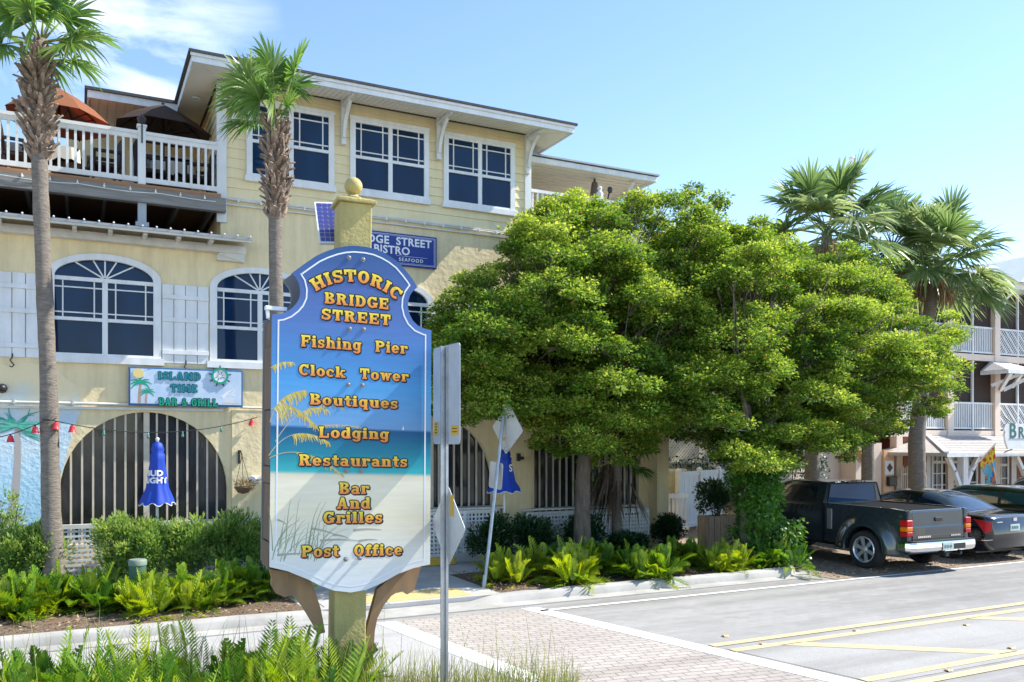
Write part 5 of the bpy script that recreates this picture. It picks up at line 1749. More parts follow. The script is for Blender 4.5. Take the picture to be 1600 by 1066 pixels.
def scr(r_, u_, f_):
    """direction from picture right, up, and towards the viewer"""
    return RT * r_ + Vector((0, 0, 1)) * u_ - AX * f_
def fr(px, py, base_px, dep_toward, pl, br, nrm, tn=0.45, ppm=94.0):
    """frond aimed at a picture offset from the trunk top, in metres"""
    r_, u_ = (px - base_px[0]) / ppm, (base_px[1] - py) / ppm
    d = scr(r_, u_, dep_toward)
    return (d, pl, br, nrm, tn)
NF = scr(0, 0.25, 1)          # fan faces the viewer
NU = scr(0, 1, 0.25)          # fan lies flat
def palm_path(pxs, Y, lean=0.0):
    out = []
    for i, (px, py) in enumerate(pxs): out.append(tuple(P(px, py, Y=Y + lean * i)))
    out[0] = (out[0][0], out[0][1], 0.05)
    return out
GP = 'slim fan palms in front of the yellow building'
pA = palm_path([(86, 920), (80, 800), (76, 600), (68, 420), (62, 260), (58, 120), (64, 62)], 15.7)
t0 = (64, 62)
frA = [fr(150, 66, t0, 0.45, 0.62, 0.74, scr(-.30, .70, .65), 0.62), fr(112, 74, t0, 0.3, 0.40, 0.5, scr(.2, .6, .8), 0.5), fr(20, 75, t0, 0.4, 0.5, 0.72, scr(.1, .7, .7), 0.45), fr(-20, 40, t0, 0.1, 0.6, 0.8, NU, 0.4),
       fr(60, 0, t0, 0.5, 0.45, 0.75, NF, 0.55), fr(112, 5, t0, 0.3, 0.55, 0.82, scr(-.4, .5, .7), 0.45), fr(25, 10, t0, 0.35, 0.45, 0.75, scr(.5, .4, .7), 0.45), fr(85, 40, t0, 0.7, 0.4, 0.6, NF, 0.5),
       fr(75, -60, t0, 0.0, 0.5, 0.8, NF, 0.5), fr(120, -40, t0, -0.4, 0.5, 0.8, NF, 0.35), fr(0, -30, t0, -0.4, 0.5, 0.8, NF, 0.35), fr(100, 60, t0, -0.8, 0.5, 0.6, NU, 0.3), fr(35, 60, t0, -0.8, 0.5, 0.6, NU, 0.3),
       fr(150, 30, t0, -0.2, 0.5, 0.8, NU, 0.4), fr(-20, 90, t0, 0.2, 0.5, 0.7, NU, 0.5)]
fan_palm('fan_palm', 'tall fan palm at the left edge, its crown cut by the top of the picture', pA, [0.18, 0.145, 0.13, 0.12, 0.115, 0.115, 0.11], (P(62, 250, Y=15.7).z, P(60, 82, Y=15.7).z), frA, GP, seed=2, wind=scr(0.5, -0.1, 0), boot_r=(0.22, 0.40))
pB = palm_path([(440, 930), (436, 700), (432, 480), (430, 380), (432, 280), (430, 182)], 14.6)
t0 = (430, 182)
frB = [fr(372, 100, t0, 0.45, 0.55, 0.74, scr(.35, .1, .9), 0.62), fr(352, 140, t0, 0.3, 0.48, 0.64, scr(.1, .6, .8), 0.5), fr(426, 60, t0, 0.1, 0.72, 0.74, scr(.9, 0, .5), 0.5), fr(476, 84, t0, 0.15, 0.75, 0.78, scr(-.75, .3, .5), 0.42),
       fr(400, 140, t0, 0.6, 0.35, 0.6, NF, 0.5), fr(440, 150, t0, 0.6, 0.3, 0.55, scr(-.3, .3, .9), 0.5), fr(455, 165, t0, 0.2, 0.28, 0.42, scr(-.2, .5, .8), 0.45), fr(395, 100, t0, -0.5, 0.65, 0.72, NF, 0.4), fr(450, 90, t0, -0.5, 0.7, 0.68, NF, 0.35),
       fr(380, 180, t0, 0.0, 0.45, 0.5, NU, 0.4), fr(412, 40, t0, -0.1, 0.62, 0.72, scr(.6, 0, .8), 0.4), fr(350, 165, t0, -0.5, 0.45, 0.55, NU, 0.4)]
fan_palm('fan_palm', 'wind-blown fan palm with a shaggy trunk in front of the third floor windows', pB, [0.145, 0.125, 0.115, 0.11, 0.11, 0.10], (P(431, 345, Y=14.6).z, P(430, 196, Y=14.6).z), frB, GP, seed=4, wind=scr(-0.25, -0.1, 0), boot_r=(0.16, 0.31))
GR = 'full fan palms above the parked cars'
def full_fronds(n, ppm_r, seed, tilt=(0.0)):
    rr = random.Random(seed)
    out = []
    for k in range(n):
        az = k * 2.399963 + rr.uniform(-.25, .25)
        el = R(78 - 108 * ((k + 0.5) / n) ** 0.85 + rr.uniform(-8, 8))
        d = Vector((math.cos(az) * math.cos(el), math.sin(az) * math.cos(el), math.sin(el)))
        nrm = Vector((-math.cos(az) * math.sin(el), -math.sin(az) * math.sin(el), math.cos(el))) * 1.0 + Vector((rr.uniform(-.5, .5), rr.uniform(-.7, .2), 0))
        out.append((d, rr.uniform(0.8, 1.15) * ppm_r, rr.uniform(0.85, 1.1) * ppm_r, nrm, 0.42 + rr.uniform(-.16, .24)))
    return out
def right_palm(px_list, Y, label, n, sc_, seed, r0, skirt=26):
    path = palm_path(px_list, Y)
    fan_palm('fan_palm', label, path, [r0 * 1.2, r0, r0 * 0.8, r0 * 0.7][:len(path)], None, full_fronds(n, sc_, seed), GR, skirt=skirt, seed=seed, wind=scr(-0.15, -0.1, 0), mtl=m_palmr)
right_palm([(1268, 800), (1270, 650), (1286, 450), (1292, 365)], 18.4, 'tallest full fan palm rising above the crown of the yellow-green tree', 28, 1.32, 21, 0.20)
right_palm([(1435, 830), (1432, 690), (1448, 520), (1462, 415)], 18.2, 'full fan palm in front of the white balconies, its trunk beside the picket gate', 32, 1.30, 22, 0.24)
right_palm([(1356, 830), (1356, 690), (1376, 500), (1394, 385)], 19.5, 'shorter fan palm behind the tree crown, its trunk by the orange pier', 24, 1.15, 23, 0.19)
# small palm with a hanging dead skirt under the big tree
sp = P(965, 700, Y=15.9)
path = [(sp.x, 15.9, 0.05), (sp.x - 0.03, 15.9, 1.2), (sp.x, 15.9, 2.25)]
fan_palm('small_palm', 'small palm with a brown dead skirt under the broad tree crown', path, [0.13, 0.11, 0.10], None, full_fronds(12, 0.5, 31), None, skirt=14, seed=31, shaded_skirt=True)

# ---- cycad-like fern plants
def coontie_mesh(name, seed, tone, nfr=135, flen=0.56, m_=11, lw=0.034, ll0=0.120, fwd=0.95):
    rg = np.random.default_rng(seed)
    C, A, N, Ln, Wd, T = [], [], [], [], [], []
    hubs = [np.array([rg.normal() * 0.22, rg.normal() * 0.22, 0.0]) for _ in range(7)]
    for k in range(nfr):
        az = rg.uniform(0, math.tau); el = R(8 + 76 * rg.random() ** 0.85)
        L_ = flen * rg.uniform(0.55, 1.15)
        hub = hubs[k % 7]
        d0 = np.array([math.cos(az) * math.cos(el), math.sin(az) * math.cos(el), math.sin(el)])
        side = np.array([-math.sin(az), math.cos(az), 0])
        ft = rg.normal() * 0.15; brown = rg.random() < 0.05 and el < R(50)
        base = hub + np.array([math.cos(az), math.sin(az), 0]) * 0.04
        curl = rg.normal() * 0.12
        for i in range(m_):
            t = 0.22 + 0.78 * i / (m_ - 1)
            p = base + d0 * L_ * t + np.array([0, 0, -1]) * L_ * 0.42 * t ** 2.2 * math.cos(el) + side * curl * L_ * t * t
            dt = d0 + np.array([0, 0, -1]) * 0.66 * t ** 1.2 * math.cos(el); dt /= np.linalg.norm(dt)
            ll = ll0 * math.sin(math.pi * (0.16 + 0.80 * (t - 0.22) / 0.78)) * rg.uniform(0.85, 1.1) + 0.02
            for s in (-1, 1):
                a = side * s * 0.75 + dt * fwd + np.array([0, 0, 0.20])
                C.append(p); A.append(a); N.append(np.cross(dt, side) * -1 + side * s * -0.3 + rg.normal(size=3) * 0.12); Ln.append(ll); Wd.append(lw)
                T.append(max(0.05, 0.45 + tone + ft + 0.15 * t + rg.normal() * 0.07) if not brown else 0.0)
        C.append(base); A.append(d0 + np.array([0, 0, -0.12])); N.append(np.array([0, 0, 1.0])); Ln.append(L_ * 0.9); Wd.append(0.008); T.append(0.6)
    C = np.array(C)
    o = leaf_object(name, C, np.array(A), np.array(N), Ln, Wd, T, m_coon, None, fold=0.15)
    return o
protos = [coontie_mesh('fern_clump', 100 + k, tn) for k, tn in enumerate((0.08, 0.36, -0.10))] + [coontie_mesh('fern_clump', 200 + k, tn, nfr=80, flen=0.72, m_=19, lw=0.015, ll0=0.125, fwd=0.6) for k, tn in enumerate((0.0, 0.2, -0.15))]
for o in protos: o.location = (0, 0, -50)
def fern(px, py, kind, sc_, label, group, Z=0.12, D=None):
    c = P(px, py, Z=Z) if D is None else P(px, py, D=D)
    o = protos[kind].copy()
    COL.objects.link(o)
    o.location = (c.x, c.y, Z)
    o.rotation_euler = (0, 0, rnd.uniform(0, 6.28))
    o.scale = (sc_, sc_, sc_ * rnd.uniform(0.95, 1.1))
    tag(o, label, 'plant', group)
    return o
GFL = 'fern-like plants in the left bed'
GFR = 'fern-like plants in the right bed'
GFF = 'fern-like plants in the verge at the front'
for a in ((10, 962, 1, 1.0, 'yellowish fern-like plant cut off by the left edge of the picture'), (72, 962, 0, 1.25, 'tall green fern-like plant second from the left edge, in front of the lattice'),
          (158, 952, 2, 1.05, 'dark fern-like plant left of the green stub post'), (243, 955, 1, 1.1, 'yellowest fern-like plant in front of the green stub post'),
          (322, 945, 0, 1.15, 'bright fern-like plant right of the green stub post'), (385, 938, 0, 1.25, 'large fern-like plant against the left edge of the town sign'), (118, 940, 0, 0.9, 'small fern-like plant between the tall green and the dark one')):
    fern(a[0], a[1], a[2], a[3], a[4], GFL)
for a in ((798, 908, 1, 1.0, 'yellow-green fern-like plant next to the foot of the leaning pole'), (882, 908, 1, 1.30, 'largest yellow-green fern-like plant in the right bed'), (945, 893, 0, 1.1, 'green fern-like plant behind the largest yellow one'),
          (1012, 900, 0, 1.25, 'bright green fern-like plant in the middle of the right bed'), (1068, 886, 0, 1.0, 'green fern-like plant half behind the bright middle one'), (1134, 890, 1, 0.95, 'yellow-green fern-like plant in front of the planter box'),
          (905, 880, 2, 0.9, 'dark fern-like plant shaded under the tree trunk'), (1215, 882, 2, 1.05, 'dark fern-like plant at the foot of the vine')):
    fern(a[0], a[1], a[2], a[3], a[4], GFR)
FR = [(8, 2, 7.5, 0.85), (95, 0, 7.1, 0.95), (188, 1, 7.4, 1.05), (262, 0, 7.0, 0.95), (318, 2, 7.3, 0.72), (392, 0, 7.6, 0.95), (462, 1, 7.45, 0.98), (508, 2, 7.9, 0.75), (140, 2, 6.8, 0.75), (215, 1, 6.7, 0.8), (420, 2, 6.9, 0.75)]
FL_ = ['yellowish fern plant in the front verge at the left corner', 'fern plant in the front verge below the foot of the tall edge palm', 'tall yellowish fern plant in the front verge below the folded parasol', 'fern plant in the front verge under the green stub post',
       'yellow fern plant in the front verge midway to the town sign post', 'green fern plant in the front verge left of the town sign post', 'green fern plant in the front verge touching the town sign post', 'small dark fern plant at the foot of the town sign post',
       'fern plant lowest in the verge near the left corner', 'yellow fern plant lowest in the verge below the left arch', 'dark fern plant lowest in the verge before the town sign']
for (px, k, D, s_), lb in zip(FR, FL_):
    fern(px, 1000, (3 if len(lb) % 2 else 0) + k, s_ * 1.18, lb, GFF, Z=0.16, D=D)
for o in protos: bpy.data.objects.remove(o)

# ---- shrubs
def shrub(name, label, c, r_, mtl, n, group=None, leaf=0.07, wide=0.42, up=0.5, stems=7, tone=0.0, lumps=16, kind='shrub'):
    t = thing(name, label, kind, c, group)
    cx, cy, cz = c
    C, A, N, Ln, Wd, T = [], [], [], [], [], []
    per = n // lumps
    for k in range(lumps):
        u = unit(1)[0]
        q = rng.uniform(0.35, 0.95)
        lc = np.array([cx, cy, cz + r_[2]]) + u * q * np.array(r_) * np.array([0.8, 0.8, 0.78])
        lr = rng.uniform(0.22, 0.42) * min(r_)
        v = unit(per)
        pos = lc + v * lr * rng.uniform(0.3, 1.1, size=(per, 1)) * np.array([1.1, 1.1, 1.15])
        pos[:, 2] = np.maximum(pos[:, 2], cz + 0.02)
        C.append(pos); a = v + u * 0.3 + np.array([0, 0, up]) + rng.normal(size=(per, 3)) * 0.3
        A.append(a); N.append(np.array([0, 0, 1.0]) + v * 0.5 + rng.normal(size=(per, 3)) * 0.5)
        L_ = rng.uniform(0.7, 1.2, size=per) * leaf
        Ln.append(L_); Wd.append(L_ * wide)
        T.append(0.45 + tone + rng.normal(size=per) * 0.16 + rng.normal() * 0.08 + 0.10 * v[:, 2])
    leaf_object('foliage', np.concatenate(C), np.concatenate(A), np.concatenate(N), np.concatenate(Ln), np.concatenate(Wd), np.concatenate(T), mtl, t)
    b = MB()
    for k in range(stems):
        a = rnd.uniform(0, 6.28); q = rnd.uniform(0.3, 0.8)
        e = Vector((cx + math.cos(a) * r_[0] * q, cy + math.sin(a) * r_[1] * q, cz + r_[2] * rnd.uniform(1.0, 1.6)))
        b.tube([Vector(c) + Vector((math.cos(a) * .06, math.sin(a) * .06, -0.03)), Vector(c).lerp(e, 0.5) + Vector((0, 0, 0.1)), e], [0.014, 0.010, 0.005], 5)
    b.build('stem', m_bark, t, smooth='all')
    return t
GH = 'clipped hedge shrubs below the left arch'
for px, pyt, w_, lb, tn in ((22, 812, 0.62, 'loose hedge shrub in front of the painted beach at the left edge', 0.05), (60, 805, 0.58, 'hedge shrub at the foot of the left palm', 0.0), (184, 800, 0.60, 'full hedge shrub behind the dark fern plant', 0.08),
                            (240, 806, 0.55, 'hedge shrub right under the folded blue parasol', 0.0), (300, 808, 0.55, 'hedge shrub right of the folded blue parasol', 0.08), (352, 798, 0.58, 'tall hedge shrub below the hanging basket', 0.0), (398, 800, 0.55, 'hedge shrub against the edge of the town sign', 0.0)):
    c = P(px, 900, Y=15.9); top = P(px, pyt - 8, Y=15.9).z
    h = (top - 0.12) / 2
    shrub('hedge_shrub', lb, (c.x, 15.9, 0.12), (w_, 0.42, h), m_hedge, 5200, GH, leaf=0.088, wide=0.34, up=0.9, tone=tn + 0.12, lumps=40)
GD = 'dark shrubs under the tree'
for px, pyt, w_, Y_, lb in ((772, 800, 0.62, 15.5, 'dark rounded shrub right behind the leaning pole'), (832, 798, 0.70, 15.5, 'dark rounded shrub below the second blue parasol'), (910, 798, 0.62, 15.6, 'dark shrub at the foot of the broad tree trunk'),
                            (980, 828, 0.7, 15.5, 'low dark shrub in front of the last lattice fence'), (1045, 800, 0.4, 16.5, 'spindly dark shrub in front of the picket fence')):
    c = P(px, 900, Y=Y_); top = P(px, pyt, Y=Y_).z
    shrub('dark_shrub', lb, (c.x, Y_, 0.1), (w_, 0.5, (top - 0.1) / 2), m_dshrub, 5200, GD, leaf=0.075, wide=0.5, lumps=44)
c = P(14, 900, Y=16.1)
shrub('flowering_shrub', 'tall loose shrub with yellow-green leaves in front of the painted palm', (c.x, 16.1, 0.12), (0.36, 0.3, 0.95), m_hedge, 1500, None, leaf=0.075, wide=0.34, up=0.8, tone=0.22, lumps=50, stems=14)
c = ((PX0 + PX1) / 2 - 0.05, 16.2, PZ1 - 0.1)
shrub('potted_shrub', 'loose dark shrub growing out of the wooden planter box', c, (0.72, 0.45, 0.55), m_dshrub, 3000, None, leaf=0.085, wide=0.5, lumps=34, tone=0.12)
# vine that wraps the right tree trunk
vn = thing('climbing_vine', 'dense leafy vine wrapped round the right tree trunk beside the pickup', 'vine', (12.62, 13.4, 0.1))
C, A, N, Ln, Wd, T = [], [], [], [], [], []
for k in range(120):
    z = 0.15 + 2.6 * (k / 120) ** 1.15
    prof = (0.66 * max(0.0, 1 - z / 3.4) ** 0.8 + 0.12) * rng.uniform(0.7, 1.25)
    az = rng.uniform(0, math.tau); q = rng.uniform(0.55, 1.0)
    lc = np.array([12.62 - 0.10 * z + 0.10 * math.sin(z * 2) + math.cos(az) * prof * q, 13.4 + math.sin(az) * prof * q * 0.8, z])
    per = 120
    v = unit(per)
    C.append(lc + v * rng.uniform(0.08, 0.24, size=(per, 1)))
    out = np.array([math.cos(az), math.sin(az), 0.1])
    A.append(v * 0.6 + out * 0.5 + np.array([0, 0, -0.35]) + rng.normal(size=(per, 3)) * 0.3); N.append(out + np.array([0, 0, 0.6]) + rng.normal(size=(per, 3)) * 0.4)
    L_ = rng.uniform(0.06, 0.11, size=per); Ln.append(L_); Wd.append(L_ * 0.62); T.append(0.45 + rng.normal(size=per) * 0.15 + rng.normal() * 0.10)
C = np.concatenate(C)
C[:, 2] = np.maximum(C[:, 2], 0.12)
leaf_object('foliage', C, np.concatenate(A), np.concatenate(N), np.concatenate(Ln), np.concatenate(Wd), np.concatenate(T), m_ivy, vn)
b = MB()
for k in range(7):
    pts = [(12.3 + 0.2 * math.cos(k + z * 1.7), 13.5 + 0.2 * math.sin(k + z * 1.7), z) for z in np.linspace(0.05, 2.9, 12)]
    b.tube(pts, 0.018, 5)
b.build('stem', m_bark, vn, smooth='all')
# ivy hedge on the trellis wall behind the fence
C, A, N, Ln, Wd, T = [], [], [], [], [], []
x0_, x1_ = P(1015, 730, Y=21.2).x, P(1290, 730, Y=21.2).x
n = 9000
n2 = 5000
pos = np.concatenate([np.stack([rng.uniform(x0_, x1_, n - n2), 21.15 + rng.normal(size=n - n2) * 0.10, rng.uniform(0.2, 2.05, n - n2) + 0.12 * np.sin(rng.uniform(0, 30, n - n2))], axis=1),
                      np.stack([rng.uniform(x0_, x1_, n2), 21.80 + rng.normal(size=n2) * 0.05, rng.uniform(1.6, 3.6, n2)], axis=1)])
hd = thing('boundary_hedge', 'dark boundary hedge behind the white vinyl fence', 'hedge', ((x0_ + x1_) / 2, 21.15, 0))
L_ = rng.uniform(0.07, 0.13, n)
leaf_object('foliage', pos, unit(n) + np.array([0, -0.4, 0.2]), unit(n) * 0.6 + np.array([0, -0.6, 0.6]), L_, L_ * 0.6, 0.4 + rng.normal(size=n) * 0.18, m_dshrub, hd)
b = MB()
for x in np.arange(x0_ + 0.3, x1_, 0.6): b.tube([(x, 21.15, 0), (x + 0.05, 21.15, 2.0)], [0.03, 0.012], 6)
b.build('stem', m_bark, hd)

# ---- verge grass and seed stalks, leaf litter
n = 8600
u_ = rng.uniform(0, 1, n)
pxv = np.concatenate([rng.uniform(-120, 560, n // 2), rng.uniform(520, 905, n - n // 2)])
Dv = rng.uniform(6.0, 8.6, n)
Dv = np.where(pxv > 560, rng.uniform(6.6, 8.9, n), Dv)
base = np.array([tuple(P(float(a), 1000, D=float(d))) for a, d in zip(pxv, Dv)]); base[:, 2] = 0.1
# clumped
ccx = rng.uniform(-120, 905, 70)
az = rng.uniform(0, math.tau, n); el = np.radians(rng.uniform(50, 88, n))
A_ = np.stack([np.cos(az) * np.cos(el), np.sin(az) * np.cos(el), np.sin(el)], 1)
S_ = np.stack([-np.sin(az), np.cos(az), np.zeros(n)], 1)
L_ = rng.uniform(0.22, 0.62, n) * np.where(pxv > 560, 0.85, 1.0)
G = blade_object('verge_grass', base, A_, S_, L_, rng.uniform(0.005, 0.009, n), L_ * rng.uniform(0.05, 0.5, n), 0.5 + rng.normal(size=n) * 0.22, m_grass, None, levels=((0, 1.0), (0.35, 0.9), (0.7, 0.6), (1.0, 0.1)))
stuff(G, 'loose yellow-green grass growing through the front verge', 'grass')
n = 700
pxv = np.concatenate([rng.uniform(-20, 520, 540), rng.uniform(520, 900, 160)])
Dv = rng.uniform(6.6, 8.6, n)
base = np.array([tuple(P(float(a), 1000, D=float(d))) for a, d in zip(pxv, Dv)]); base[:, 2] = 0.1
az = rng.uniform(0, math.tau, n); el = np.radians(rng.uniform(58, 86, n))
A_ = np.stack([np.cos(az) * np.cos(el), np.sin(az) * np.cos(el), np.sin(el)], 1)
S_ = np.stack([-np.sin(az), np.cos(az), np.zeros(n)], 1)
L_ = rng.uniform(0.6, 1.2, n)
G = blade_object('tall_grass', base, A_, S_, L_, rng.uniform(0.005, 0.008, n), L_ * rng.uniform(0.1, 0.5, n), 0.6 + rng.normal(size=n) * 0.2, m_grass, None, levels=((0, 1.0), (0.25, 0.9), (0.5, 0.8), (0.75, 0.6), (1.0, 0.15)))
stuff(G, 'thin arching grass stalks rising above the front verge', 'grass')
m_litter = leaf_mat('dry_leaf', (0.16, 0.085, 0.045), (0.34, 0.20, 0.11), (0.50, 0.38, 0.24), trans=0.1, rough=0.8)
n = 9000
xs = np.concatenate([rng.uniform(-8, 3.0, 2600), rng.uniform(6.2, 12.7, 2600), rng.uniform(12.9, 24, 3800)])
ys = np.concatenate([rng.uniform(12.65, 14.85, 5200), 11.75 + np.abs(rng.normal(size=3800)) * 1.3])
zs = np.concatenate([np.full(5200, 0.145) + rng.uniform(0, 0.03, 5200), rng.uniform(0.008, 0.02, 3800)])
A_ = unit(n); A_[:, 2] *= 0.2
L_ = rng.uniform(0.03, 0.075, n)
G = leaf_object('leaf_litter', np.stack([xs, ys, zs], 1), A_, np.array([0, 0, 1.0]) + rng.normal(size=(n, 3)) * 0.35, L_, L_ * 0.5, rng.uniform(0, 1, n), m_litter)
stuff(G, 'dry brown leaf litter over the beds and car park edge', 'leaf litter')
# ================================================================ the town sign
TH, ROLL, SHEAR = R(22.3), 0.015, 0.030
U0 = RT * math.cos(TH) + AX * math.sin(TH)
Zv = Vector((0, 0, 1))
SU = (U0 * math.cos(ROLL) - Zv * math.sin(ROLL)).normalized()
SV = (Zv * math.cos(ROLL) + U0 * math.sin(ROLL)).normalized()
SD = (-(SU.cross(SV))).normalized()                 # away from the viewer
if SD.dot(AX) < 0: SD = -SD
SO = P(421.5, 885, D=7.92)
TS = thing('town_sign', 'tall blue town sign with a printed beach and orange letters on a ball-topped yellow post', 'sign', tuple(SO))
BASE[TS.name] = Vector((0, 0, 0))
TS.matrix_world = Matrix.Translation(SO) @ Matrix((SU, SD, SV)).transposed().to_4x4()
def SP(px, py, d=0.0):
    """picture pixel -> (u, v) on the sign plane at depth d behind the face"""
    r_ = ray(px, py); o = Vector((0, 0, EYE)); c = SO + SD * d
    t = (c - o).dot(SD) / r_.dot(SD)
    q = o + r_ * t - SO
    u, v = q.dot(SU), q.dot(SV)
    return u, v + SHEAR * (u - 0.76)
def sg(d0=0.0):
    """(u, v, depth) in the sign's own frame; the old board has sagged a little to the right"""
    return lambda u, v, d: (u, d0 + d, v - SHEAR * (u - 0.76))
OUT = [(421, 886), (450, 893), (480, 905), (500, 915), (522, 923), (548, 926), (572, 922), (597, 911), (622, 897), (648, 887), (672, 882), (674, 516), (664, 514), (653, 509), (645, 501), (640, 491), (637.5, 480), (638, 470),
       (641, 461), (646, 454), (652, 449), (645, 437), (636, 425), (625, 412), (612, 402), (600, 395), (586, 389), (570, 385.5), (552, 384), (538, 385), (524, 388), (508, 393.5), (494, 400), (480, 409.5), (468, 418), (456, 427),
       (462, 433), (467, 441), (469.5, 452), (469, 463), (465, 472), (459, 479), (450, 486), (440, 490), (425, 492)]
outl = [SP(*q) for q in OUT]
# printed beach picture: colours run up the board in its own frame
pm = bpy.data.materials.new('printed_beach_panel')
pm.use_nodes = True
n = pm.node_tree.nodes; l = pm.node_tree.links.new
bs = n['Principled BSDF']; bs.inputs['Roughness'].default_value = 0.42; bs.inputs['Specular IOR Level'].default_value = 0.35
t = n.new('ShaderNodeTexCoord'); sx = n.new('ShaderNodeSeparateXYZ'); l(t.outputs['Object'], sx.inputs[0])
# v with the sag removed
ad = n.new('ShaderNodeMath'); ad.operation = 'MULTIPLY_ADD'; ad.inputs[1].default_value = SHEAR - 0.012; l(sx.outputs['X'], ad.inputs[0]); l(sx.outputs['Z'], ad.inputs[2])
vH = SP(600, 670)[1]; vB = SP(560, 741)[1]; vT = SP(552, 384)[1]; vL = SP(548, 926)[1]
mr_ = n.new('ShaderNodeMapRange'); mr_.inputs['From Min'].default_value = vL; mr_.inputs['From Max'].default_value = vT; l(ad.outputs[0], mr_.inputs['Value'])
r = n.new('ShaderNodeValToRGB'); l(mr_.outputs['Result'], r.inputs['Fac'])
fH, fB = (vH - vL) / (vT - vL), (vB - vL) / (vT - vL)
els = [(0.0, (0.74, 0.77, 0.82)), (0.13, (0.82, 0.79, 0.70)), (0.22, (0.86, 0.77, 0.56)), (fB - 0.02, (0.87, 0.79, 0.60)), (fB, (0.78, 0.69, 0.49)), (fB + 0.008, (0.04, 0.44, 0.46)), (fB + 0.06, (0.012, 0.24, 0.33)), (fH - 0.003, (0.006, 0.10, 0.25)),
       (fH + 0.003, (0.17, 0.36, 0.62)), (fH + 0.12, (0.09, 0.36, 0.70)), (0.66, (0.075, 0.27, 0.58)), (0.78, (0.095, 0.19, 0.46)), (0.88, (0.075, 0.14, 0.36)), (1.0, (0.035, 0.10, 0.26))]
while len(r.color_ramp.elements) < len(els): r.color_ramp.elements.new(0.5)
for e, (p_, c_) in zip(r.color_ramp.elements, els): e.position = p_; e.color = (*c_, 1)
mpn = n.new('ShaderNodeMapping'); mpn.inputs['Scale'].default_value = (1.6, 1, 14); l(t.outputs['Object'], mpn.inputs['Vector'])
nz_ = n.new('ShaderNodeTexNoise'); nz_.inputs['Scale'].default_value = 1.6; nz_.inputs['Detail'].default_value = 6; l(mpn.outputs['Vector'], nz_.inputs['Vector'])
r2 = n.new('ShaderNodeValToRGB'); r2.color_ramp.elements[0].position = 0.36; r2.color_ramp.elements[0].color = (0.92, 0.93, 0.94, 1); r2.color_ramp.elements[1].position = 0.6; r2.color_ramp.elements[1].color = (1, 1, 1, 1)
l(nz_.outputs['Fac'], r2.inputs['Fac'])
mx_ = n.new('ShaderNodeMix'); mx_.data_type = 'RGBA'; mx_.blend_type = 'MULTIPLY'; mx_.inputs['Factor'].default_value = 1
l(r.outputs['Color'], mx_.inputs['A']); l(r2.outputs['Color'], mx_.inputs['B']); l(mx_.outputs['Result'], bs.inputs['Base Color'])
m_edge = mat('sign_edge_blue', (0.035, 0.10, 0.26), 0.5)
b = MB(); b.fill(outl, [], 0.012, sg(0.0)); b.build('picture_panel', pm, TS)
b = MB(); b.fill(outl, [], 0.04, sg(0.0125)); b.build('board', m_edge, TS)
# white keyline, 4.5 cm in from the edge
def inset(poly, o):
    out = []
    nn = len(poly)
    for i in range(nn):
        a, c, e = Vector(poly[i - 1]), Vector(poly[i]), Vector(poly[(i + 1) % nn])
        d1, d2 = (c - a).normalized(), (e - c).normalized()
        m1, m2 = Vector((-d1.y, d1.x)), Vector((-d2.y, d2.x))
        mm_ = m1 + m2
        if mm_.length < 1e-6: mm_ = m1
        mm_ = mm_ / max(0.35, mm_.dot(m1))
        out.append((c.x + mm_.x * o, c.y + mm_.y * o))
    return out
b = MB()
ka, kb = inset(outl, 0.052), inset(outl, 0.066)
nn = len(ka)
vs = [sg(-0.0015)(q[0], q[1], 0) for q in ka] + [sg(-0.0015)(q[0], q[1], 0) for q in kb]
b.add(vs, [(i, (i + 1) % nn, nn + (i + 1) % nn, nn + i) for i in range(nn)])
b.build('keyline', m_signwhite, TS, fix=False)
# back board and timber sides
m_sidewood = mat('sign_side_timber', (0.20, 0.125, 0.075), 0.8, col2=(0.12, 0.08, 0.052), vscale=2.5, stretch=(5, 5, 0.7), bump=0.3, bscale=10)
b = MB(); b.fill([(u - 0.03 * (1 - u / 1.525), v) for u, v in outl], [], 0.05, sg(0.42)); b.build('back_board', mat('sign_back_grey', (0.20, 0.20, 0.205), 0.6), TS)
b = MB()
zs_ = [SP(414, 500, 0.2)[1], SP(414, 540, 0.2)[1], SP(414, 640, 0.2)[1], SP(414, 728, 0.2)[1], SP(414, 755, 0.2)[1], SP(414, 845, 0.2)[1], SP(414, 886, 0.2)[1]]
for k in range(len(zs_) - 1):
    za, zb_ = zs_[k], zs_[k + 1]
    o_ = 0.012 * (k % 2)
    pts = [(0.004 - o_, 0.055), (-0.018 - o_, 0.415), (0.04 - o_, 0.415), (0.06 - o_, 0.055)]
    vs = [(p_[0], p_[1], za - 0.004 + SHEAR * .76) for p_ in pts] + [(p_[0], p_[1], zb_ + 0.004 + SHEAR * .76) for p_ in pts]
    b = MB(); b.add(vs, [(0, 1, 2, 3), (7, 6, 5, 4), (0, 4, 5, 1), (1, 5, 6, 2), (2, 6, 7, 3), (3, 7, 4, 0)]); b.build('side_timber', m_sidewood, TS, bevel=0.004)
b = MB(); b.box(1.46, 1.52, 0.055, 0.415, 0.06, 2.20)
b.build('side_timber', m_sidewood, TS, bevel=0.004)
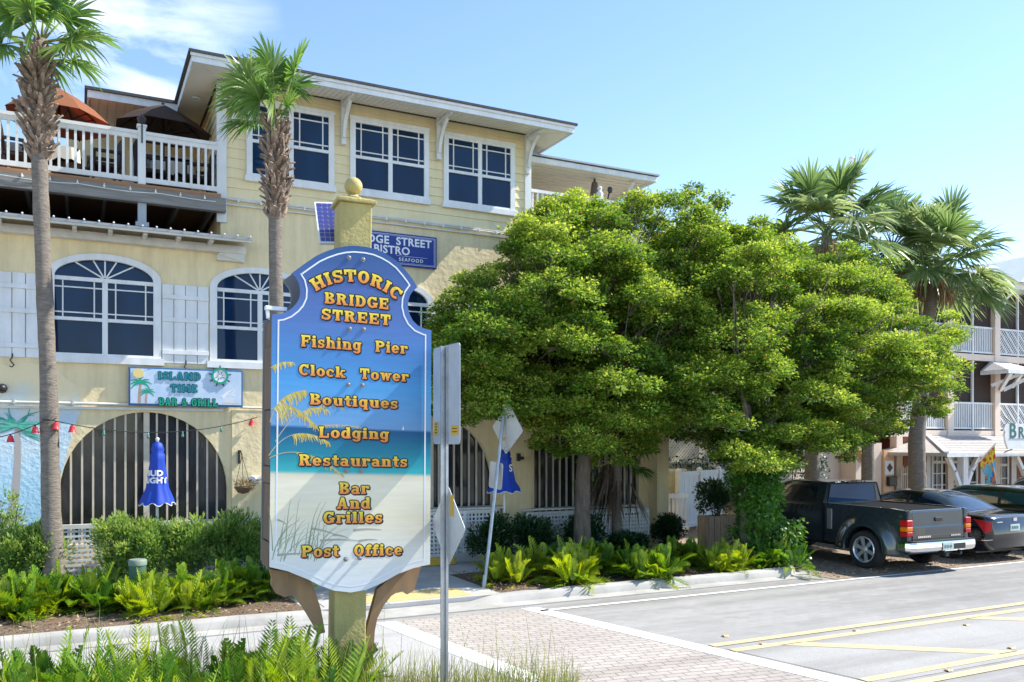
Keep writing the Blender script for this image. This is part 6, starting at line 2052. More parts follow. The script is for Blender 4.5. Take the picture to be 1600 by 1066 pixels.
# post with cap and ball
m_post = mat('mustard_stucco_post', (0.48, 0.40, 0.15), 0.8, var=0.12, vscale=3, streak=0.2, bump=0.7, bscale=32, bdist=0.012)
pu, pd = SP(548, 600, 0.2)[0] + 0.0, 0.21
b = MB(); b.box(pu - 0.155, pu + 0.155, pd - 0.155, pd + 0.155, -1.75, SP(548, 322, 0.2)[1]); b.build('post', m_post, TS, bevel=0.012)
vt = SP(548, 322, 0.2)[1]
b = MB()
b.box(pu - 0.19, pu + 0.19, pd - 0.19, pd + 0.19, vt, vt + 0.035)
def ring(h, w_): return [(pu - w_, pd - w_, vt + h), (pu + w_, pd - w_, vt + h), (pu + w_, pd + w_, vt + h), (pu - w_, pd + w_, vt + h)]
b.add(ring(0.036, 0.185) + ring(0.075, 0.07), [(3, 2, 1, 0), (4, 5, 6, 7), (0, 1, 5, 4), (1, 2, 6, 5), (2, 3, 7, 6), (3, 0, 4, 7)])
b.build('post_cap', m_post, TS, bevel=0.008)
b = MB()
b.lathe([(0.10, 0.07), (0.085, 0.085), (0.05, 0.10), (0.045, 0.118)], (pu, pd, vt), 20)
b.sphere((pu, pd, vt + 0.198), 0.088, 24, 16)
b.build('ball_finial', m_post, TS, smooth='all')
# scroll brackets
m_brk = mat('bracket_timber', (0.38, 0.22, 0.11), 0.65, col2=(0.25, 0.15, 0.08), vscale=2, stretch=(3, 3, 1))
LB = [(420, 888), (424, 903), (423, 914), (430, 926), (444, 932), (455, 929), (466, 940), (478, 958), (488, 975), (496, 990), (507, 987), (500, 950), (492, 925), (485, 908), (470, 899), (445, 892)]
RB = [(656, 885), (650, 905), (645, 922), (634, 928), (624, 921), (610, 930), (598, 945), (588, 965), (584, 985), (583, 1002), (589, 1014), (581, 1022), (584, 1034), (575, 1046), (567, 1048), (569, 1000), (572, 980), (580, 950), (588, 920), (605, 905), (630, 890)]
for poly in (LB, RB):
    b = MB(); b.fill([SP(*q, 0.19) for q in poly], [], 0.09, sg(0.145)); b.build('scroll_bracket', m_brk, TS, bevel=0.008)
# bolts
b = MB()
for q in ((545, 403), (567, 406), (546, 514), (568, 515), (544, 601), (566, 602), (541, 736), (564, 736), (540, 874), (562, 872)):
    u, v = SP(*q)
    c = sg()(u, v, 0)
    b.lathe([(0.024, -0.004), (0.024, -0.008), (0.014, -0.009), (0.014, -0.030), (0.008, -0.034)], (c[0], 0, c[2]), 10, axis='Y')
b.build('bolt', mat('zinc_bolt', (0.26, 0.27, 0.29), 0.5, metal=0.4), TS, smooth=30)

def grad_obj(b, name, m, ys, par):
    o = b.build(name, m, par, fix=False)
    at = o.data.attributes.new('tint', 'FLOAT', 'POINT')
    at.data.foreach_set('value', np.array(ys, np.float32))
    return o
gm = leaf_mat('letter_yellow_to_orange', (0.82, 0.24, 0.06), (0.88, 0.46, 0.05), (0.94, 0.72, 0.07), trans=0.0, rough=0.45, spec=0.3)
m_letblack = mat('letter_black', (0.010, 0.009, 0.010), 0.5)
def sign_text(txt, mapper, capm, name='lettering', words=None):
    """orange letters on a black outline with a drop shadow; mapper puts unit glyph space on the board"""
    polys, wtot = layout(txt) if words is None else words
    f, g_ = MB(), MB()
    ys = []
    for k, poly in enumerate(polys):
        cc = [mapper(p[0], p[1], wtot) for p in poly]
        n_ = len(cc)
        dz = -0.0030 - 0.00006 * (k % 25)
        f.add([sg(dz)(c[0], c[1], 0) for c in cc] + [sg(-0.0022)(c[0], c[1], 0) for c in cc], [tuple(range(n_))] + [(i, i + n_, (i + 1) % n_ + n_, (i + 1) % n_) for i in range(n_)])
        ys += [p[1] for p in poly] * 2
    e = 0.085
    for j, (ox, oy) in enumerate([(e * math.cos(a), e * math.sin(a)) for a in np.arange(0, 6.28, 0.785)] + [(0.09, -0.09), (0.12, -0.11), (0.13, -0.05), (0.05, -0.13)]):
        for k, poly in enumerate(polys):
            cc = [mapper(p[0] + ox, p[1] + oy, wtot) for p in poly]
            g_.add([sg(-0.0018 - 0.00002 * j)(c[0], c[1], 0) for c in cc], [tuple(range(len(cc)))])
    g_.build('letter_outline', m_letblack, TS, fix=False)
    grad_obj(f, name, gm, [0.05 + 1.15 * max(0, y - 0.12) for y in ys], TS)
def line(txt, x0, yb0, x1, yb1, cap):
    a, c = SP(x0, yb0), SP(x1, yb1)
    h = cap / 1340 * 8.2
    d = (c[0] - a[0], c[1] - a[1])
    def mp_(gx, gy, w_): return a[0] + d[0] * gx / w_, a[1] + d[1] * gx / w_ + gy * h
    wtot = layout(txt)[1]
    x_ = 0.0
    for w_i, word in enumerate(txt.split('  ')):
        if w_i: x_ += 2 * (glyph(' ')[1] + 0.12)
        ps, ww = layout(word)
        sign_text(word, mp_, h, words=([[(p[0] + x_, p[1]) for p in poly] for poly in ps], wtot))
        x_ += ww + 0.075
for args in (('BRIDGE', 507, 474, 608, 484, 17.5), ('STREET', 502, 499, 611, 509, 17), ('Fishing  Pier', 470, 541.5, 637, 553.5, 18), ('Clock  Tower', 467, 586, 639, 597, 17),
             ('Boutiques', 484, 632, 622, 639, 17), ('Lodging', 498, 684, 608, 687, 17.5), ('Restaurants', 467, 727.5, 637, 730, 17.5), ('Bar', 530, 772, 577, 772, 18),
             ('And', 526, 795.5, 579, 795, 18), ('Grilles', 505, 818, 598, 817, 18), ('Post  Office', 471, 871, 629, 867.5, 18)):
    line(*args)
# HISTORIC runs along an arc
pL, pM, pR = SP(494, 455.5), SP(557, 441), SP(620, 471)
(ax_, ay_), (bx_, by_), (cx_, cy_) = pL, pM, pR
dd_ = 2 * (ax_ * (by_ - cy_) + bx_ * (cy_ - ay_) + cx_ * (ay_ - by_))
ux = ((ax_ ** 2 + ay_ ** 2) * (by_ - cy_) + (bx_ ** 2 + by_ ** 2) * (cy_ - ay_) + (cx_ ** 2 + cy_ ** 2) * (ay_ - by_)) / dd_
uy = ((ax_ ** 2 + ay_ ** 2) * (cx_ - bx_) + (bx_ ** 2 + by_ ** 2) * (ax_ - cx_) + (cx_ ** 2 + cy_ ** 2) * (bx_ - ax_)) / dd_
rad_ = math.hypot(ax_ - ux, ay_ - uy)
t0_, t1_ = math.atan2(ay_ - uy, ax_ - ux), math.atan2(cy_ - uy, cx_ - ux)
def arcmap(gx, gy, w_):
    a = t0_ + (t1_ - t0_) * gx / w_
    q = rad_ + gy * 0.118
    return ux + q * math.cos(a), uy + q * math.sin(a)
sign_text('HISTORIC', arcmap, 0.118)
# printed sea-oats, dune grass and a far sail
b = MB()
def sgl(u, v, k): return sg(-0.0006 - 0.00003 * k)(u, v, 0)
def ribbon(pts, w0, w1, mi, k):
    nn = len(pts); vs = []
    for i in range(nn):
        a, c = Vector(pts[max(0, i - 1)]), Vector(pts[min(nn - 1, i + 1)])
        d = (c - a).normalized(); w_ = w0 + (w1 - w0) * i / (nn - 1)
        vs += [sgl(pts[i][0] - d.y * w_, pts[i][1] + d.x * w_, k), sgl(pts[i][0] + d.y * w_, pts[i][1] - d.x * w_, k)]
    b.add(vs, [(2 * i, 2 * i + 2, 2 * i + 3, 2 * i + 1) for i in range(nn - 1)], mi)
def bez(p0, p1, p2, n_=12): return [((1 - t) ** 2 * p0[0] + 2 * t * (1 - t) * p1[0] + t * t * p2[0], (1 - t) ** 2 * p0[1] + 2 * t * (1 - t) * p1[1] + t * t * p2[1]) for t in [i / n_ for i in range(n_ + 1)]]
kk = 0
def oat(p0, p1, p2, start, ln, dens, droop=1.0):
    """a stalk with hanging seed heads along its outer part"""
    global kk
    pts = bez(SP(*p0), SP(*p1), SP(*p2), 16)
    kk = (kk + 1) % 40
    ribbon(pts, 0.004, 0.002, 2, kk)
    for i in range(dens):
        t = start + (1 - start) * i / dens
        q = bez(SP(*p0), SP(*p1), SP(*p2), 1)
        x = (1 - t) ** 2 * SP(*p0)[0] + 2 * t * (1 - t) * SP(*p1)[0] + t * t * SP(*p2)[0]
        y = (1 - t) ** 2 * SP(*p0)[1] + 2 * t * (1 - t) * SP(*p1)[1] + t * t * SP(*p2)[1]
        L_ = ln * rnd.uniform(0.6, 1.1) * (1.1 - 0.55 * t)
        ang = R(rnd.uniform(-75, -35)) if droop > 0 else R(rnd.uniform(-60, 20))
        kk = (kk + 1) % 40
        ribbon([(x, y), (x + L_ * 0.5 * math.cos(ang), y + L_ * 0.5 * math.sin(ang)), (x + L_ * math.cos(ang - 0.2), y + L_ * math.sin(ang - 0.2))], 0.006, 0.002, rnd.choice((0, 0, 1, 3)), kk)
oat((423, 575), (440, 562), (460, 567), 0.05, 0.07, 24)
oat((422, 660), (432, 612), (479, 610), 0.25, 0.16, 46)
oat((424, 640), (455, 618), (494, 668), 0.12, 0.17, 46)
oat((430, 690), (470, 625), (512, 640), 0.55, 0.12, 22)
oat((470, 650), (500, 615), (536, 635), 0.45, 0.09, 20)
oat((420, 712), (455, 655), (515, 692), 0.45, 0.12, 34)
oat((421, 716), (470, 688), (535, 742), 0.40, 0.11, 40)
oat((480, 668), (520, 660), (565, 668), 0.3, 0.035, 22)
for k in range(34):
    x = rnd.uniform(424, 505); y = rnd.uniform(855, 878)
    a = SP(x, y); hgt = rnd.uniform(0.15, 0.50); le = rnd.uniform(-0.05, 0.28)
    kk = (kk + 1) % 40
    ribbon(bez(a, (a[0] + le * 0.2, a[1] + hgt * 0.7), (a[0] + le, a[1] + hgt), 8), 0.004, 0.001, 4 if k % 3 else 5, kk)
for (xa, ya_, xb, yb_) in ((487, 826, 530, 838), (500, 845, 560, 845), (552, 829, 596, 828), (430, 812, 448, 820), (520, 836, 546, 842), (560, 846, 590, 844), (430, 868, 500, 866)):
    kk = (kk + 1) % 40
    a, c = SP(xa, ya_), SP(xb, yb_)
    ribbon(bez(a, ((a[0] + c[0]) / 2, (a[1] + c[1]) / 2 + 0.02), c, 8), 0.012, 0.003, 6, kk)
a = SP(629.5, 672)
b.add([sgl(a[0] - 0.008, a[1], 1), sgl(a[0] + 0.012, a[1], 1), sgl(a[0] + 0.003, a[1] + 0.045, 1)], [(0, 1, 2)], 7)
b.build('printed_plants', [mat('oat_yellow', (0.66, 0.50, 0.07), 0.6), mat('oat_pale', (0.70, 0.62, 0.28), 0.6), mat('oat_stalk', (0.50, 0.42, 0.22), 0.6), mat('oat_gold', (0.50, 0.36, 0.05), 0.6),
                           mat('dune_grass', (0.36, 0.40, 0.22), 0.6), mat('dune_grass_dark', (0.20, 0.27, 0.16), 0.6), mat('dune_shade', (0.42, 0.39, 0.32), 0.6), m_signwhite], TS, fix=False)
# solar panel and its bracket behind the post
q = [P(491, 319, D=8.75), P(547, 321, D=8.85), P(549, 384, D=8.55), P(499, 383, D=8.45)]
q = [TS.matrix_world.inverted() @ v_ for v_ in q]
nv_ = (q[1] - q[0]).cross(q[3] - q[0]).normalized()
if nv_.y > 0: nv_ = -nv_
def sq(s_, t_, o_): return (q[0] * (1 - s_) * (1 - t_) + q[1] * s_ * (1 - t_) + q[2] * s_ * t_ + q[3] * (1 - s_) * t_) + nv_ * o_
b = MB(); b.add([sq(0, 0, 0), sq(1, 0, 0), sq(1, 1, 0), sq(0, 1, 0), sq(0, 0, .03), sq(1, 0, .03), sq(1, 1, .03), sq(0, 1, .03)], [(3, 2, 1, 0), (4, 5, 6, 7), (0, 1, 5, 4), (1, 2, 6, 5), (2, 3, 7, 6), (3, 0, 4, 7)])
sp_o = b.build('solar_panel', m_white, TS)
b = MB()
for i in range(6):
    for j in range(9):
        a0, a1, c0_, c1_ = 0.04 + 0.92 * i / 6 + 0.006, 0.04 + 0.92 * (i + 1) / 6 - 0.006, 0.03 + 0.94 * j / 9 + 0.005, 0.03 + 0.94 * (j + 1) / 9 - 0.005
        b.add([sq(a0, c0_, .033), sq(a1, c0_, .033), sq(a1, c1_, .033), sq(a0, c1_, .033)], [(0, 1, 2, 3)])
b.build('solar_cell', mat('solar_cell_blue', (0.055, 0.06, 0.24), 0.25, coat=0.5), sp_o)
b = MB(); b.bar(sq(0.5, 0.5, -0.01), (pu, pd + 0.1, q[2].z + 0.1), 0.05, 0.05); b.build('panel_bracket', m_galv, TS)
# small white lamp on the left shoulder
m_inv = TS.matrix_world.inverted()
b = MB()
a_, c_ = m_inv @ P(414, 481, D=7.95), m_inv @ P(448, 484, D=8.05)
b.bar(a_, c_, 0.05, 0.04); b.bar(a_ + Vector((0.02, 0, -0.02)), a_ + Vector((0.03, 0, -0.10)), 0.03, 0.03)
b.build('sign_lamp', m_white, TS, bevel=0.006)

# ================================================================ road signs seen from behind
def plate(b, c, ax_, h, w_, t=0.004, rot=0.0, mi=0, corner=0.04):
    """rounded rectangular plate: centre c, horizontal axis ax_"""
    ax_ = Vector(ax_).normalized(); up = Vector((0, 0, 1)); nn = ax_.cross(up)
    pts = []
    for sx_, sy_, a0 in ((1, 1, 0), (-1, 1, 90), (-1, -1, 180), (1, -1, 270)):
        for k in range(5):
            a = R(a0 + 22.5 * k)
            pts.append((sx_ * (w_ / 2 - corner) + corner * math.cos(a), sy_ * (h / 2 - corner) + corner * math.sin(a)))
    cr, sr = math.cos(rot), math.sin(rot)
    pts = [(x * cr - y * sr, x * sr + y * cr) for x, y in pts]
    c = Vector(c)
    b.prism(pts, t, lambda x, y, d: c + ax_ * x + up * y + nn * (d - t / 2), mi)
m_stick = mat('yellow_sticker', (0.70, 0.42, 0.03), 0.5)
m_stickink = mat('sticker_ink', (0.10, 0.06, 0.02), 0.6)
D1 = 8.2
rs = thing('road_sign', 'upright road sign post seen from behind with a rounded plate above a diamond plate', 'road sign', tuple(P(694, 1066, D=D1)))
pole = P(694.5, 800, D=D1)
b = MB()
for dx, w2, dy in ((0.0, 0.028, 0.0), (-0.026, 0.012, -0.016), (0.026, 0.012, -0.016)):
    c = pole + RT * dx + AX * dy
    b.box(c.x - w2 / 2 - .006, c.x + w2 / 2 + .006, c.y - 0.005, c.y + 0.005, 0.0, P(694, 541, D=D1).z)
b.build('pole', m_galv, rs)
ax1 = (RT * 0.29 - AX * 0.53).normalized()
nb = Vector((0, 0, 1)).cross(ax1)      # side that faces the viewer
if nb.dot(AX) > 0: nb = -nb
c = P(697.5, 617, D=D1 + 0.03); hgt = 155 / 1340 * 8.2
b = MB(); plate(b, c, ax1, hgt, 0.62); up_ = b.build('plate', m_alu, rs)
for s_ in (-0.235, 0.20):
    b = MB()
    plate(b, c + ax1 * s_ + Vector((0, 0, -hgt * 0.36 + (0.02 if s_ < 0 else -0.0))) + nb * 0.004, ax1, 0.13 if s_ < 0 else 0.09, 0.10 if s_ < 0 else 0.16, 0.002, 0, 0, 0.005)
    b.build('sticker', m_stick, up_)
b = MB()
for k in range(4): plate(b, c + ax1 * (-0.235) + Vector((0, 0, -hgt * 0.36 - 0.02 + 0.028 * k)) + nb * 0.0065, ax1, 0.012, 0.05, 0.001, 0, 0, 0.002)
for k in range(2): plate(b, c + ax1 * 0.20 + Vector((0, 0, -hgt * 0.36 - 0.015 + 0.03 * k)) + nb * 0.0065, ax1, 0.008, 0.11, 0.001, 0, 0, 0.002)
b.build('sticker_print', m_stickink, up_)
b = MB()
for zz in (0.38, -0.38): b.sphere(c + Vector((0, 0, zz)) + nb * 0.035 + AX * -0.02, 0.014, 8, 6)
b.build('bolt', m_galv, rs)
c2 = P(700, 822, D=D1 + 0.03)
b = MB(); plate(b, c2, ax1, 0.555, 0.555, rot=R(45)); dp_ = b.build('diamond_plate', m_alu, rs)
b = MB(); plate(b, c2 + ax1 * 0.10 + Vector((0, 0, 0.20)) + nb * 0.004, ax1, 0.20, 0.07, 0.002, 0, 0, 0.005); b.build('sticker', m_stick, dp_)

foot = P(756, 917, Z=0.115); topP = P(789, 628, D=15.5)
ls = thing('road_sign', 'leaning road sign post seen from behind with a diamond plate above a small rectangular plate', 'road sign', tuple(foot))
b = MB(); b.tube([foot - Vector((0, 0, .1)), topP], 0.032, 10); b.tube([foot - Vector((0, 0, .02)), foot + (topP - foot) * 0.06], 0.042, 10); b.build('pole', m_galv, ls, smooth=40)
ax2 = (RT * 0.60 - AX * 0.80).normalized()
nb2 = Vector((0, 0, 1)).cross(ax2)
if nb2.dot(AX) > 0: nb2 = -nb2
c = P(790, 670, D=15.36) - nb2 * 0.04
rl = -0.10
b = MB(); plate(b, c, ax2, 0.66, 0.66, rot=R(45) + rl); dp2 = b.build('diamond_plate', m_alu, ls)
b = MB(); plate(b, c + ax2 * -0.12 + Vector((0, 0, -0.18)) + nb2 * 0.004, ax2, 0.06, 0.10, 0.002, rl, 0, 0.004); b.build('sticker', m_stick, dp2)
c = P(778, 743, D=15.36) + nb2 * 0.045
b = MB(); plate(b, c, ax2, 0.48, 0.40, rot=rl, corner=0.05); sm_ = b.build('small_plate', m_alu, ls)
b = MB()
for zz in (0.36, -0.36): b.sphere(P(790, 670, D=15.3) + Vector((0, 0, zz)), 0.03, 8, 6)
b.build('bolt', m_galv, ls)
# ================================================================ vehicles
def car_paint(name, col, metal=0.4, rough=0.28): return mat(name, col, rough, metal=metal, spec=0.5, coat=1.0)
m_tyre = mat('tyre_rubber', (0.022, 0.022, 0.023), 0.85)
m_chrome = mat('chrome', (0.80, 0.81, 0.82), 0.13, metal=1.0)
m_rim = mat('alloy_rim', (0.62, 0.63, 0.65), 0.30, metal=0.85)
m_carglass = mat('car_glass', (0.010, 0.018, 0.028), 0.03, spec=0.9)
m_teal_glass = mat('green_tint_glass', (0.022, 0.065, 0.062), 0.03, spec=0.9)
m_redlamp = mat('red_lamp', (0.50, 0.010, 0.014), 0.3, spec=0.25)
m_amber = mat('amber_lamp', (0.72, 0.20, 0.01), 0.25, spec=0.3)
m_plastic = mat('black_plastic', (0.018, 0.018, 0.019), 0.55)
m_plate = mat('number_plate', (0.62, 0.66, 0.66), 0.5, col2=(0.40, 0.50, 0.50), vscale=30)
def car(name, label, x, y, group=None):
    t = thing(name, label, 'car' if name != 'pickup_truck' else 'pickup truck', (x, y, 0), group)
    BASE[t.name] = Vector((0, 0, 0))
    return t
def cr(p0, p1, p2, p3, t):
    return 0.5 * ((2 * p1) + (-p0 + p2) * t + (2 * p0 - 5 * p1 + 4 * p2 - p3) * t * t + (-p0 + 3 * p1 - 3 * p2 + p3) * t ** 3)
class Loft:
    """car body: stations along y, each a half section of (x, z) from sill to roof centre"""
    def __init__(s, stations):
        s.y = np.array([q[0] for q in stations]); s.p = np.array([q[1] for q in stations], float)
        s.nu, s.nv = s.p.shape[0], s.p.shape[1]
    def at(s, u, v):
        u = min(max(u, 0), s.nu - 1 - 1e-6); v = min(max(v, 0), s.nv - 1 - 1e-6)
        i, j = int(u), int(v); fu, fv = u - i, v - j
        def row(a):
            a = min(max(a, 0), s.nu - 1)
            g_ = lambda b_: np.array([s.p[a, min(max(b_, 0), s.nv - 1), 0] * (1 if b_ <= s.nv - 1 else 1), s.p[a, min(max(b_, 0), s.nv - 1), 1]])
            nxt = g_(j + 2) if j + 2 <= s.nv - 1 else np.array([-s.p[a, s.nv - 2, 0], s.p[a, s.nv - 2, 1]])
            return cr(g_(j - 1), g_(j), g_(j + 1), nxt, fv)
        q = cr(row(i - 1), row(i), row(i + 1), row(i + 2), fu)
        yy = lambda a: s.y[min(max(a, 0), s.nu - 1)]
        y = cr(yy(i - 1), yy(i), yy(i + 1), yy(i + 2), fu)
        return Vector((max(q[0], 0.0), y, q[1]))
    def normal(s, u, v):
        e = 0.03
        a = s.at(u + e, v) - s.at(u - e, v); b_ = s.at(u, v + e) - s.at(u, v - e)
        n_ = b_.cross(a)
        n_ = n_.normalized() if n_.length > 1e-9 else Vector((0, 0, 1))
        c = s.at(u, v)
        if n_.dot(Vector((c.x, 0, c.z - 0.6))) < 0: n_ = -n_
        return n_
    def body(s, su=5, sv=4):
        b = MB()
        nu, nv = (s.nu - 1) * su, (s.nv - 1) * sv
        vs = []
        for i in range(nu + 1):
            for j in range(nv + 1): vs.append(s.at(i / su, j / sv))
        L_ = [(-p.x, p.y, p.z) for p in vs]
        f1 = [(i * (nv + 1) + j, i * (nv + 1) + j + 1, (i + 1) * (nv + 1) + j + 1, (i + 1) * (nv + 1) + j) for i in range(nu) for j in range(nv)]
        b.add(vs, f1); b.add(L_, f1)
        for i in (0, nu):
            r0 = [vs[i * (nv + 1) + j] for j in range(nv + 1)]
            b.add(r0 + [(-p.x, p.y, p.z) for p in reversed(r0)], [tuple(range(2 * nv + 2))])
        return b
    def patch(s, b, u0, u1, v0, v1, off=0.006, nu=10, nv=6, sides=(1, -1), mi=0, shape=None):
        for sd in sides:
            vs = []
            for i in range(nu + 1):
                for j in range(nv + 1):
                    a, c = i / nu, j / nv
                    uu, vv = u0 + (u1 - u0) * a, v0 + (v1 - v0) * c
                    if shape: uu, vv = shape(a, c)
                    p = s.at(uu, vv) + s.normal(uu, vv) * off
                    vs.append((p.x * sd, p.y, p.z))
            b.add(vs, [(i * (nv + 1) + j, i * (nv + 1) + j + 1, (i + 1) * (nv + 1) + j + 1, (i + 1) * (nv + 1) + j) for i in range(nu) for j in range(nv)], mi)
def wheel(par, x, y, r_, w_, side, spokes=6, rim=0.66, m=None):
    b = MB()
    rr = r_ * rim
    prof = [(rr, -w_ / 2 + .01), (r_ * 0.93, -w_ / 2), (r_ * 0.985, -w_ / 2 + .025), (r_, -w_ / 2 + .06), (r_, w_ / 2 - .06), (r_ * 0.985, w_ / 2 - .025), (r_ * 0.93, w_ / 2), (rr, w_ / 2 - .01)]
    b.lathe(prof, (x, y, r_), 36, axis='X', cap=False)
    wo_ = b.build('wheel', m_tyre, par, smooth=35)
    b = MB()
    o = w_ / 2 * side
    b.lathe([(rr + .004, o - .012 * side), (rr - .012, o + .004 * side), (rr - .03, o - .015 * side), (rr - .035, o - .10 * side)], (x, y, r_), 36, axis='X', cap=False)
    for k in range(spokes):
        a = k * math.tau / spokes + 0.3
        d = Vector((0, math.cos(a), math.sin(a))); s2 = Vector((0, -math.sin(a), math.cos(a)))
        c0 = Vector((x + o - .035 * side, y, r_)); c1 = Vector((x + o - .022 * side, y, r_)) + d * (rr - .02)
        w0, w1 = r_ * 0.075, r_ * 0.105
        tk = Vector((-.03 * side, 0, 0))
        vs = [c0 - s2 * w0, c0 + s2 * w0, c1 + s2 * w1, c1 - s2 * w1]
        b.add(vs + [v_ + tk for v_ in vs], [(0, 1, 2, 3), (0, 3, 7, 4), (1, 5, 6, 2), (2, 6, 7, 3)])
    b.lathe([(0.0, o + .0 * side), (r_ * 0.13, o - .008 * side), (r_ * 0.17, o - .05 * side)], (x, y, r_), 20, axis='X', cap=False)
    b.build('rim', m or m_rim, wo_, smooth=35)
    b = MB(); b.lathe([(0, o - .11 * side), (rr - .03, o - .11 * side)], (x, y, r_), 24, axis='X', cap=False); b.build('brake', mat('dark_hub', (0.03, 0.03, 0.032), 0.6), wo_)

# ---- pickup truck, backed towards the road
m_truck = car_paint('slate_truck_paint', (0.030, 0.045, 0.055), 0.3, 0.22)
TK = car('pickup_truck', 'dark slate pickup truck with chrome bumper and chrome spoked wheels, parked beside the vine', 15.33, 11.35)
YW, RW = 1.10, 0.385
# bed sides with wheel openings
for s_ in (-1, 1):
    b = MB()
    op = arc(YW, RW, 0.47, 0.47, 8, 172, 18)
    poly = [(0.10, 0.60), (0.14, 1.24), (0.5, 1.265), (2.20, 1.275), (2.20, 0.46), (YW + 0.62, 0.44)] + [(p_[0], p_[1]) for p_ in op] + [(YW - 0.60, 0.50)]
    x0 = s_ * 0.90
    b.fill(poly, [], 0.09, (lambda y, z, d: (x0 - d * s_ , y, z)))
    b.build('bed_side', m_truck, TK, bevel=0.022, seg=3)
    # flared arch swelling out of the side
    b = MB()
    n_ = 28
    sec = [(0.80, 0.0), (0.72, 0.012), (0.64, 0.045), (0.585, 0.085), (0.54, 0.105), (0.50, 0.108), (0.475, 0.095), (0.465, 0.05), (0.465, -0.10)]
    vs = []
    for i in range(n_ + 1):
        a = R(-6 + 192 * i / n_)
        fade = 1.0
        for rad, o in sec:
            rr_ = rad
            if a > math.pi / 2: rr_ = 0.465 + (rad - 0.465) * (1.0 + 0.25 * (a - math.pi / 2))
            y_, z_ = YW - rr_ * math.cos(math.pi - a) * -1 * -1, RW + rr_ * math.sin(a)
            y_ = YW + rr_ * math.cos(a)
            z_ = min(z_, 1.20)
            vs.append((s_ * (0.90 + o + 0.002), y_, max(z_, 0.36)))
    m_ = len(sec)
    b.add(vs, [(i * m_ + j, i * m_ + j + 1, (i + 1) * m_ + j + 1, (i + 1) * m_ + j) for i in range(n_) for j in range(m_ - 1)])
    b.build('wheel_flare', m_truck, TK, smooth='all', weld=True)
    # step pad behind the cab: pale reflecting plate in a recess
    b = MB(); b.box(s_ * 0.905 - .01, s_ * 0.905 + .01, 1.98, 2.12, 0.72, 1.16); b.build('side_trim', m_galv, TK, bevel=0.02)
b = MB()
b.box(-0.81, 0.81, 0.17, 2.18, 0.62, 0.68); b.box(-0.88, 0.88, 2.16, 2.21, 0.5, 1.27)
b.build('bed_floor', m_plastic, TK)
b = MB(); b.box(-0.80, 0.80, 0.18, 2.155, 1.215, 1.245); b.build('bed_cover', mat('matt_black_vinyl', (0.010, 0.010, 0.011), 0.95, spec=0.1), TK, bevel=0.008)
b = MB()
b.prism([(0.10, 0.62), (0.09, 0.9), (0.105, 0.93), (0.115, 1.20), (0.135, 1.245), (0.175, 1.25), (0.175, 0.62)], 1.52, lambda y, z, d: (-0.76 + d, y, z))
tg = b.build('tailgate', m_truck, TK, bevel=0.012, seg=3)
b = MB(); b.box(-0.11, 0.11, 0.085, 0.12, 1.01, 1.09); b.build('handle', m_plastic, tg, bevel=0.01)
b = MB()
for k in range(7): b.box(-0.62 + k * 0.055, -0.62 + k * 0.055 + 0.04, 0.083, 0.095, 0.70, 0.735)
for k in range(6): b.box(0.36 + k * 0.05, 0.36 + k * 0.05 + 0.032, 0.083, 0.095, 0.70, 0.73)
b.build('badge', m_chrome, tg)
# corner posts, stacked tail lamps
for s_ in (-1, 1):
    b = MB(); b.box(min(s_ * .775, s_ * .885), max(s_ * .775, s_ * .885), 0.10, 0.2, 0.55, 1.245); b.build('corner_post', m_truck, TK, bevel=0.02)
    b = MB()
    for z0_, z1_, mi in ((0.74, 0.83, 0), (0.835, 0.93, 1), (0.935, 1.06, 0)):
        b.box(min(s_ * .785, s_ * .955), max(s_ * .785, s_ * .955), 0.065, 0.24, z0_, z1_, mi)
    b.build('tail_lamp', [m_redlamp, m_amber], TK, bevel=0.02, seg=3)
# chrome step bumper wrapped round the corners
b = MB()
path_ = [(-0.985, 0.26), (-0.985, 0.08), (-0.95, -0.02), (-0.86, -0.07), (-0.5, -0.09), (0.5, -0.09), (0.86, -0.07), (0.95, -0.02), (0.985, 0.08), (0.985, 0.26)]
sec = [(0.0, 0.63), (-0.012, 0.60), (-0.018, 0.53), (-0.005, 0.46), (0.05, 0.425), (0.10, 0.425), (0.10, 0.63)]
vs = []
for i, (x, y) in enumerate(path_):
    a, c = path_[max(0, i - 1)], path_[min(len(path_) - 1, i + 1)]
    d = Vector((c[0] - a[0], c[1] - a[1])).normalized(); nn_ = Vector((-d.y, d.x))
    for o, z in sec: vs.append((x + nn_.x * o, y + nn_.y * o, z))
m_ = len(sec)
b.add(vs, [(i * m_ + j, i * m_ + (j + 1) % m_, (i + 1) * m_ + (j + 1) % m_, (i + 1) * m_ + j) for i in range(len(path_) - 1) for j in range(m_)] + [tuple(range(m_)), tuple((len(path_) - 1) * m_ + j for j in range(m_))])
bp_ = b.build('rear_bumper', m_chrome, TK, bevel=0.01)
b = MB(); b.box(-0.86, 0.86, -0.06, 0.10, 0.631, 0.648); b.box(0.17, 0.52, -0.116, -0.09, 0.47, 0.58); b.build('step_pad', m_plastic, bp_)
b = MB(); b.box(-0.155, 0.155, -0.122, -0.112, 0.455, 0.60); b.build('number_plate', m_plate, bp_)
b = MB()
for k in range(6): b.box(-0.12 + k * 0.041, -0.12 + k * 0.041 + (0.014 if k % 2 else 0.026), -0.125, -0.1222, 0.50, 0.56)
b.build('plate_character', mat('plate_green', (0.05, 0.16, 0.10), 0.5), bp_)
b = MB(); b.tube([(0.55, 0.0, 0.36), (0.55, 0.6, 0.38)], 0.035, 12); b.box(-0.05, 0.05, -0.1, 0.4, 0.33, 0.40); b.box(-0.7, 0.7, 0.25, 4.8, 0.36, 0.5)
b.tube([(-0.7, YW, RW), (0.7, YW, RW)], 0.06, 10); b.sphere((0, YW, RW), 0.14, 12, 8)
b.build('chassis', m_plastic, TK)
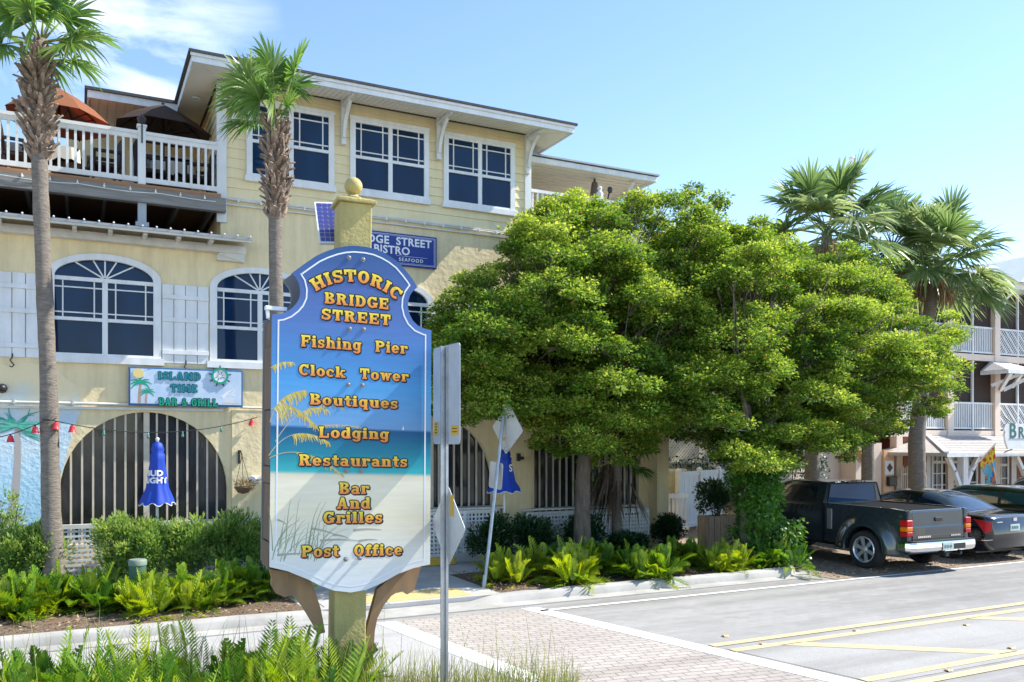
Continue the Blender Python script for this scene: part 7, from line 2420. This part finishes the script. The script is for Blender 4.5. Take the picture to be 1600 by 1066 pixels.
# cab and bonnet
sec_cab = lambda x4, z4, x5, z5: [(.86, .40), (.93, .50), (.95, .90), (.94, 1.18), (.92, 1.25), (x4, z4), (x4 - .035, z5 - .02), (x5, z5), (.34, z5 + .012), (0, z5 + .015)]
LT_ = Loft([(2.24, sec_cab(.775, 1.62, .68, 1.685)), (2.28, sec_cab(.79, 1.64, .69, 1.715)), (2.9, sec_cab(.79, 1.65, .69, 1.73)), (3.45, sec_cab(.78, 1.63, .68, 1.705)), (3.75, sec_cab(.82, 1.45, .72, 1.52)),
            (4.10, sec_cab(.86, 1.22, .70, 1.25)), (4.6, sec_cab(.86, 1.17, .70, 1.20)), (5.2, sec_cab(.82, 1.08, .66, 1.11)), (5.42, sec_cab(.74, .92, .60, .96))])
b = LT_.body(4, 4); b.build('cab', m_truck, TK, smooth=50, weld=True)
b = MB()
b.prism([(-.74, 1.265), (.74, 1.265), (.665, 1.655), (-.665, 1.655)], 0.012, lambda x, z, d: (x, 2.226 + d, z))
b.build('rear_window', mat('truck_rear_glass', (0.012, 0.045, 0.10), 0.04, spec=0.4), TK)
b = MB()
for a in (((-.75, 1.25), (.75, 1.25), (.75, 1.266), (-.75, 1.266)), ((-.67, 1.655), (.67, 1.655), (.67, 1.668), (-.67, 1.668))):
    b.prism(list(a), 0.02, lambda x, z, d: (x, 2.222 + d, z))
for s_ in (-1, 1): b.prism([(s_ * .757, 1.266), (s_ * .74, 1.266), (s_ * .665, 1.655), (s_ * .68, 1.655)], 0.02, lambda x, z, d: (x, 2.222 + d, z))
b.build('window_seal', m_plastic, TK)
b = MB(); b.box(-.17, .17, 2.205, 2.26, 1.685, 1.72); b.build('high_brake_lamp', m_plastic, TK, bevel=0.01)
b = MB(); LT_.patch(b, 1.35, 3.3, 4.1, 4.9, 0.006); LT_.patch(b, 3.35, 4.8, 6.4, 9, 0.006)
b.build('window', m_carglass, TK, smooth='all', fix=False)
b = MB()
for u_ in (0.95, 3.62): LT_.patch(b, u_ - .012, u_ + .012, 0.6, 3.9, 0.003, nu=1, nv=10)
LT_.patch(b, 0.95, 3.62, 0.58, 0.64, 0.003, nu=10, nv=1)
b.build('door_seam', m_plastic, TK, fix=False)
b = MB(); b.box(-.97, -.94, 2.55, 2.72, 1.06, 1.09); b.box(-1.17, -1.0, 3.65, 3.75, 1.24, 1.45); b.box(.94, .97, 2.55, 2.72, 1.06, 1.09); b.box(1.0, 1.17, 3.65, 3.75, 1.24, 1.45)
b.build('mirror', m_plastic, TK, bevel=0.015)
for y_ in (YW, 4.45):
    for s_ in (-1, 1): wheel(TK, s_ * 0.84, y_, RW, 0.27, s_, 6, 0.70, mat('polished_rim', (0.74, 0.75, 0.77), 0.2, metal=0.6, spec=0.9))

# ---- saloon body shared by three cars
def sedan(name, label, x, y, paint, st, side_u, rear_u, glass, lamps=True, group=None, lampv=(2.15, 3.05), sideglass=None):
    t = car(name, label, x, y, group)
    Lf = Loft(st)
    Lf.body(6, 5).build('body', paint, t, smooth=55, weld=True)
    b = MB()
    Lf.patch(b, rear_u[0], rear_u[1], 4.75, 7, 0.006, nu=10, nv=8)
    b.build('rear_window', glass, t, smooth='all', fix=False)
    b = MB()
    a0, a1 = side_u
    def shp(a, c):
        lo = 4.18; hi = 4.80
        uu = a0 + (a1 - a0) * a
        ins = 0.55 * c
        uu = a0 + ins * 0.9 + (a1 - a0 - 1.9 * ins) * a
        return uu, lo + (hi - lo) * c
    Lf.patch(b, a0, a1, 4.2, 4.8, 0.006, nu=16, nv=5, shape=shp)
    Lf.patch(b, len(st) - 4.85, len(st) - 3.75, 4.9, 7, 0.006)
    b.build('side_window', sideglass or m_carglass, t, smooth='all', fix=False)
    b = MB()
    um = (a0 + a1) / 2 - 0.25
    Lf.patch(b, um - 0.05, um + 0.05, 4.15, 4.85, 0.009, nu=2, nv=5)
    b.build('pillar', m_plastic, t, fix=False)
    b = MB()
    nst = len(st)
    for u_ in (a0 + 0.55, nst - 4.2): Lf.patch(b, u_ - 0.008, u_ + 0.008, 0.6, 4.15, 0.0035, nu=1, nv=10)
    Lf.patch(b, 0.25, 1.9, 3.97, 4.02, 0.0035, nu=8, nv=1)
    Lf.patch(b, 0.0, 1.3, 1.90, 1.95, 0.0035, nu=8, nv=1)
    b.build('panel_seam', m_plastic, t, fix=False)
    b = MB(); Lf.patch(b, 0.0, 1.1, 1.50, 1.56, 0.006, nu=8, nv=1); b.build('bumper_strip', m_chrome, t, fix=False)
    if lamps:
        b = MB()
        Lf.patch(b, 0.0, 1.35, lampv[0], lampv[1], 0.008, nu=8, nv=4, shape=lambda a, c: (-0.0 + 1.55 * a * (0.6 + 0.4 * c), lampv[0] + 0.12 * (1 - a) + (lampv[1] - lampv[0]) * c * (1 - 0.30 * (1 - a))))
        b.build('tail_lamp', m_redlamp, t, smooth='all', fix=False)
    ys = st[0][0]
    zm = st[0][1][2][1]
    b = MB(); b.box(-.16, .16, ys - 0.012, ys + 0.02, zm + 0.06, zm + 0.20); np_ = b.build('number_plate', m_plate, t)
    b = MB()
    for k in range(6): b.box(-0.12 + k * 0.041, -0.12 + k * 0.041 + (0.014 if k % 2 else 0.026), ys - 0.016, ys - 0.0125, zm + 0.10, zm + 0.16)
    b.build('plate_character', mat('plate_green', (0.05, 0.16, 0.10), 0.5), np_)
    b = MB(); b.box(-.06, .06, ys - 0.012, ys + 0.012, zm + 0.27, zm + 0.34); b.build('badge', m_chrome, t)
    b = MB(); b.box(-.6, -.42, ys - 0.002, ys + 0.03, zm + 0.25, zm + 0.27)
    b.build('badge', m_chrome, t)
    b = MB()
    b.box(-0.8, 0.8, 0.35, st[-1][0] - 0.35, 0.17, 0.30); b.tube([(0.45, ys + 0.05, 0.26), (0.45, 0.6, 0.27)], 0.04, 10)
    b.build('underbody', m_plastic, t)
    yw0, yw1 = 0.95, st[-1][0] - 0.95
    for yy in (yw0, yw1):
        for s_ in (-1, 1):
            b = MB()
            b.lathe([(0.0, 0.0), (0.375, 0.0), (0.375, 0.02 * s_)], (s_ * 0.905, yy, 0.335), 28, axis='X', cap=False)
            b.build('wheel_well', m_plastic, t)
            wheel(t, s_ * 0.835, yy, 0.325, 0.215, s_, 7, 0.68)
    b = MB()
    for s_ in (-1, 1): b.box(min(s_ * .95, s_ * 1.12), max(s_ * .95, s_ * 1.12), st[-1][0] * 0.62, st[-1][0] * 0.62 + 0.1, 0.95, 1.10)
    b.build('mirror', paint, t, bevel=0.02)
    return t
st1 = [(0.0, [(.58, .30), (.70, .40), (.78, .60), (.76, .86), (.70, .93), (.50, .95), (.25, .96), (0, .962)]),
       (0.13, [(.74, .24), (.84, .36), (.89, .60), (.86, .90), (.79, .98), (.56, 1.00), (.28, 1.01), (0, 1.012)]),
       (0.62, [(.80, .20), (.89, .34), (.93, .62), (.90, .92), (.83, 1.00), (.60, 1.035), (.3, 1.05), (0, 1.055)]),
       (1.30, [(.80, .19), (.90, .34), (.93, .62), (.91, .92), (.85, .99), (.64, 1.25), (.34, 1.34), (0, 1.355)]),
       (1.95, [(.80, .19), (.90, .34), (.93, .62), (.91, .91), (.85, .985), (.64, 1.38), (.36, 1.445), (0, 1.455)]),
       (2.60, [(.80, .19), (.90, .34), (.93, .62), (.91, .90), (.85, .975), (.64, 1.37), (.36, 1.44), (0, 1.45)]),
       (3.20, [(.80, .19), (.90, .34), (.93, .62), (.91, .89), (.85, .96), (.67, 1.20), (.38, 1.28), (0, 1.295)]),
       (3.75, [(.80, .19), (.90, .34), (.93, .62), (.90, .86), (.84, .92), (.66, .985), (.36, 1.01), (0, 1.02)]),
       (4.50, [(.78, .20), (.87, .34), (.90, .58), (.85, .76), (.78, .82), (.60, .86), (.32, .885), (0, .89)]),
       (4.80, [(.60, .26), (.70, .36), (.74, .52), (.68, .66), (.62, .70), (.48, .73), (.25, .745), (0, .75)])]
m_black_paint = car_paint('black_car_paint', (0.008, 0.009, 0.014), 0.3, 0.18)
m_blackpaint2 = car_paint('dark_grey_car_paint', (0.010, 0.013, 0.015), 0.3, 0.22)
m_silver = car_paint('silver_car_paint', (0.52, 0.53, 0.55), 0.6, 0.25)
sedan('sedan_car', 'black two-door saloon with red tail lamps parked right of the pickup', 18.22, 11.75, m_black_paint, st1, (2.45, 6.5), (2.1, 3.75), mat('sedan_rear_glass', (0.03, 0.05, 0.085), 0.03, spec=0.7))
def wagon(h): return [(0.0, [(.60, .32), (.72, .42), (.80, .62), (.79, .90), (.75, .98), (.62, 1.12), (.30, 1.14), (0, 1.145)]),
       (0.14, [(.76, .25), (.85, .38), (.91, .62), (.89, .95), (.84, 1.04), (.66, 1.22 + h), (.34, 1.26 + h), (0, 1.27 + h)]),
       (0.70, [(.82, .21), (.90, .36), (.94, .64), (.92, .96), (.87, 1.04), (.69, 1.37 + h), (.38, 1.41 + h), (0, 1.42 + h)]),
       (1.40, [(.82, .21), (.91, .36), (.94, .64), (.92, .96), (.87, 1.03), (.70, 1.42 + h), (.38, 1.47 + h), (0, 1.48 + h)]),
       (2.20, [(.82, .21), (.91, .36), (.94, .64), (.92, .95), (.87, 1.02), (.70, 1.43 + h), (.38, 1.48 + h), (0, 1.49 + h)]),
       (2.90, [(.82, .21), (.91, .36), (.94, .64), (.92, .94), (.87, 1.01), (.69, 1.40 + h), (.38, 1.46 + h), (0, 1.47 + h)]),
       (3.50, [(.82, .21), (.91, .36), (.94, .64), (.92, .92), (.86, 1.0), (.68, 1.16), (.38, 1.22), (0, 1.23)]),
       (4.30, [(.80, .22), (.88, .36), (.91, .62), (.87, .86), (.80, .93), (.60, .98), (.32, 1.0), (0, 1.0)]),
       (4.65, [(.62, .28), (.72, .38), (.76, .56), (.70, .76), (.64, .80), (.48, .83), (.25, .85), (0, .85)])]
sedan('estate_car', 'dark estate car with greenish windows partly hidden behind the black saloon', 21.05, 11.75, m_blackpaint2, wagon(0.0), (1.3, 5.9), (0.35, 1.75), m_teal_glass, sideglass=m_teal_glass)
sedan('silver_car', 'silver car farthest right, only its roof and windscreen pillar in view', 24.6, 12.3, m_silver, wagon(0.17), (1.3, 5.9), (0.35, 1.75), m_carglass)
# ================================================================ small things
# patio parasols on the roof deck
def canopy_umbrella(name, label, c, r_, zr, zt, cloth, floor, sides=8, tilt=(0, 0)):
    t = thing(name, label, 'parasol', (c[0], c[1], floor), 'open parasols on the roof deck')
    b = MB()
    rings = [(0.02, zt), (r_ * 0.35, zt - (zt - zr) * 0.26), (r_ * 0.7, zt - (zt - zr) * 0.60), (r_, zr)]
    vs, n_ = [], sides
    def pt(rr, z, k):
        a = (k + 0.5) * math.tau / n_
        x, y = rr * math.cos(a), rr * math.sin(a)
        return (c[0] + x, c[1] + y, z + tilt[0] * x + tilt[1] * y)
    for rr, z in rings:
        for k in range(n_): vs.append(pt(rr, z, k))
    fs = [(i * n_ + k, i * n_ + (k + 1) % n_, (i + 1) * n_ + (k + 1) % n_, (i + 1) * n_ + k) for i in range(len(rings) - 1) for k in range(n_)]
    b.add(vs, fs)
    b.add([(v_[0], v_[1], v_[2] - 0.006) for v_ in vs], [tuple(reversed(f_)) for f_ in fs])
    b.build('canopy', cloth, t, fix=False)
    b = MB()
    for k in range(n_):
        p0, p1, p2, p3 = [Vector(pt(rr, z - 0.02, k)) for rr, z in rings]
        b.bar(p1, p0, 0.022, 0.022); b.bar(p2, p1, 0.022, 0.022); b.bar(p3, p2, 0.022, 0.022)
        b.bar((c[0], c[1], zr - 0.05), p2, 0.018, 0.018)
    b.build('rib', m_black, t)
    b = MB(); b.tube([(c[0], c[1], floor), (c[0], c[1], zt)], 0.028, 10); b.lathe([(0.03, zt), (0.035, zt + .03), (0.0, zt + .07)], (c[0], c[1], 0), 10); b.lathe([(0.05, zr - .12), (0.05, zr + .02)], (c[0], c[1], 0), 10)
    b.build('pole', m_black, t)
    return t
def cloth_mat(name, col):
    m = leaf_mat(name, col, col, col, trans=0.35, rough=0.85, spec=0.1); return m
cu_ = P(92, 170, Y=18.3)
canopy_umbrella('deck_parasol', 'open rust-orange parasol on the roof deck behind the left palm', (cu_.x, 18.3), 0.92, P(92, 190, Y=18.3).z, P(92, 138, Y=18.3).z, cloth_mat('rust_canvas', (0.36, 0.155, 0.085)), 7.28, tilt=(-0.04, -0.03))
cu_ = P(255, 190, Y=18.45)
canopy_umbrella('deck_parasol', 'open dark brown parasol on the roof deck right of the railing post', (cu_.x, 18.45), 0.93, P(255, 207, Y=18.45).z, P(255, 164, Y=18.45).z, cloth_mat('brown_canvas', (0.13, 0.092, 0.072)), 7.28, tilt=(-0.03, 0.02))
# wicker chairs and clothed tables behind the balusters
m_wick = mat('dark_wicker', (0.035, 0.025, 0.022), 0.75, var=0.4, vscale=40)
m_cloth = mat('cream_tablecloth', (0.66, 0.61, 0.52), 0.8)
GC = 'wicker chairs on the roof deck'
def wicker(x, y, rz, label):
    t = thing('wicker_chair', label, 'chair', (x, y, 7.28), GC)
    BASE[t.name] = Vector((0, 0, 0)); t.rotation_euler = (0, 0, rz)
    b = MB(); b.box(-.26, .26, -.26, .26, .38, .46); b.build('seat', m_wick, t, bevel=0.02)
    b = MB(); b.prism([(-.25, .46), (.25, .46), (.28, .8), (.2, .98), (-.2, .98), (-.28, .8)], 0.05, lambda a, z, d: (a, .21 + d + (z - .46) * .12, z)); b.build('backrest', m_wick, t, bevel=0.015)
    for s_ in (-1, 1):
        b = MB(); b.bar((s_ * .27, -.24, .65), (s_ * .27, .24, .67), .06, .05); b.bar((s_ * .27, -.22, .40), (s_ * .27, -.22, .65), .05, .05); b.build('armrest', m_wick, t)
    for sx_ in (-1, 1):
        for sy_ in (-1, 1):
            b = MB(); b.bar((sx_ * .23, sy_ * .23, 0), (sx_ * .23, sy_ * .23, .39), .045, .045); b.build('leg', m_wick, t)
    return t
wicker(-0.95, 17.75, R(90), 'wicker chair farthest left behind the deck railing'); wicker(-0.15, 18.9, R(0), 'wicker chair behind the left palm trunk on the roof deck'); wicker(0.42, 17.7, R(-80), 'wicker chair left of the railing post'); wicker(1.25, 17.7, R(95), 'wicker chair just right of the railing post'); wicker(2.05, 17.75, R(-90), 'wicker chair next to the siding wall on the roof deck')
GTB = 'clothed tables on the roof deck'
def deck_table(x, y, label):
    t = thing('deck_table', label, 'table', (x, y, 7.28), GTB)
    b = MB(); b.box(x - .42, x + .42, y - .42, y + .42, 7.99, 8.02); b.build('tabletop', m_wick, t)
    b = MB()
    nn_ = 32; vs = []
    for k in range(nn_):
        a = k * math.tau / nn_; sqv = 0.44 / max(abs(math.cos(a)), abs(math.sin(a)))
        sqv = min(sqv, 0.56)
        vs += [(x + sqv * math.cos(a), y + sqv * math.sin(a), 8.028), (x + sqv * 1.03 * math.cos(a), y + sqv * 1.03 * math.sin(a), 7.80 - 0.06 * (k % 4 == 0) + 0.02 * math.sin(k * 2.1))]
    b.add(vs, [(2 * k, 2 * k + 1, (2 * k + 3) % (2 * nn_), (2 * k + 2) % (2 * nn_)) for k in range(nn_)] + [tuple(range(0, 2 * nn_, 2))])
    b.build('tablecloth', m_cloth, t, fix=False)
    b = MB(); b.tube([(x, y, 7.28), (x, y, 7.99)], 0.05, 8); b.lathe([(0.25, 7.285), (0.2, 7.32), (0.05, 7.34)], (x, y, 0), 12); b.build('pedestal', m_black, t)
deck_table(-0.42, 18.2, 'cream clothed table behind the left palm on the roof deck'); deck_table(1.62, 18.2, 'cream clothed table below the dark brown parasol'); deck_table(-1.3, 18.4, 'cream clothed table at the left edge of the roof deck')
# closed parasol, white figure lamp and paddle on the right terrace
p_ = P(929, 318, Y=17.9); q_ = P(929, 283, Y=17.9)
t = thing('closed_parasol', 'closed grey parasol on the right-hand roof terrace', 'parasol', (p_.x, 17.9, 7.35))
b = MB(); b.lathe([(0.03, q_.z), (0.07, q_.z - .05), (0.10, q_.z - .25), (0.15, p_.z - .1), (0.17, p_.z - .5), (0.06, p_.z - .55)], (p_.x, 17.9, 0), 12); b.build('cloth', mat('taupe_canvas', (0.14, 0.11, 0.10), 0.85), t, smooth='all')
b = MB(); b.tube([(p_.x, 17.9, 7.35), (p_.x, 17.9, q_.z + .05)], 0.025, 8); b.build('pole', m_black, t)
p_ = P(937, 318, Y=17.3)
b = MB(); b.lathe([(0.07, 8.35), (0.06, 8.42), (0.09, 8.5), (0.05, 8.56), (0.035, 8.58), (0.06, 8.62), (0.055, 8.66), (0.0, 8.69)], (p_.x, 17.3, 0), 14)
o = b.build('lamp_figurine', m_white, None, smooth='all'); tag(o, 'small white lamp figure standing on the right terrace rail', 'lamp')
a_, c_ = P(944, 320, Y=17.45), P(952, 300, Y=17.45)
b = MB(); b.tube([a_ - Vector((0, 0, .3)), c_], 0.02, 6); b.sphere(c_ + Vector((0.02, 0, .05)), 0.075, 12, 8, sc=(1, .4, 1.1)); o = b.build('spotlight', m_black, None, smooth='all'); tag(o, 'black spotlight on a bent arm beside the white lamp figure', 'lamp')

# folded blue beer parasols
m_bluecl = mat('blue_parasol_cloth', (0.012, 0.055, 0.42), 0.55, spec=0.35)
def folded(name, label, px, Y, pyt, pyb, half, letters, tilt=0.0):
    top, bot = P(px, pyt, Y=Y), P(px, pyb, Y=Y)
    t = thing(name, label, 'parasol', (top.x, Y, 0.12), 'folded blue parasols on the pavement')
    H_ = top.z - bot.z
    b = MB()
    prof = [(0.10, 0.0, 0), (0.30, 0.04, 0.1), (0.40, 0.13, .3), (0.34, 0.18, .4), (0.44, 0.21, .4), (0.42, 0.3, .3), (0.54, 0.5, .5), (0.66, 0.75, .8), (0.93, 0.93, 1), (1.0, 1.0, 1)]
    nn_ = 48; vs = []
    for r_, v_, w_ in prof:
        for k in range(nn_):
            a = k * math.tau / nn_
            rr = r_ * half * (1 + 0.09 * w_ * math.cos(8 * a + 0.6 * v_) + 0.10 * w_ * mnoise(Vector((2 * math.cos(a), 2 * math.sin(a), 2.5 * v_ + px))))
            zz = top.z - H_ * v_ * (1 + (0.025 * math.cos(8 * a) if v_ == 1 else 0))
            vs.append((top.x + rr * math.cos(a) + tilt * v_ * H_, Y + rr * math.sin(a), zz))
    b.add(vs, [(i * nn_ + k, i * nn_ + (k + 1) % nn_, (i + 1) * nn_ + (k + 1) % nn_, (i + 1) * nn_ + k) for i in range(len(prof) - 1) for k in range(nn_)])
    cl = b.build('cloth', m_bluecl, t, smooth='all', fix=True)
    b = MB(); b.tube([(top.x, Y, 0.1), (top.x + tilt * .0, Y, top.z + 0.03)], 0.022, 8); b.sphere((top.x, Y, top.z + .04), 0.035, 8, 6); b.build('pole', m_white, t)
    b = MB(); tr_ = []
    for k in range(nn_ * 2 + 1):
        a = k * math.tau / (nn_ * 2); rr = half * (1 + 0.09 * math.cos(8 * a + 0.6)) + 0.004
        tr_.append((top.x + rr * math.cos(a) + tilt * H_, Y + rr * math.sin(a), top.z - H_ * (1 + 0.025 * math.cos(8 * a)) - 0.004))
    b.tube(tr_, 0.007, 5); b.build('hem', m_signwhite, cl)
    # letters wrap the cloth
    b = MB()
    def wrap(u, v):
        """u metres round the cloth from the side facing the viewer, v metres below the top"""
        q = v / H_
        for (r0, v0, w0), (r1, v1, w1) in zip(prof, prof[1:]):
            if v0 <= q <= v1:
                f_ = (q - v0) / (v1 - v0); rb = r0 + (r1 - r0) * f_; wb_ = w0 + (w1 - w0) * f_
        a = math.atan2(-top.y, -top.x) + u / (rb * half)
        rr = rb * half * (1 + 0.09 * wb_ * math.cos(8 * a + 0.6 * q)) + 0.012
        return Vector((top.x + rr * math.cos(a) + tilt * q * H_, Y + rr * math.sin(a), top.z - v))
    for txt, v_, size, u_ in letters:
        b.text(txt, size, lambda x, y, d, v_=v_, u_=u_: wrap(u_ + x, v_ - y) + Vector((0, 0, 0)), bold=0.006, ext=0.0, align='CENTER', sx=1.05)
    b.build('lettering', m_signwhite, cl, fix=False)
    return t
folded('folded_parasol', 'folded blue parasol with white capitals in front of the left arch', 246, 16.30, 690, 787, 0.275, [('BUD', 0.60, 0.135, -0.05), ('LIGHT', 0.725, 0.135, -0.03)])
folded('folded_parasol', 'folded blue parasol half hidden behind the leaning diamond sign', 788, 15.75, 702, 768, 0.34, [('S', 0.45, 0.2, 0.14)])

# string of lights with red cup shades
sl = thing('string_lights', 'string of lights with red cup shades tied to the left palm and the wall', 'string lights', tuple(P(80, 660, Y=15.6)))
b = MB(); pts = []
A_, B_, C_ = P(-60, 690, Y=16.2), P(74, 655, Y=15.5), P(402, 652, Y=16.9)
for a, c, sg_, n_ in ((A_, B_, 0.10, 14), (B_, C_, 0.28, 30)):
    for i in range(n_ + 1):
        q = i / n_; p_ = a.lerp(c, q); p_.z -= sg_ * 4 * q * (1 - q) * 0.9; pts.append(p_)
b.tube(pts, 0.008, 5); b.tube([P(66, 655, Y=15.52), P(78, 657, Y=15.45), P(88, 653, Y=15.52)], 0.012, 5); b.build('cord', m_black, sl)
m_redcup = mat('red_plastic_cup', (0.62, 0.035, 0.045), 0.4)
def near(px):
    best = min(pts, key=lambda p_: abs(pix(p_)[0] - px)); return best.copy()
for px in (20, 52, 90, 111, 394):
    c = near(px); b = MB(); b.lathe([(0.0, -0.02), (0.034, -0.025), (0.055, -0.125), (0.062, -0.128), (0.058, -0.12), (0.03, -0.03)], c, 14); lo = b.build('cup_shade', m_redcup, sl, smooth=50)
    b = MB(); b.lathe([(0.0, 0.01), (0.014, 0.005), (0.014, -0.025)], c, 8); b.build('socket', m_black, lo)
for px in (230, 290, 342, 168):
    c = near(px); b = MB(); b.lathe([(0.012, 0.0), (0.012, -0.04), (0.026, -0.07), (0.022, -0.10), (0.0, -0.11)], c, 10); b.build('bulb', mat('green_bulb_glass', (0.10, 0.26, 0.20), 0.1, spec=0.8), sl, smooth='all')
# hanging basket and wall lamp
c = P(380, 762, Y=16.6)
hb = thing('hanging_basket', 'dry hanging flower basket on a wall bracket between the left arch and the town sign', 'basket', tuple(c))
b = MB(); b.lathe([(0.0, -0.12), (0.10, -0.09), (0.16, 0.0), (0.165, 0.02), (0.13, 0.01)], c, 16); b.build('bowl', mat('coir_liner', (0.17, 0.10, 0.06), 0.9, var=.3, vscale=20), hb, smooth='all')
hk = P(378, 712, Y=16.6)
b = MB()
for k in range(3):
    a = k * 2.09 + .4; b.tube([c + Vector((.16 * math.cos(a), .16 * math.sin(a), .01)), hk], 0.005, 4)
b.build('chain', m_black, hb)
b = MB(); b.box(hk.x - .02, hk.x + .02, 16.90, 16.945, hk.z - .16, hk.z + .10); b.tube([(hk.x, 16.94, hk.z + .06), (hk.x, 16.75, hk.z + .09), (hk.x, 16.6, hk.z + .01)], 0.012, 6); b.build('bracket', m_black, hb)
k_ = 260; v = unit(k_); leaf_object('dry_plant', np.array(c) + v * np.array([.19, .17, .09]) * rng.uniform(.3, 1, (k_, 1)) + np.array([0.03, 0, .05]), v + np.array([0, 0, .3]), unit(k_), rng.uniform(.03, .08, k_), rng.uniform(.01, .025, k_), rng.uniform(0, 1, k_), leaf_mat('dry_basket_leaf', (0.10, 0.06, 0.03), (0.22, 0.17, 0.07), (0.40, 0.33, 0.16)), hb)
c = P(402, 750, Y=16.85)
wl = thing('wall_floodlight', 'white double floodlight on the wall beside the hanging basket', 'lamp', tuple(c))
b = MB(); b.box(c.x - .06, c.x + .06, 16.88, 16.95, c.z - .06, c.z + .06); b.build('base', m_white, wl, bevel=.01)
for s_ in (-1, 1):
    b = MB(); b.tube([c + Vector((s_ * .03, .03, .02)), c + Vector((s_ * .10, -.10, .05)), c + Vector((s_ * .13, -.20, .02))], [.04, .05, .065], 12); b.build('lamp_head', m_white, wl, smooth=50)
# surveillance dome on the mural
c = P(3, 607, Y=16.95); b = MB(); b.sphere((c.x, 16.93, c.z), .07, 14, 10); b.lathe([(.08, -.0), (.08, .04)], (c.x, 16.95, c.z), 14, axis='Y'); o = b.build('dome_camera', m_black, None, smooth=40); tag(o, 'black dome camera on the painted cloud at the left edge', 'camera')
# green stub post and yellow kerb stop
c = P(215, 905, Y=14.4); z1_ = P(215, 874, Y=14.4).z
ut = thing('utility_pedestal', 'round green utility stub among the fern plants of the left bed', 'utility post', (c.x, 14.4, .1))
b = MB(); b.lathe([(.125, .05), (.125, z1_ - .09)], (c.x, 14.4, 0), 20); b.build('body', mat('green_plastic', (0.07, 0.16, 0.095), .6, var=.2, vscale=8), ut, smooth=50)
b = MB(); b.lathe([(.135, z1_ - .089), (.135, z1_ - .02), (.12, z1_), (0, z1_ + .004)], (c.x, 14.4, 0), 20); b.build('lid', mat('grey_green_lid', (0.20, 0.25, 0.20), .6), ut, smooth=50)
c = P(686, 872, Y=16.0)
b = MB(); b.box(c.x - .35, c.x + .35, 15.95, 16.1, .12, .27); o = b.build('kerb_stop', mat('yellow_kerb_paint', (0.66, 0.40, 0.04), .6), None, bevel=.015); tag(o, 'yellow painted kerb stop in front of the lattice right of the town sign', 'kerb stop')
# road studs
for k, (px, py) in enumerate(((1133, 994), (1192, 1007), (1338, 986), (1482, 1048), (1510, 977), (1580, 1013))):
    c = P(px, py, Z=0.0); b = MB()
    b.prism([(-.035, .0), (.035, .0), (.02, .012), (-.02, .012)], .075, lambda x, z, d: (c.x - .037 + d, c.y + x, .003 + z))
    o = b.build('road_stud', mat('amber_road_stud', (0.50, 0.33, 0.10), .5), None)
    tag(o, ['raised amber road stud nearest the white crossing band', 'raised amber road stud on the inner yellow line nearest the crossing', 'raised amber road stud between the double lines right of the crossing', 'raised amber road stud beside the near yellow line',
            'raised amber road stud farthest along the far double line', 'raised amber road stud on the grey median at the right edge'][k], 'road stud', 'raised studs along the yellow lines')
# black camera arm on the facade near the leaning sign
c = P(811, 715, Y=16.78); b = MB(); b.box(c.x - .03, c.x + .03, 16.76, 16.84, c.z - .08, c.z + .09); b.box(c.x + .03, c.x + .07, 16.68, 16.78, c.z - .05, c.z + .02); o = b.build('wall_sconce', m_black, None); tag(o, 'small black wall lamp on the yellow pier behind the leaning sign', 'lamp')
